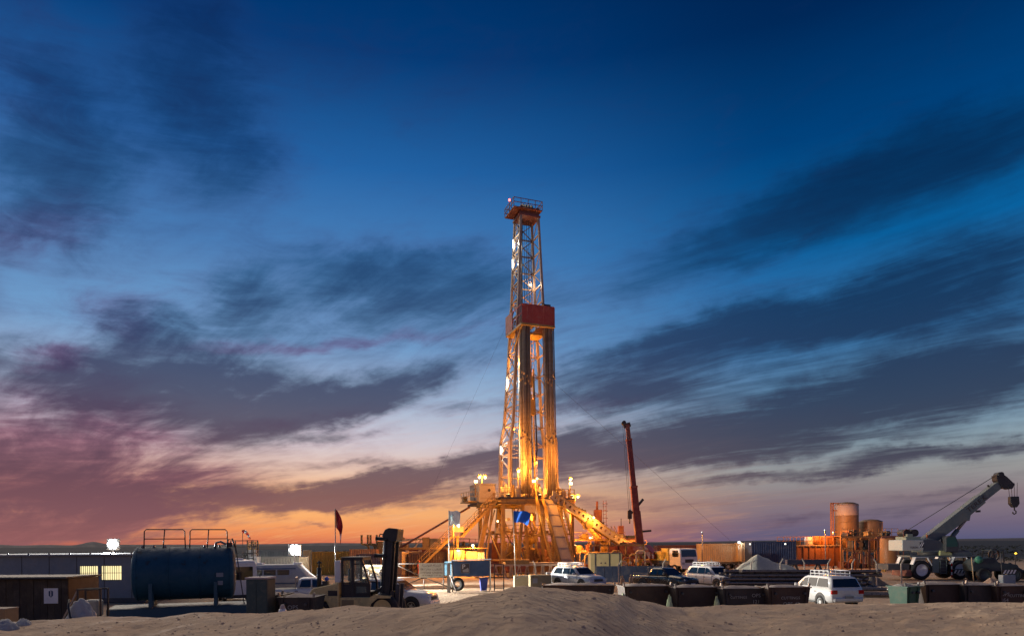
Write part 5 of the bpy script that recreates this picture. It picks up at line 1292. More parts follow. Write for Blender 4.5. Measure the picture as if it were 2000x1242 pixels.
# ------------------------------------------------------------------ long cabin at the left edge with lit windows
t = thing('site_cabin', 'long blue-grey site cabin with two lit barred windows', 'cabin', (gx(150, 45), 45, 0), R(0))
x0, x1 = gx(-90, 45) - gx(150, 45), gx(285, 45) - gx(150, 45)
wx = [(gx(157, 45) - gx(150, 45), gx(192, 45) - gx(150, 45)), (gx(199, 45) - gx(150, 45), gx(238, 45) - gx(150, 45))]
zb, zt = 1.50, 2.42
seg = [x0, wx[0][0], wx[0][1], wx[1][0], wx[1][1], x1]
MB().bb(seg[0], seg[1], -.08, 0, .3, 3.1).build('wall_panel', C_BLUE, t)
MB().bb(seg[2], seg[3], -.078, 0, .3, 3.1).build('wall_panel', C_BLUE, t)
MB().bb(seg[4], seg[5], -.08, 0, .3, 3.1).build('wall_panel', C_BLUE, t)
for a, b in wx:
    MB().bb(a, b, -.076, 0, .3, zb).build('wall_panel', C_BLUE, t); MB().bb(a, b, -.076, 0, zt, 3.1).build('wall_panel', C_BLUE, t)
    w = MB().bb(a + .01, b - .01, -.02, -.005, zb + .01, zt - .01).build('window', G_WINDOW, t)
    for k in range(1, 9): MB().bb(a + (b - a) * k / 9 - .012, a + (b - a) * k / 9 + .012, -.11, -.085, zb - .05, zt + .05).build('bar', P_BLACK, w)
    MB().bb(a, b, -.115, -.08, (zb + zt) / 2 - .015, (zb + zt) / 2 + .015).build('bar', P_BLACK, w)
MB().bb(x0, x1, .02, 6, .3, 3.08).build('room_block', C_BLUE, t)
MB().bb(x0 - .1, x1 + .15, -.35, 6.1, 3.1, 3.2).build('roof', P_GREY, t)
for k in range(7): MB().bb(x0 + (x1 - x0) * (k + .5) / 7 - .02, x0 + (x1 - x0) * (k + .5) / 7 + .02, -.095, -.083, .3, 3.08).build('joint_cover', P_DARK, t)
MB().bb(x0, x1, -.06, 5.9, 0, .3).build('plinth', P_DARK, t)
for k in range(9): MB().cyl((x0 + 1 + k * 1.35, -.2, 3.2), (x0 + 1 + k * 1.35, -.2, 3.28), .05, n=8).build('roof_fitting', P_STEEL, t)
# brown shed in front
t = thing('wooden_shed', 'dark brown wooden shed with a white shield notice', 'shed', (gx(50, 32), 32, 0), R(0))
x0, x1 = -3.2, gx(132, 32) - gx(50, 32)
MB().bb(x0, x1, .06, 2.4, .05, 2.2).build('frame', C_BROWN, t)
n = 16
for k in range(n): MB().bb(x0 + (x1 - x0) * k / n + .006, x0 + (x1 - x0) * (k + 1) / n - .006, .0 + .012 * (k % 2), .055, .05, 2.18).build('plank', paint('shed_plank_%d' % (k % 3), ((.040, .024, .012), (.048, .030, .014), (.034, .022, .012))[k % 3], .7, wear=.3), t)
MB().bb(x0 - .15, x1 + .1, -.25, 2.5, 2.22, 2.3).build('roof', P_DARK, t)
nt_ = MB().bb(.86, 1.52, -.03, -.012, 1.05, 1.76).build('notice', P_WHITE, t)
MB().prism([(1.09, 1.62), (1.09, 1.42), (1.19, 1.33), (1.29, 1.42), (1.29, 1.62), (1.19, 1.66)], -.036, -.031).build('shield_emblem', flat('emblem_blue', (.03, .06, .13)), nt_)
MB().prism([(1.17, 1.64), (1.17, 1.38), (1.21, 1.38), (1.21, 1.64)], -.040, -.0365).build('emblem_bar', P_WHITE, nt_)
# things in front of the cabin
t = thing('equipment_stand', 'dark steel frame stand in front of the lit windows', 'stand', (gx(181, 27), 27, 0), R(6))
for x in (-.42, .42):
    for y in (-.3, .3): MB().bar((x, y, 0), (x, y, 2.05), .06).build('post', P_BLACK, t)
for z in (.9, 2.02):
    for y in (-.3, .3): MB().bar((-.42, y, z), (.42, y, z), .06).build('crossbar', P_BLACK, t)
MB().bb(-.25, .3, -.25, .25, .95, 1.6).build('canister', paint('canister_grey', (.32, .33, .27), .5), t, .06)
MB().bar((-.42, -.3, 2.0), (-1.1, -.3, .6), .05).build('strut', P_STEEL, t)
t = thing('carton', 'tan cardboard carton at the corner of the brown shed', 'box', (gx(4, 22), 22, 0), R(0))
MB().bb(-.3, .3, -.3, .3, .0, 1.72).build('side', paint('cardboard', (.30, .20, .10), .8), t); MB().bb(-.31, .31, -.31, .31, 1.722, 1.75).build('lid', paint('cardboard_lid', (.40, .33, .24), .8), t)

def lump(name, label, cat, loc, size, mat, seed, slump=.5):
    """a soft sack: a subdivided blob that slumps on the ground"""
    bm = bmesh.new(); bmesh.ops.create_icosphere(bm, subdivisions=4, radius=1)
    for v in bm.verts:
        p = v.co.copy(); nn = mnoise.fractal(p * 1.5 + Vector((seed, 0, 0)), 1.0, 2.0, 3); rd = 1 - 2 * abs(mnoise.noise(p * 2.3 + Vector((0, seed, 0))))
        p *= 1 + .22 * nn + .12 * rd
        k = max(0.0, p.z + .3); q = max(.3, 1 - .30 * k); p.x *= q; p.y *= q
        fold = 1 + .05 * math.sin(math.atan2(p.y, p.x) * 7 + seed + p.z * 3) * min(1, k + .3); p.x *= fold; p.y *= fold
        if p.z < -.5: p.z = -.5
        v.co = Vector((p.x * size[0] / 2, p.y * size[1] / 2, (p.z + .5) * size[2] / 1.6))
    me = bpy.data.meshes.new(name); bm.to_mesh(me); bm.free()
    me.polygons.foreach_set('use_smooth', [True] * len(me.polygons))
    o = link(name, me, mat, None, loc); tag(o, label, cat); return o
M_SACK = paint('woven_sack', (.40, .40, .38), .75, wear=.3, scale=6, bump=.4)
def on_berm(px, D, dz=-.04): x = gx(px, D); return (x, D, berm_z(x, D) + dz)
p = on_berm(157, 15.0, -.05)
sk = lump('bulk_sack', 'large white woven bulk sack with a dark strap on the sand crest', 'sack', p, (.66, .55, .60), M_SACK, 3)
MB().tube([(-.16, -.14, .60), (-.12, -.24, .45), (-.04, -.31, .25), (.06, -.33, .06)], .022, 6).build('strap', P_BLACK, sk)
for px, D, s, seed, lab in ((8, 12.6, .42, 5, 'crumpled white plastic bag at the left corner of the sand'), (44, 13.3, .30, 8, 'small white plastic bag beside the carton on the sand'), (214, 14.9, .16, 11, 'tiny pale plastic scrap right of the bulk sack')):
    lump('plastic_bag', lab, 'bag', on_berm(px, D, -.02), (s, s * .8, s * .55), M_SACK, seed)
# traffic cone
t = thing('traffic_cone', 'pale weathered traffic cone on the sand before the skips', 'cone', on_berm(551, 13.6, -.03), R(20))
MB().lathe([(.17, .02), (.15, .06), (.035, .42), (.03, .435)], 20).build('cone_body', paint('faded_cone', (.46, .38, .34), .5, wear=.4), t)
MB().bb(-.2, .2, -.2, .2, -.01, .02).build('base', P_PLASTIC, t, .01)
MB().lathe([(.088, .26), (.092, .262), (.066, .345), (.062, .346)], 20).build('reflective_band', P_WHITE, t)

# ------------------------------------------------------------------ dark waste skips
P_SKIP = paint('skip_paint', (.042, .026, .024), .6, wear=.45, dirt=(.06, .045, .04), rust=(.07, .03, .02))
M_FILL = sand_material('drill_cuttings', (.34, .29, .25), (.46, .40, .36), 1.2)
P_SKIPG = paint('skip_green', (.06, .14, .09), .55, wear=.35)
P_SKIPS = [P_SKIP, paint('skip_paint_brown', (.060, .034, .026), .62, wear=.55, dirt=(.10, .07, .055), rust=(.13, .05, .025)), paint('skip_paint_slate', (.034, .030, .034), .58, wear=.5, dirt=(.09, .075, .07), rust=(.09, .04, .025))]
NSK = [0]
def skip(label, loc, yaw, text=(), L=2.25, H=1.45, W=1.5, mat=None, scrub=True, group='waste skips along the sand heap'):
    t = thing('waste_skip', label, 'skip', loc, yaw + R((NSK[0] * 37 % 7 - 3) * .6), group)
    mat = mat or P_SKIPS[NSK[0] * 5 % 3]; NSK[0] += 1; H += (NSK[0] * 29 % 5 - 2) * .02
    b, q = L / 2, L / 2 - .15
    yb, yt = W / 2 - .12, W / 2
    def sheet(P, nm, th=.035):
        P = [Vector(p) for p in P]; n = (P[1] - P[0]).cross(P[2] - P[0]).normalized() * th
        return MB().add(P + [p + n for p in P], [(0, 1, 2, 3), (7, 6, 5, 4), (0, 4, 5, 1), (1, 5, 6, 2), (2, 6, 7, 3), (3, 7, 4, 0)]).build(nm, mat, t)
    sheet([(-q, -yb, .08), (q, -yb, .08), (b, -yt, H), (-b, -yt, H)], 'front_side', -.035)
    sheet([(q, yb, .08), (-q, yb, .08), (-b, yt, H), (b, yt, H)], 'back_side', -.035)
    sheet([(q + .01, -yb, .08), (q + .01, yb, .08), (b + .01, yt, H), (b + .01, -yt, H)], 'end_side', -.035)
    sheet([(-q - .01, yb, .08), (-q - .01, -yb, .08), (-b - .01, -yt, H), (-b - .01, yt, H)], 'end_side', -.035)
    MB().bb(-q, q, -yb, yb, .02, .08).build('floor_plate', mat, t)
    MB().bb(-b - .06, b + .06, -yt - .07, -yt + .03, H + .002, H + .045).bb(-b - .06, b + .06, yt - .03, yt + .07, H + .002, H + .045).bb(-b - .06, -b + .04, -yt + .03, yt - .03, H + .003, H + .043).bb(b - .04, b + .06, -yt + .03, yt - .03, H + .003, H + .043).build('rim', mat, t)
    for x in (-q + .08, q - .08):
        MB().bar((x, -yb - .05, .15), (x * 1.08, -yt - .05, H - .02), .09, .06).build('rib', mat, t)
    for s in (-1, 1):
        MB().cyl((s * (b - .30), -yt - .16, H - .25), (s * (b - .30), -yt, H - .25), .06, n=10).build('lifting_lug', P_DARK, t)
        MB().bar((s * (b - .02), -yt + .1, H + .06), (s * (b + .02), -yt + .1, H + .22), .08).build('hook_eye', P_STEEL, t)
    m = MB(); nx, ny = 12, 6; V, F = [], []
    for j in range(ny + 1):
        for i in range(nx + 1):
            x, y = -b + .06 + (L - .12) * i / nx, -yt + .06 + (W - .12) * j / ny
            V.append((x, y, H + .07 * mnoise.noise(Vector((x * 2 + loc[0], y * 2 + loc[1], 1))) + .13 * (1 - (2 * j / ny - 1) ** 2) * (1 - (2 * i / nx - 1) ** 4)))
    F = [(j * (nx + 1) + i, j * (nx + 1) + i + 1, (j + 1) * (nx + 1) + i + 1, (j + 1) * (nx + 1) + i) for j in range(ny) for i in range(nx)]
    m.add(V, F, True).build('cuttings', M_FILL, t)
    tilt = math.atan2(yt - yb, H - .08)
    for k, (s, x, z, size) in enumerate(text):
        y = -(yb + (yt - yb) * (z - .08) / (H - .08)) - .042
        lettering(s, size, P_TEXT, t, (x, y, z), (R(90) + tilt, 0, 0))
    return t
def sp(px, D): return (gx(px, D), D, 0)
skip('black waste skip half hidden by the green cabinet, faint white stencil', sp(531, 30.6), R(2), [('OPS 15', .0, 1.02, .24)], 1.35)
skip('black waste skip with stencil OPS 31 behind the traffic cone', sp(589, 29.4), R(-2), [('OPS', -.12, 1.08, .26), ('31', -.1, .78, .26)], 1.5)
skip('black waste skip nearest the long flat one, lime stained end', sp(1257, 35.5), R(5), [], 2.45)
skip('black waste skip without lettering, second of four beside the white car', sp(1354, 34.6), R(4), [], 2.35)
skip('black waste skip stencilled OPS 121, third of four', sp(1446, 33.8), R(3), [('OPS', .48, 1.10, .25), ('121', .48, .80, .25), ('CUTTINGS', -.38, 1.02, .17)], 2.25)
skip('black waste skip stencilled OPS 42 touching the white car', sp(1528, 33.2), R(2), [('OPS 42', .10, .72, .27), ('CUTTINGS', .05, 1.02, .19)], 2.0)
skip('black waste skip behind the green tipped skip, right of the gap', sp(1829, 34.0), R(1), [], 2.1, 1.5)
skip('black waste skip in front of the crane, plain dark side', sp(1897, 33.6), R(1), [], 1.65, 1.5)
skip('black waste skip stencilled OPS 054 at the right edge', sp(1957, 33.2), R(1), [('OPS', -.42, 1.12, .24), ('054', -.42, .84, .24), ('CUTTINGS', .25, 1.05, .19)], 1.6, 1.5)
skip('black waste skip cut by the right edge of the picture', sp(2035, 33.0), R(1), [], 1.9, 1.5)
skip('green waste skip with a torn end at the start of the right row', sp(1765, 33.4), R(24), [], 1.0, 1.42, 1.0, P_SKIPG)
skip('long low black skip with pink rim in front of the silver car', sp(1128, 44), R(-4), [], 4.6, .98, 1.8)
# lime-stained sacks between the skips
M_LIME = paint('lime_stain', (.50, .56, .30), .8, wear=.4, dirt=(.4, .38, .3), scale=3)
for px, D, w, lab in ((1216, 35.0, .7, 'pale lime sack slumped at the end of the first skip'), (1307, 34.6, .34, 'narrow pale lime sack between the first and second skip'), (1399, 34.0, .34, 'narrow pale lime sack between the second and third skip')):
    lump('lime_sack', lab, 'sack', sp(px, D - 1.2), (w, .5, 1.15), M_LIME, px)

# tall dark cabinet by the tank
t = thing('tall_cabinet', 'tall dark green steel cabinet right of the blue tank', 'cabinet', (gx(509, 28.6), 28.6, 0), R(-4))
MB().bb(-.45, .45, -.42, .42, .05, 2.3).build('carcass', paint('cabinet_green', (.022, .055, .055), .5, wear=.3), t, .03)
MB().bb(-.48, .48, -.45, .45, 2.305, 2.38).build('lid', paint('cabinet_lid_lit', (.42, .36, .36), .6), t)  # pinkish light on the top is put into the lid colour
MB().bb(-.42, -.01, -.435, -.422, .1, 2.2).build('door', paint('cabinet_green'.replace('cabinet', 'cabinet_door'), (.024, .06, .062), .5), t); MB().bb(.01, .42, -.435, -.422, .1, 2.2).build('door', MAT['cabinet_door_green'], t)
MB().cyl((.05, -.2, 2.38), (.05, -.2, 2.52), .015).build('aerial', P_BLACK, t)
lump('grey_tarpaulin', 'grey tarpaulin heap at the end of the tank skid', 'tarpaulin', sp(505, 28.5), (1.0, .6, .8), paint('tarpaulin', (.16, .19, .18), .7), 21)

# scaffold platform, windsock, crate
t = thing('scaffold_platform', 'dark scaffold platform with railings above the van', 'scaffold', (gx(476, 58), 58, 0), R(0))
for x in (-.9, .5, 1.0):
    for y in (-.5, .5): MB().bar((x, y, 0), (x, y, 4.15), .07).build('upright', P_BLACK, t)
for z in (3.05, 3.6, 4.1): MB().bar((-.9, -.5, z), (1.0, -.5, z), .06).bar((-.9, .5, z), (1.0, .5, z), .06).build('rail', P_BLACK, t)
MB().bb(-1.0, 1.1, -.6, .6, 2.95, 3.03).build('platform', P_DARK, t)
for k in range(5): MB().bar((.5, -.5, .6 + k * .5), (1.0, -.5, .6 + k * .5), .05).build('rung', P_BLACK, t)
MB().bar((-.9, -.5, 1.0), (.5, -.5, 3.0), .05).bar((-.9, .5, 3.0), (.5, .5, 1.0), .05).build('diagonal', P_BLACK, t)
t = thing('yellow_crate', 'orange yellow lattice crate beside the scaffold platform', 'crate', (gx(495, 62), 62, 0), R(0))
MB().bb(-.33, .33, -.3, .3, 0, 3.3).build('stand', P_GREY, t)
for x in (-.33, .33):
    for y in (-.3, .3): MB().bar((x, y, 3.3), (x, y, 4.0), .06).build('post', P_YEL, t)
for z in (3.34, 3.65, 3.98): MB().bar((-.33, -.3, z), (.33, -.3, z), .07).bar((-.33, .3, z), (.33, .3, z), .07).build('slat', P_YEL, t)
MB().bar((-.3, -.3, 3.35), (.3, -.3, 3.95), .05).build('brace', P_YEL, t)
t = thing('windsock', 'red and white striped windsock hanging half limp on a thin pole', 'windsock', (gx(474, 60), 60, 0), R(0))
MB().cyl((0, 0, 0), (0, 0, 4.95), .025, n=6).build('pole', P_DARK, t)
pts = [Vector((0, 0, 4.9)), Vector((.18, 0, 4.93)), Vector((.34, 0, 4.80)), Vector((.48, 0, 4.60)), Vector((.58, 0, 4.40)), Vector((.64, 0, 4.24))]
for k in range(5): MB().tube([pts[k], pts[k].lerp(pts[k + 1], .5) + Vector((0, 0, .01)), pts[k + 1]], [.16 - .018 * k, .15 - .018 * k, .142 - .018 * k], 10).build('sock_band', flat('sock_red', (.5, .04, .03)) if k % 2 == 0 else P_WHITE, t)

# ------------------------------------------------------------------ floodlights
def floodlight(label, px, py, D, watts, heads, aim, col=DAYLIGHT, cone=165):
    top = at(px, py, D).z
    t = thing('light_tower', label, 'floodlight', (gx(px, D), D, 0), R(0))
    MB().cyl((0, 0, .6), (0, 0, top - .05), .06).build('mast', P_STEEL, t)
    MB().bb(-.6, .6, -.4, .4, .2, 1.1).build('generator', P_YEL, t, .04)
    MB().bar((-.5, 0, top - .2), (.5, 0, top - .2), .07).build('crossarm', P_STEEL, t)
    hd = MB().box((0, .12, top + .16), (1.05, .18, .95)).build('lamp_head', P_GREY, t, .03)
    for k in range(7):
        a = k * math.pi / 3; x, z = (0, top + .16) if k == 6 else (math.cos(a) * .31, top + .16 + math.sin(a) * .31)
        MB().lathe([(.02, -.06), (.11, -.05), (.165, 0), (.165, .03), (.02, .03)], 14, (x, -.0, z), 'Y').build('lens', G_WHITE, hd)
    lamp('flood_lamp', t, (0, -.5, top + .1), col, watts, .3, cone, aim, .4)
    return t
floodlight('bright white floodlight tower above the long site cabin', 220, 1066, 58, 30000, 4, (.15, -.6, -.28))
floodlight('bright white floodlight tower behind the minibus', 575, 1077, 57, 80000, 4, (.95, -.22, -.13), (1.0, .95, .84), 112)
t = thing('light_tower', 'small white work light on the tan container corner', 'floodlight', (gx(1443, 91), 91, 0), R(0))
MB().cyl((0, 0, 0), (0, 0, 3.6), .05).build('mast', P_STEEL, t)
MB().box((0, -.1, 3.65), (.3, .12, .25)).build('lamp_head', P_GREY, t); MB().lathe([(.02, -.05), (.12, -.03), (.14, .02), (.02, .02)], 12, (0, -.18, 3.65), 'Y').build('lens', G_WHITE, t)
lamp('work_lamp', t, (0, -.5, 3.6), DAYLIGHT, 60, .1)
for px, lab in ((1465, 'small white lamp on the left top of the navy container'), (1534, 'small white lamp on the right top of the navy container')):
    t = thing('wall_lamp', lab, 'lamp', (gx(px, 84.6), 84.72, 3.42))
    MB().box((0, -.05, 0), (.2, .08, .2)).build('lamp_body', P_GREY, t); MB().lathe([(.02, -.04), (.08, -.02), (.09, .02), (.02, .02)], 10, (0, -.1, 0), 'Y').build('lens', G_TUBE, t)
# sodium lamp posts standing about the yard
def yard_lamp(label, px, D, h, watts, aim=None, spot_=None):
    t = thing('yard_lamp', label, 'lamp post', (gx(px, D), D, 0))
    MB().cyl((0, 0, 0), (0, 0, h), .06).build('post', P_STEEL, t)
    MB().lathe([(.05, .3), (.2, .24), (.24, .06), (.18, .04)], 12, (0, -.1, h - .1)).build('hood', P_GREY, t)
    MB().lathe([(.02, -.1), (.1, -.07), (.13, 0), (.02, .06)], 12, (0, -.1, h - .05)).build('lens', G_SODIUM, t)
    lamp('yard_light', t, (0, -.35, h - .25), SODIUM, watts, .15, spot_, aim)
yard_lamp('sodium lamp post right of the silos behind the crane', 1742, 97, 4.2, 500)

# ------------------------------------------------------------------ gate, signs, shelter, flags
t = thing('yard_gate', 'tubular steel yard gate with crossed diagonals', 'gate', (gx(828, 53), 53, 0), R(0))
xa, xb = gx(771, 53) - gx(828, 53), gx(884, 53) - gx(828, 53)
P_GATE = paint('gate_grey', (.30, .28, .25), .5, .3, wear=.35)
P_TUBE = paint('gate_tube', (.055, .042, .036), .55, wear=.4)
for x in (xa, xb - .02): MB().cyl((x, 0, 0), (x, 0, 2.22), .055, n=8).build('gate_post', P_TUBE, t)
for z in (2.18, 1.12, .22): MB().cyl((xa, 0, z), (xb, 0, z), .042, n=8).build('rail', P_TUBE, t)
xm = (xa + xb) / 2
for a, b in (((xa, 2.18), (xm, 1.12)), ((xa, .25), (xm, 1.12)), ((xm, 1.12), (xb, .25))): MB().cyl((a[0], 0, a[1]), (b[0], 0, b[1]), .042, n=8).build('diagonal', P_TUBE, t)
for x in (xm, xb - .72): MB().cyl((x, 0, .22), (x, 0, 1.12), .04, n=8).build('upright', P_TUBE, t)
t = thing('company_sign', 'grey bilingual company sign hung on the yard gate', 'sign', (gx(842, 52.9), 52.9, 0), R(0))
MB().bb(-.96, .96, -.02, .0, 1.12, 2.24).build('board', paint('sign_grey', (.50, .50, .42), .5, wear=.3), t)
ar = lambda s: s[::-1]
lettering(ar('\uFE8D\uFEDF\uFEB8\uFEAE\uFEDB\uFE94 \uFE8D\uFEDF\uFE98\uFEEE\uFEE7\uFEB4\uFEF4\uFE94'), .24, P_LIVERY, t, (0, -.026, 2.06))
lettering('06 ' + ar('\uFEDF\uFEE0\uFE98\uFEE8\uFED8\uFEF4\uFE90 \uFEA3\uFED4\uFE8E\uFEAD\uFE93'), .24, P_LIVERY, t, (0, -.026, 1.76))
lettering('COMPAGNIE TUNISIENNE', .165, P_LIVERY, t, (0, -.026, 1.48), squeeze=.92)
lettering('DE FORAGE  CTF  06', .165, P_LIVERY, t, (0, -.026, 1.27), squeeze=.98)
# shelter with blue cloth
t = thing('parking_shelter', 'blue cloth parking shelter with a P sign', 'shelter', (gx(915, 54.5), 54.5, 0), R(0))
xa, xb = gx(884, 54.5) - gx(915, 54.5), gx(957, 54.5) - gx(915, 54.5)
P_CLOTH = paint('blue_cloth', (.05, .10, .20), .8, wear=.25, scale=1.0, bump=.2)
m = MB(); V = []; nn = 24
for j in range(7):
    for i in range(nn + 1):
        x = xa + (xb - xa) * i / nn; z = 1.18 + 1.17 * j / 6 + .05 * i / nn * (1 if j == 6 else 0)
        V.append((x, -.95 + .03 * math.sin(i * 1.1 + j * .4) * (1 - j / 6), z - .05 * math.sin(i / nn * math.pi) * (1 - j / 6)))
m.add(V, [(j * (nn + 1) + i, j * (nn + 1) + i + 1, (j + 1) * (nn + 1) + i + 1, (j + 1) * (nn + 1) + i) for j in range(6) for i in range(nn)], True).build('front_cloth', P_CLOTH, t)
P_CLOTHL = paint('pale_blue_cloth', (.26, .44, .56), .8, wear=.2, bump=.2)
MB().bb(xa - .03, xa, -.95, .95, 1.15, 2.35).build('side_cloth', P_CLOTHL, t); MB().bb(xa - .75, xa - .04, .94, .96, 1.15, 2.3).build('back_cloth', P_CLOTHL, t)
MB().add([(xa - .08, -1.05, 2.36), (xb + .08, -1.05, 2.44), (xb + .08, 1.0, 2.44), (xa - .08, 1.0, 2.36), (xa - .08, -1.05, 2.40), (xb + .08, -1.05, 2.48), (xb + .08, 1.0, 2.48), (xa - .08, 1.0, 2.40)], [(3, 2, 1, 0), (4, 5, 6, 7), (0, 1, 5, 4), (1, 2, 6, 5), (2, 3, 7, 6), (3, 0, 4, 7)]).build('roof_sheet', P_CLOTHL, t)
for x in (xa, xb):
    for y in (-.92, .92): MB().cyl((x, y, 0), (x, y, 2.36), .035, n=8).build('post', P_GATE, t)
xc = gx(910, 54.5) - gx(915, 54.5)
sg = MB().bb(xc - .32, xc + .32, -1.03, -1.01, 1.45, 2.15).build('parking_sign', paint('sign_dark', (.06, .045, .045), .5), t)
MB().bb(xc - .34, xc + .34, -1.008, -1.0, 1.43, 2.17).build('sign_border', P_GREY, sg)
lettering('P', .52, P_WHITE, sg, (xc - .12, -1.034, 1.90))
MB().prism([(xc - .2, 1.5), (xc + .28, 1.5), (xc + .28, 1.72), (xc + .2, 1.86), (xc + .06, 1.74), (xc - .2, 1.66)], -1.036, -1.031).build('car_symbol', P_GREY, sg)
t = thing('thick_gate_post', 'thick grey post with a leaning strut at the gate end', 'post', (gx(876, 52.2), 52.2, 0))
MB().bb(-.12, .12, -.12, .12, 0, 2.2).build('shaft', P_GATE, t); MB().cyl((.1, -.2, 1.35), (.62, -.5, .02), .03).build('strut', P_WHITE, t)
t = thing('old_tyre', 'old black truck tyre standing upright under the shelter', 'tyre', (gx(893, 53.6), 53.6, .0), R(-12))
MB().lathe([(.27, -.15), (.48, -.16), (.54, -.1), (.54, .1), (.48, .16), (.27, .15)], 26, (0, 0, .54), 'Y', False).build('casing', P_RUBBER, t)
MB().lathe([(.20, -.05), (.272, -.12), (.272, .12), (.20, .05)], 26, (0, 0, .54), 'Y', False).build('rim', P_RIM, t)
t = thing('blue_bin', 'blue plastic bin under the right end of the shelter', 'bin', (gx(944, 53.8), 53.8, 0), R(10))
MB().add([(-.22, -.22, .02), (.22, -.22, .02), (.22, .22, .02), (-.22, .22, .02), (-.31, -.30, 1.0), (.31, -.30, 1.0), (.31, .30, 1.0), (-.31, .30, 1.0)], [(3, 2, 1, 0), (4, 5, 6, 7), (0, 1, 5, 4), (1, 2, 6, 5), (2, 3, 7, 6), (3, 0, 4, 7)]).build('body', paint('bin_blue', (.04, .08, .38), .45), t)
MB().bb(-.34, .34, -.33, .33, 1.005, 1.06).build('lid', MAT['bin_blue'], t, .01)
t = thing('turnstile_frame', 'dark steel entry frame with two posts and a chain right of the shelter', 'frame', (gx(974, 54), 54, 0))
for x in (-.36, .38): MB().bar((x, 0, 0), (x, 0, 2.1), .09).build('post', P_DARK, t)
for z in (.18, 1.25, 2.06): MB().bar((-.36, 0, z), (.38, 0, z), .06).build('crossbar', P_DARK, t)
MB().tube([(.38, 0, 1.1), (.9, 0, .8), (1.3, 0, .85), (1.7, 0, 1.1)], .02, 5).build('chain', P_WHITE, t)

def flag(label, px, D, top_py, w, h, mat, droop, furl, lean=0.0, emblem=None):
    """pole and a cloth hanging in folds in a light wind"""
    z1 = at(px, top_py, D).z
    t = thing('flagpole', label, 'flag', (gx(px, D) + lean, D, 0))
    MB().cyl((0, 0, 0), (-lean, 0, z1), .035, .028, n=8).build('pole', P_STEEL, t)
    nx, ny = 20, 12; V = []
    for j in range(ny + 1):
        for i in range(nx + 1):
            u, v = i / nx, j / ny
            x = w * u * (1 - furl * v * .6); z = z1 - .05 - h * v - droop * u * u - .10 * math.sin(u * 7 + v) * u
            y = .10 * math.sin(u * 9 + v * 2.2) * (.3 + u)
            V.append((-lean + .03 + x, y, z))
    me = bpy.data.meshes.new('cloth'); me.from_pydata(V, [], [(j * (nx + 1) + i, j * (nx + 1) + i + 1, (j + 1) * (nx + 1) + i + 1, (j + 1) * (nx + 1) + i) for j in range(ny) for i in range(nx)])
    me.polygons.foreach_set('use_smooth', [True] * len(me.polygons))
    c = link('cloth', me, mat, t)
    if emblem:
        emblem(c, -lean + w * .5, z1 - h * .5 - droop * .3)
    return t
F_RED = paint('flag_red', (.42, .012, .02), .75, wear=.1, bump=0)
F_WHITE = paint('flag_white', (.72, .75, .74), .75, wear=.1, bump=0)
F_BLUE = paint('flag_blue', (.01, .13, .62), .75, wear=.1, bump=0)
flag('dark red flag hanging nearly limp on a pole behind the forklift', 655, 40, 993, .40, 1.05, F_RED, .95, .4)
def moon(c, x, z): MB().tube([(x - .02, -.13, z - .22), (x - .2, -.13, z - .05), (x - .22, -.13, z + .12), (x - .05, -.13, z + .22)], .03, 6).build('emblem', flat('emblem_teal', (.10, .22, .26)), c)
flag('white flag with dark emblem flying by the gate', 877, 54, 996, .88, 1.15, F_WHITE, .12, .1, 0, moon)
flag('bright blue flag flying in front of the rig', 1003, 57, 996, 1.45, .95, F_BLUE, .22, .35, .17)
MB_ = None

# ------------------------------------------------------------------ worker by the gate
def person(label, loc, rz, mat_suit, mat_hat):
    V = [(0, 0, .95), (0, 0, 1.18), (0, 0, 1.42), (0, 0, 1.52), (0, -.01, 1.66),
         (.20, 0, 1.40), (.27, -.03, 1.14), (.28, -.14, .92), (-.20, 0, 1.40), (-.28, 0, 1.13), (-.27, -.06, .88),
         (.10, 0, .90), (.12, -.03, .50), (.12, .02, .08), (.12, -.16, .05), (-.10, 0, .90), (-.12, .02, .50), (-.12, .06, .08), (-.12, -.12, .05)]
    Ed = [(0, 1), (1, 2), (2, 3), (3, 4), (2, 5), (5, 6), (6, 7), (2, 8), (8, 9), (9, 10), (0, 11), (11, 12), (12, 13), (13, 14), (0, 15), (15, 16), (16, 17), (17, 18)]
    Rr = [.16, .15, .16, .065, .10, .085, .06, .045, .085, .06, .045, .11, .075, .06, .05, .11, .075, .06, .05]
    me = bpy.data.meshes.new('person'); me.from_pydata(V, Ed, [])
    o = bpy.data.objects.new('person', me); COL.objects.link(o)
    o.modifiers.new('skin', 'SKIN'); sv = me.skin_vertices[0].data
    for k, r in enumerate(Rr): sv[k].radius = (r, r * .8 if k < 3 else r)
    sv[0].use_root = True
    ss = o.modifiers.new('sub', 'SUBSURF'); ss.levels = ss.render_levels = 2
    bpy.context.view_layer.update()
    m2 = bpy.data.meshes.new_from_object(o.evaluated_get(bpy.context.evaluated_depsgraph_get()))
    o.modifiers.clear(); o.data = m2; m2.materials.clear(); m2.materials.append(mat_suit)
    skin = flat('skin', (.35, .20, .13)); m2.materials.append(skin)
    for p in m2.polygons:
        c = p.center
        if c.z > 1.53 or (abs(c.x) > .24 and c.z < .97): p.material_index = 1
        p.use_smooth = True
    o.location = loc; o.rotation_euler = (0, 0, rz); tag(o, label, 'person')
    MB().lathe([(.135, 0), (.13, .05), (.10, .11), (.03, .14)], 16, (0, -.01, 1.70)).bb(-.09, .09, -.21, -.1, 1.70, 1.715).build('helmet', mat_hat, o)
    for s in (-1, 1): MB().box((s * .12, -.07, .035), (.10, .27, .07)).build('boot', P_BLACK, o, .02)
    return o
person('person in orange-red coveralls and helmet walking behind the gate sign', (gx(818, 79), 79, 0), R(60), flat('coverall_red', (.55, .08, .02)), flat('helmet_red', (.6, .12, .05)))

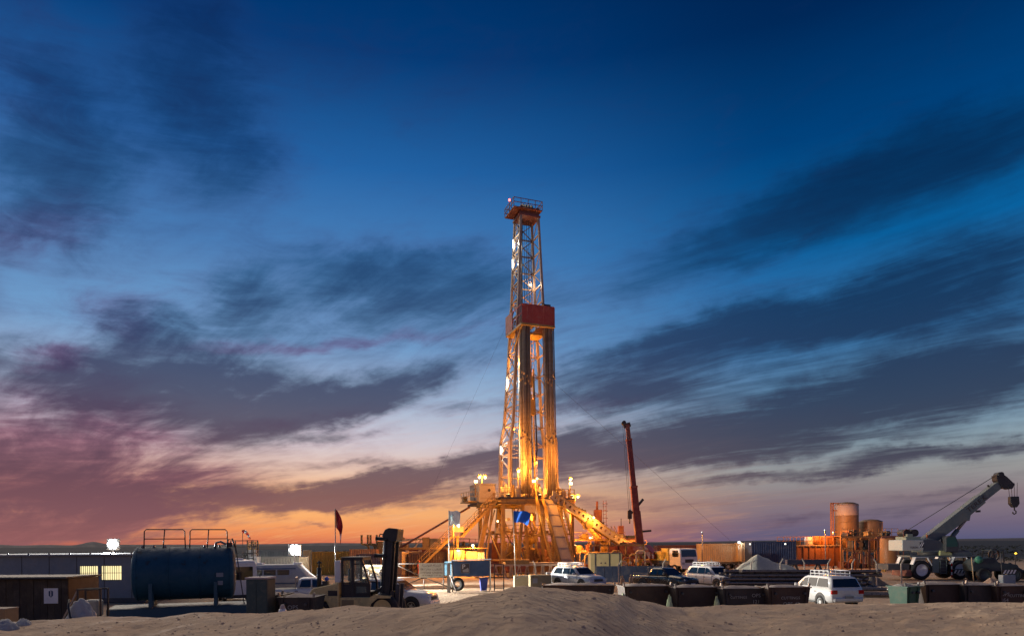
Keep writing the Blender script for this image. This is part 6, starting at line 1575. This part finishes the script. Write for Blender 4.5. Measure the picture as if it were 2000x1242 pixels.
# ------------------------------------------------------------------ yard things between the cars and the rig
t = thing('navy_screen_fence', 'low navy blue sheet fence behind the silver car', 'fence', (gx(1235, 63), 63, 0))
P_NAVYS = paint('navy_sheet', (.012, .022, .05), .6, wear=.25)
for k in range(9):
    MB().bb(-3.35 + k * .75 + .01, -3.35 + (k + 1) * .75 - .01, -.03 + .01 * (k % 2), .0, .05, 1.52).build('panel', P_NAVYS, t)
for k in range(10): MB().bar((-3.35 + k * .75, .04, 0), (-3.35 + k * .75, .04, 1.5), .06).build('post', P_DARK, t)
MB().bb(-3.4, 3.42, -.05, .06, 1.525, 1.57).build('top_rail', P_NAVYS, t)
def bottle(label, px, D, h, mat):
    t = thing('gas_cylinder', label, 'gas cylinder', sp(px, D))
    MB().lathe([(.15, 0), (.17, .03), (.17, h * .68), (.12, h * .8), (.05, h * .86), (.05, h * .92), (.09, h * .92), (.09, h)], 14).build('bottle', mat, t)
    MB().bb(-.1, .1, -.03, .03, h * .94, h * .98).build('valve', P_STEEL, t)
bottle('tan gas cylinder by the thin fence post left of the pickup', 1215, 57, .95, C_TAN)
bottle('tan gas cylinder, the taller one nearer the black pickup', 1232, 57, 1.05, C_TAN)
bottle('pale white gas cylinder touching the black pickup tailgate', 1245, 57.5, .9, P_WHITE)
t = thing('concrete_block', 'olive tan concrete block left of the silver car', 'block', (gx(1054, 55.5), 55.5, 0), R(8))
MB().bb(-.85, .85, -.6, .6, 0, 1.15).build('block_body', paint('concrete_tan', (.26, .22, .13), .8, wear=.3), t, .04); MB().bb(-.7, -.3, -.62, -.6, .5, .9).build('stain_plate', P_GREY, t)
t = thing('concrete_block', 'pale lit concrete block left of the blue flag pole base', 'block', (gx(1018, 57.5), 57.5, 0), R(4))
MB().bb(-.65, .65, -.5, .5, 0, 1.0).build('block_body', paint('concrete_pale', (.46, .42, .28), .8, wear=.3), t, .04); MB().cyl((-.3, 0, 1.0), (-.3, 0, 1.12), .03).build('lifting_loop', P_STEEL, t)
t = thing('grey_crate', 'small grey crate at the tail of the silver car', 'crate', (gx(1078, 57), 57, 0), R(0))
MB().bb(-.4, .4, -.4, .4, .0, .9).build('base', P_DARK, t, .02); MB().bb(-.5, .5, -.45, .45, .9, 1.3).build('lid_box', P_GREY, t, .03)
# gravel heap
def heap(name, label, px, D, rx, ry, h, mat, seed):
    m = MB(); V = []; nr, na = 14, 40
    for j in range(nr + 1):
        r = j / nr
        for i in range(na):
            a = 2 * math.pi * i / na; rr = r * (1 + .34 * mnoise.noise(Vector((math.cos(a) * 1.3, math.sin(a) * 1.3, seed))))
            x, y = rr * rx * math.cos(a), rr * ry * math.sin(a)
            z = h * ((1 - r) ** 1.08 if r > .12 else .88 ** 1.08 * (1 + .08 * (.12 - r) / .12)) * (1 + .22 * mnoise.noise(Vector((x * .55, y * .55, seed)))) + .14 * mnoise.noise(Vector((x * 1.7, y * 1.7, seed))) * (1 - r) - .03
            z = max(z, .62 * h - math.hypot(x - .36 * rx, y + .2 * ry) * .62 * h / (.55 * rx) + .1 * mnoise.noise(Vector((x * 1.3, y * 1.3, seed + 4)))) if r < .99 else z
            V.append((x - .22 * h * (1 - r), y, z))
    F = [(j * na + i, j * na + (i + 1) % na, (j + 1) * na + (i + 1) % na, (j + 1) * na + i) for j in range(nr) for i in range(na)]
    o = m.add(V, F, True).build(name, mat); o.location = sp(px, D); tag(o, label, 'heap'); return o
heap('gravel_heap', 'pointed pale gravel heap behind the pipe pile', 1492, 61, 4.7, 2.8, 2.75, sand_material('gravel', (.38, .37, .30), (.54, .52, .44), 2.2), 4)
heap('gravel_heap', 'low brown gravel heap at the rear of the crane', 1706, 57, 1.2, 1.0, 1.1, sand_material('gravel_dark', (.16, .13, .10), (.24, .2, .16), 2.2), 9)
# pile of pipes
P_LINE = paint('line_pipe', (.20, .17, .15), .34, .6, wear=.5, dirt=(.20, .15, .12), scale=.6)
pm = MB().cyl((-4.9, 0, 0), (4.9, 0, 0), .12, n=10, cap=False).cyl((-4.9, 0, 0), (-4.6, 0, 0), .155, n=10).cyl((4.6, 0, 0), (4.9, 0, 0), .155, n=10).mesh('steel_pipe')
for row, (n, z) in enumerate(((9, .32), (8, .60), (7, .88), (6, 1.16), (4, 1.44))):
    for k in range(n):
        o = link('steel_pipe', pm, P_LINE, None, (gx(1556, 51) + rnd.uniform(-1.0, .9) + .1 * row, 50.2 + k * .33 + row * .16, z + rnd.uniform(0, .05)), (0, R(rnd.uniform(-.3, .3)), R(-9 + rnd.uniform(-.6, .6))))
        tag(o, 'rusty steel pipe lying in the long pile before the gravel heap', 'pipe', 'steel pipes stacked before the gravel heap')
for x in (-3.4, 0, 3.4):
    t = thing('timber_sleeper', 'timber sleeper under the %s of the long pipe pile' % ('left end' if x < 0 else 'middle' if x == 0 else 'right end'), 'timber', (gx(1560, 51) + x, 51.6 - x * .158, 0), R(-9))
    MB().bb(-.12, .12, -1.9, 1.9, 0, .19).build('beam', C_BROWN, t); 
for k in range(7):
    o = link('steel_pipe', pm, P_OXIDE if False else P_LINE, None, (gx(1662, 46) + rnd.uniform(-.4, .4) - .2, 45.4 + k * .33, .16 if k < 5 else .42), (0, 0, R(-16 + rnd.uniform(-3, 3))))
    o.scale = (.62, 1, 1); tag(o, 'short dark pipe lying loose behind the white car roof', 'pipe', 'loose pipes on the ground behind the white car')
# fence posts with bent tops
fp = MB().bar((0, 0, 0), (0, 0, 1.9), .085).bar((0, 0, 1.88), (.20, -.05, 2.25), .075)
fme = fp.mesh('fence_post')
for k, (px, D) in enumerate(((1045, 57), (1208, 56), (1362, 60), (1392, 60), (1467, 59), (1524, 58.4), (1571, 57.8), (1617, 57), (1664, 56), (1712, 55), (1760, 54), (1295, 60))):
    o = link('fence_post', fme, paint('post_grey', (.40, .36, .30), .7), None, sp(px, D), (0, 0, 0 if k % 3 else R(180)))
    tag(o, 'thin steel fence post with a bent top, one of the spaced row', 'fence post', 'fence posts with bent tops')
# trestle with dark pipe
t = thing('steel_trestle', 'dark steel trestle carrying a thick beam behind the pipe pile', 'trestle', (gx(1575, 66), 66, 0), R(2))
MB().bb(-2.0, 2.1, -.25, .25, 1.5, 1.95).build('beam', P_NAVYS, t)
for x in (-1.2, 1.1):
    for s in (-1, 1): MB().bar((x + s * .1, 0, 1.5), (x + s * .75, 0, 0), .16).build('leg', P_BLACK, t)
t = thing('dark_drum', 'dark steel drum left of the trestle beam', 'drum', sp(1545, 66))
MB().lathe([(.28, 0), (.29, .3), (.31, .32), (.29, .34), (.29, .6), (.31, .62), (.29, .64), (.29, .9), (.27, .92)], 18).build('shell', P_DARK, t); MB().cyl((.1, 0, .92), (.1, 0, .95), .04).build('bung', P_STEEL, t)

# degasser tower, choke manifold and pipe bridge right of the rig
t = thing('degasser_tower', 'dark red degasser tower with caged ladder right of the rig', 'tower', sp(1168, 97), R(0))
MB().bb(-.55, .55, -.5, .5, 0, 8.4).build('casing', P_OXIDE, t, .05); MB().cyl((-.1, 0, 8.4), (-.1, 0, 9.6), .16).build('vent_pipe', P_OXIDE, t)
m = MB()
for k in range(16): m.bar((.75, -.3, .6 + k * .55), (1.15, -.3, .6 + k * .55), .05)
for x in (.75, 1.15): m.bar((x, -.3, 0), (x, -.3, 9.7), .06)
m.build('ladder', P_OXIDE, t)
for k in range(7): MB().tube([(.65, -.3, 3.2 + k), (.6, -.8, 3.2 + k), (.95, -1.05, 3.2 + k), (1.3, -.8, 3.2 + k), (1.25, -.3, 3.2 + k)], .035, 5).build('cage_hoop', P_OXIDE, t)
t = thing('choke_manifold', 'orange choke manifold with looping pipes under the inclined girder', 'manifold', sp(1208, 84), R(0))
MB().bb(-3.6, 3.4, -1, 1, .3, .55).build('skid', P_YEL, t)
for k in range(9):
    x = -3.2 + k * .75; h = 1.2 + 1.3 * ((k * 5) % 4) / 3
    MB().tube([(x, -.6, .5), (x, -.6, h), (x + .2, -.6, h + .2), (x + .9, -.6, h + .2), (x + 1.1, -.6, h), (x + 1.1, -.6, .5)], .11, 7).build('pipe_loop', (P_YEL, P_CREAM, P_OXIDE)[k % 3], t)
    MB().cyl((x, -.85, h * .6), (x, -.6, h * .6), .2, n=12).build('valve_wheel', P_CREAM, t)
for x in (-3.4, -1.2, 1.0, 3.2): MB().bar((x, .6, .4), (x, .6, 3.4), .2).build('frame_post', P_YEL, t)
for z in (2.2, 3.4): MB().bar((-3.5, .6, z), (3.4, .6, z), .2).build('frame_beam', P_YEL, t)
t = thing('winch_unit', 'dark winch unit with short stack right of the lower stairs', 'winch', sp(1222, 93), R(0))
MB().bb(-1.1, 1.4, -.7, .7, 0, 4.3).build('base_cabin', P_OXIDE, t, .04); MB().bb(-1.0, -.3, -.4, .4, 4.3, 6.0).build('stack', P_OXIDE, t); MB().cyl((-.6, 0, 6.0), (-.6, 0, 7.0), .05).build('aerial', P_BLACK, t)
for k in range(4): MB().cyl((.0 + k * .35, -.5, 4.5), (.0 + k * .35, .5, 4.5), .2, n=10).build('drum', P_BLACK, t)

# ------------------------------------------------------------------ mud system at the right: shaker tank, silos, pipes
P_ORG = paint('tank_orange', (.34, .14, .04), .55, wear=.4, rust=(.2, .07, .03))
P_SILO = paint('silo_tan', (.24, .13, .055), .55, wear=.4)
t = thing('shaker_tank', 'orange ribbed mud tank with railing left of the silos', 'mud tank', (gx(1588, 90), 90, 0), R(3))
MB().bb(-2.9, 2.9, -1.4, 1.4, .5, 3.1).build('tank_body', P_ORG, t)
for k in range(8): MB().bb(-2.8 + k * .8 - .06, -2.8 + k * .8 + .06, -1.52, -1.4, .5, 3.1).build('rib', P_ORG, t)
MB().bb(-3.0, 3.0, -1.55, 1.5, 3.1, 3.22).build('top_plate', P_CREAM, t)
railing(t, (-4.2, -1.45), (2.9, -1.45), 3.22, n=8, mat=P_ORG); railing(t, (-4.2, 1.4), (2.9, 1.4), 3.22, n=8, mat=P_ORG)
MB().bb(-4.3, -2.95, -1.5, 1.45, 3.05, 3.2).bar((-4.1, -1.3, 0), (-4.1, -1.3, 3.05), .12).build('side_walkway', P_ORG, t)
for x, r, h, mt in ((-.6, .55, 1.1, P_WHITE), (.5, .5, 1.2, P_ORG), (1.4, .5, 1.0, P_ORG)): MB().lathe([(r, 0), (r, h * .7), (r * .9, h * .8), (r * .9, h), (.1, h)], 16, (x, 0, 3.22)).build('agitator', mt, t)
MB().bb(-2.6, -1.9, -.6, .4, 3.22, 3.75).build('motor', P_BLACK, t, .05)
MB().bb(.9, 2.6, -1.0, .5, 3.22, 4.4).build('shaker_box', P_ORG, t, .04)
def silo(label, px, D, r, z0, z1, band, nlegs=4):
    t = thing('silo', label, 'silo', sp(px, D))
    MB().lathe([(r * .2, z0 - 1.3), (r, z0), (r, z1 - .25), (r * .97, z1 - .1), (r * .6, z1 + .12), (.1, z1 + .2)], 32).build('shell', P_SILO, t)
    if band: MB().lathe([(r + .005, band[0]), (r + .012, band[0] + .01), (r + .012, band[1] - .01), (r + .005, band[1])], 32, cap=False).build('pale_band', paint('band_pink', (.42, .33, .30), .55), t)
    for k in range(4):
        a = k * math.pi / 2 + .6; MB().bar((math.cos(a) * r * .9, math.sin(a) * r * .9, 0), (math.cos(a) * r * .9, math.sin(a) * r * .9, z0 + .3), .2).build('leg', P_ORG, t)
    for z in (z0 + .05, (z0 + z1) / 2, z1 - .3): MB().lathe([(r + .002, z), (r + .03, z + .01), (r + .03, z + .07), (r + .002, z + .08)], 32, cap=False).build('hoop', P_SILO, t)
    return t
t = silo('tall silo with a pale band, the higher of the two', 1654, 96, 1.53, 3.6, 9.0, (7.3, 8.85))
for x in (-2.35, -2.05): MB().bar((x, -.3, 0), (x, -.3, 9.1), .16).build('ladder_frame', P_ORG, t)
MB().bar((-2.4, -.3, 9.0), (-.9, -.3, 9.0), .16).bar((-2.1, -.3, 8.0), (-1.4, -.3, 8.0), .16).bar((-2.1, -.3, 5.0), (-1.4, -.3, 5.0), .16).build('ladder_tie', P_ORG, t)
t = silo('lower silo with plain rounded top right of the tall one', 1701, 97, 1.53, 3.4, 6.6, None)
def process_frame(label, px, D, w, h, mats, seed, name='process_frame'):
    """an open steel frame two storeys high, crowded with pumps and pipes"""
    r2 = random.Random(seed); t = thing(name, label, 'process skid', (gx(px, D), D, 0), R(2)); A0 = mats[0]
    n = max(3, int(w / 1.8)); mid = h * .58
    for k in range(n + 1):
        x = -w / 2 + w * k / n
        for y in (-1.0, 1.0): MB().bar((x, y, 0), (x, y, h), .17).build('column', A0, t)
        if k < n and k % 2 == 0: MB().bar((x, -1, .1), (x + w / n, -1, mid), .09).build('brace', A0, t)
    for z in (mid, h - .1):
        for y in (-1, 1): MB().bar((-w / 2, y, z), (w / 2, y, z), .2).build('beam', A0, t)
    MB().bb(-w / 2, w / 2, -.95, .95, h, h + .06).build('top_deck', A0, t)
    railing(t, (-w / 2, -1.0), (w / 2, -1.0), h + .06, n=int(w / .8), mat=A0, h=.9)
    for k in range(int(w * 2.6)):
        x, z = r2.uniform(-w / 2 + .4, w / 2 - .4), r2.choice((.2, .2, mid + .1, mid + .1, h + .06)); ww = r2.uniform(.4, 1.0); hh = r2.uniform(.5, 1.3) if z < h else r2.uniform(.3, .8)
        MB().bb(x - ww / 2, x + ww / 2, -.7 + r2.uniform(-.2, .2), .6, z, z + hh).cyl((x, -.95, z + hh * .5), (x, -.7, z + hh * .5), hh * .28, n=12).build('pump_unit', r2.choice(mats), t, .03)
    for k in range(int(w * 1.5)):
        x = -w / 2 + .2 + k * .66; z = r2.uniform(.6, h * .85)
        MB().tube([(x, -1.15, .2), (x, -1.15, z), (x + .25, -1.15, z + .25), (x + 1.0, -1.15, z + .25), (x + 1.2, -1.15, z), (x + 1.2, -1.15, .3)], .08, 6).build('pipework', r2.choice(mats[:3]), t)
    return t
process_frame('cluttered orange process frame with pipes and pumps below the silos', 1690, 88, 7.4, 4.3, (P_ORG, P_OXIDE, P_ORG, P_DARK, P_BLACK), 3)
process_frame('crowded yellow process frame right of the rig behind the girder', 1168, 93, 7.0, 4.2, (P_YEL, P_CREAM, P_OXIDE, P_YEL), 5)
process_frame('low yellow process frame between the rig and the truck crane', 1232, 90, 3.8, 3.0, (P_YEL, P_CREAM, P_OXIDE), 8)
process_frame('low yellow process frame left of the rig behind the pump house', 905, 94, 5.0, 3.4, (P_YEL, P_OXIDE, P_CREAM), 9)
t = thing('round_tank', 'round orange tank left of the crane counterweight', 'tank', sp(1736, 82))
MB().lathe([(.95, .9), (.98, 1.0), (.98, 3.9), (.9, 4.05), (.1, 4.15)], 26).build('shell', P_ORG, t)
for k in range(4):
    a = k * math.pi / 2 + .5; MB().bar((math.cos(a) * .8, math.sin(a) * .8, 0), (math.cos(a) * .8, math.sin(a) * .8, .95), .18).build('leg', P_YEL, t)
MB().bar((-1.2, -.6, 4.1), (2.0, -.6, 4.25), .2).bar((-1.2, .6, 4.1), (2.0, .6, 4.25), .2).build('top_beam', P_OXIDE, t)
# sodium lamps on the mud system
LT = thing('yard_lamp', 'sodium lamp post in front of the silos', 'lamp post', sp(1612, 87))
MB().cyl((0, 0, 0), (0, 0, 5.2), .06).build('post', P_STEEL, LT); MB().lathe([(.02, -.08), (.08, -.05), (.10, 0), (.02, .06)], 12, (0, .1, 5.15)).build('lens', G_TUBE, LT)
lamp('yard_light', LT, (0, .4, 5.0), (1.0, .30, .035), 1000, .2)
LT3 = thing('yard_lamp', 'short sodium lamp post at the foot of the tall silo', 'lamp post', sp(1628, 91.6))
MB().cyl((0, 0, 0), (0, 0, 5.0), .06).build('post', P_STEEL, LT3); MB().lathe([(.02, -.08), (.08, -.05), (.10, 0), (.02, .06)], 12, (0, .1, 4.95)).build('lens', G_TUBE, LT3)
lamp('yard_light', LT3, (0, .4, 5.0), (1.0, .34, .05), 900, .2)
LT2 = thing('yard_lamp', 'sodium lamp post between the tan container and the crane truck', 'lamp post', sp(1372, 84))
MB().cyl((0, 0, 0), (0, 0, 5.0), .06).build('post', P_STEEL, LT2); MB().lathe([(.02, -.08), (.08, -.05), (.10, 0), (.02, .06)], 12, (0, .1, 4.95)).build('lens', G_TUBE, LT2)
lamp('yard_light', LT2, (0, .4, 4.8), (1.0, .42, .08), 900, .2)

# ------------------------------------------------------------------ right edge: dark tanker, reel, striped barrier, scrub
t = thing('wheel_loader', 'dark wheel loader with low arm in front of the crane nose', 'loader', (gx(1940, 62), 62, 0), R(-4))
P_LOAD = paint('loader_dark', (.028, .045, .05), .55, wear=.4, dirt=(.06, .05, .045))
MB().prism([(-2.2, .9), (-2.3, 1.6), (-1.9, 2.0), (-.4, 2.15), (.0, 1.7), (1.6, 1.5), (1.9, .9)], -.8, .8).build('body', P_LOAD, t, .06)
m = MB()
for x in (-.6, .5):
    for s_ in (-.7, .7): m.bar((x, s_, 1.7), (x + (.12 if x < 0 else -.1), s_, 2.75), .08)
m.build('cab_frame', P_BLACK, t); MB().bb(-.6, .5, -.75, .75, 2.75, 2.83).build('cab_roof', P_LOAD, t)
for x in (-1.35, 1.25):
    for s_ in (-1, 1): wheel(t, x, s_ * .85, .62, .45, P_LOAD)
MB().bar((1.0, -.5, 1.6), (2.5, -.5, .7), .22).bar((1.0, .5, 1.6), (2.5, .5, .7), .22).build('lift_arm', P_LOAD, t)
MB().prism([(2.3, .15), (2.3, .95), (2.55, 1.0), (2.5, .4), (3.1, .2), (3.1, .12)], -1.0, 1.0).build('bucket', P_DARK, t)
MB().lathe([(.02, -.2), (.3, -.12), (.34, .1), (.02, .16)], 16, (-1.75, -.85, 1.95), 'Y').build('work_lamp', paint('drum_green', (.05, .22, .14), .4), t)
t = thing('hose_reel', 'dark round hose reel on a stand near the right edge', 'reel', (gx(1941, 66), 66, 0), R(10))
MB().lathe([(.52, -.1), (.6, -.1), (.6, .1), (.52, .1)], 26, (0, 0, 2.3), 'Y', False).build('reel_ring', P_BLACK, t)
for k in range(4): MB().bar((0, 0, 2.3), (math.cos(k * 1.57 + .4) * .55, 0, 2.3 + math.sin(k * 1.57 + .4) * .55), .05).build('spoke', P_OXIDE, t)
for s in (-1, 1): MB().bar((s * .5, 0, 0), (0, 0, 2.3), .12).build('stand_leg', P_DARK, t)
t = thing('striped_barrier', 'striped barrier board on a pale grey block at the right edge', 'barrier', (gx(1966, 58), 58, 0))
MB().bb(-.55, .55, -.3, .3, 0, .75).build('block', paint('barrier_grey', (.26, .30, .33), .7), t, .04)
stripes(t, (.1, -.2, 1.02), 1.1, .36, 4); MB().bar((.1, 0, .75), (.1, 0, .9), .3).build('bracket', P_DARK, t)
heap('rubble_heap', 'small tan rubble heap below the striped barrier', 1936, 58.5, .8, .6, .55, sand_material('rubble', (.4, .28, .2), (.5, .36, .27), 2), 6).update_tag()
for px, D, h, lab in ((1902, 56, 2.3, 'thin pale pole leaning by the dark loader'), (1958, 60, 2.6, 'thin dark pole near the hose reel')):
    t = thing('thin_pole', lab, 'pole', sp(px, D)); MB().cyl((0, 0, 0), (-.2, 0, h), .035).build('shaft', C_TAN if px < 1940 else P_DARK, t); MB().bb(-.15, .15, -.15, .15, 0, .08).build('foot', P_DARK, t)
t = thing('yard_lamp', 'small yellow lamp at the far right edge', 'lamp post', sp(1983, 70)); MB().cyl((0, 0, 0), (0, 0, 2.3), .04).build('post', P_DARK, t)
MB().lathe([(.02, -.1), (.1, -.06), (.12, 0), (.02, .09)], 12, (0, -.05, 2.35)).build('lens', glow('yellow_lens', (1, .55, .05), 3), t)
# desert scrub in the distance
def scrub(name, n, px0, px1, d0, d1, s0, s1, seed):
    r2 = random.Random(seed); V, F = [], []
    for _ in range(n):
        D = r2.uniform(d0, d1); x = (r2.uniform(px0, px1) - 1000) / F_PX * D; s = r2.uniform(s0, s1)
        for _k in range(12):
            a, e = r2.uniform(0, 6.28), r2.uniform(.2, 1.4); q = s * r2.uniform(.3, 1)
            c = Vector((x + math.cos(a) * math.cos(e) * q, D + math.sin(a) * math.cos(e) * q, math.sin(e) * q * .6)); w = s * .25
            k = len(V); u = Vector((r2.uniform(-1, 1), r2.uniform(-1, 1), r2.uniform(-.3, .6))).normalized() * w; v = Vector((r2.uniform(-1, 1), r2.uniform(-1, 1), r2.uniform(0, 1))).normalized() * w
            V += [tuple(c - u), tuple(c + u), tuple(c + v)]; F.append((k, k + 1, k + 2))
    me = bpy.data.meshes.new(name); me.from_pydata(V, [], F)
    o = link(name, me, paint('scrub_leaf', (.05, .055, .03), .9, wear=.1, bump=0)); tag(o, 'dark desert scrub scattered along the far plain', kind='stuff'); return o
scrub('desert_scrub', 1500, 1100, 2300, 110, 420, .4, 1.3, 3)
scrub('desert_scrub', 1100, -300, 1000, 120, 420, .4, 1.2, 5)
# stones and clods on the berm
def clods():
    r2 = random.Random(11); V, F = [], []
    for _ in range(2200):
        D = r2.uniform(7.6, 13.5); x = r2.uniform(-.8, .8) * D; s = r2.choice((.006, .007, .008, .01, .012, .016, .022)) * r2.uniform(.6, 1.3); z = berm_z(x, D); k = len(V)
        P = [(-1, -.3, -.2), (.6, -1, -.2), (1, .7, -.2), (-.5, 1, -.2), (-.2, -.4, .7), (.4, .3, .8)]
        V += [(x + p[0] * s * r2.uniform(.6, 1.2), D + p[1] * s * r2.uniform(.6, 1.2), z + p[2] * s * r2.uniform(.6, 1.1)) for p in P]
        F += [tuple(k + i for i in f) for f in ((0, 1, 4), (1, 5, 4), (1, 2, 5), (2, 3, 5), (3, 4, 5), (3, 0, 4))]
    for _ in range(80):
        D = r2.uniform(8, 13); x = r2.uniform(-.8, .8) * D; s = r2.uniform(.02, .055); z = berm_z(x, D); k = len(V); ph = r2.random() * 6
        P = [(math.cos(ph + a * 1.05) * r2.uniform(.7, 1.1), math.sin(ph + a * 1.05) * r2.uniform(.7, 1.1), -.25) for a in range(6)] + [(math.cos(ph + a * 2.1) * .55, math.sin(ph + a * 2.1) * .5, r2.uniform(.3, .6)) for a in range(3)]
        V += [(x + p[0] * s, D + p[1] * s, z + p[2] * s) for p in P]
        F += [tuple(k + i for i in f) for f in ((0, 1, 6), (1, 2, 7), (1, 7, 6), (2, 3, 7), (3, 4, 8), (3, 8, 7), (4, 5, 8), (5, 0, 6), (5, 6, 8), (6, 7, 8))]
    me = bpy.data.meshes.new('sand_clods'); me.from_pydata(V, [], F)
    o = link('sand_clods', me, sand_material('clod', (.38, .27, .19), (.50, .37, .27), 2)); tag(o, 'small clods and pebbles strewn over the sand', kind='stuff')
clods()
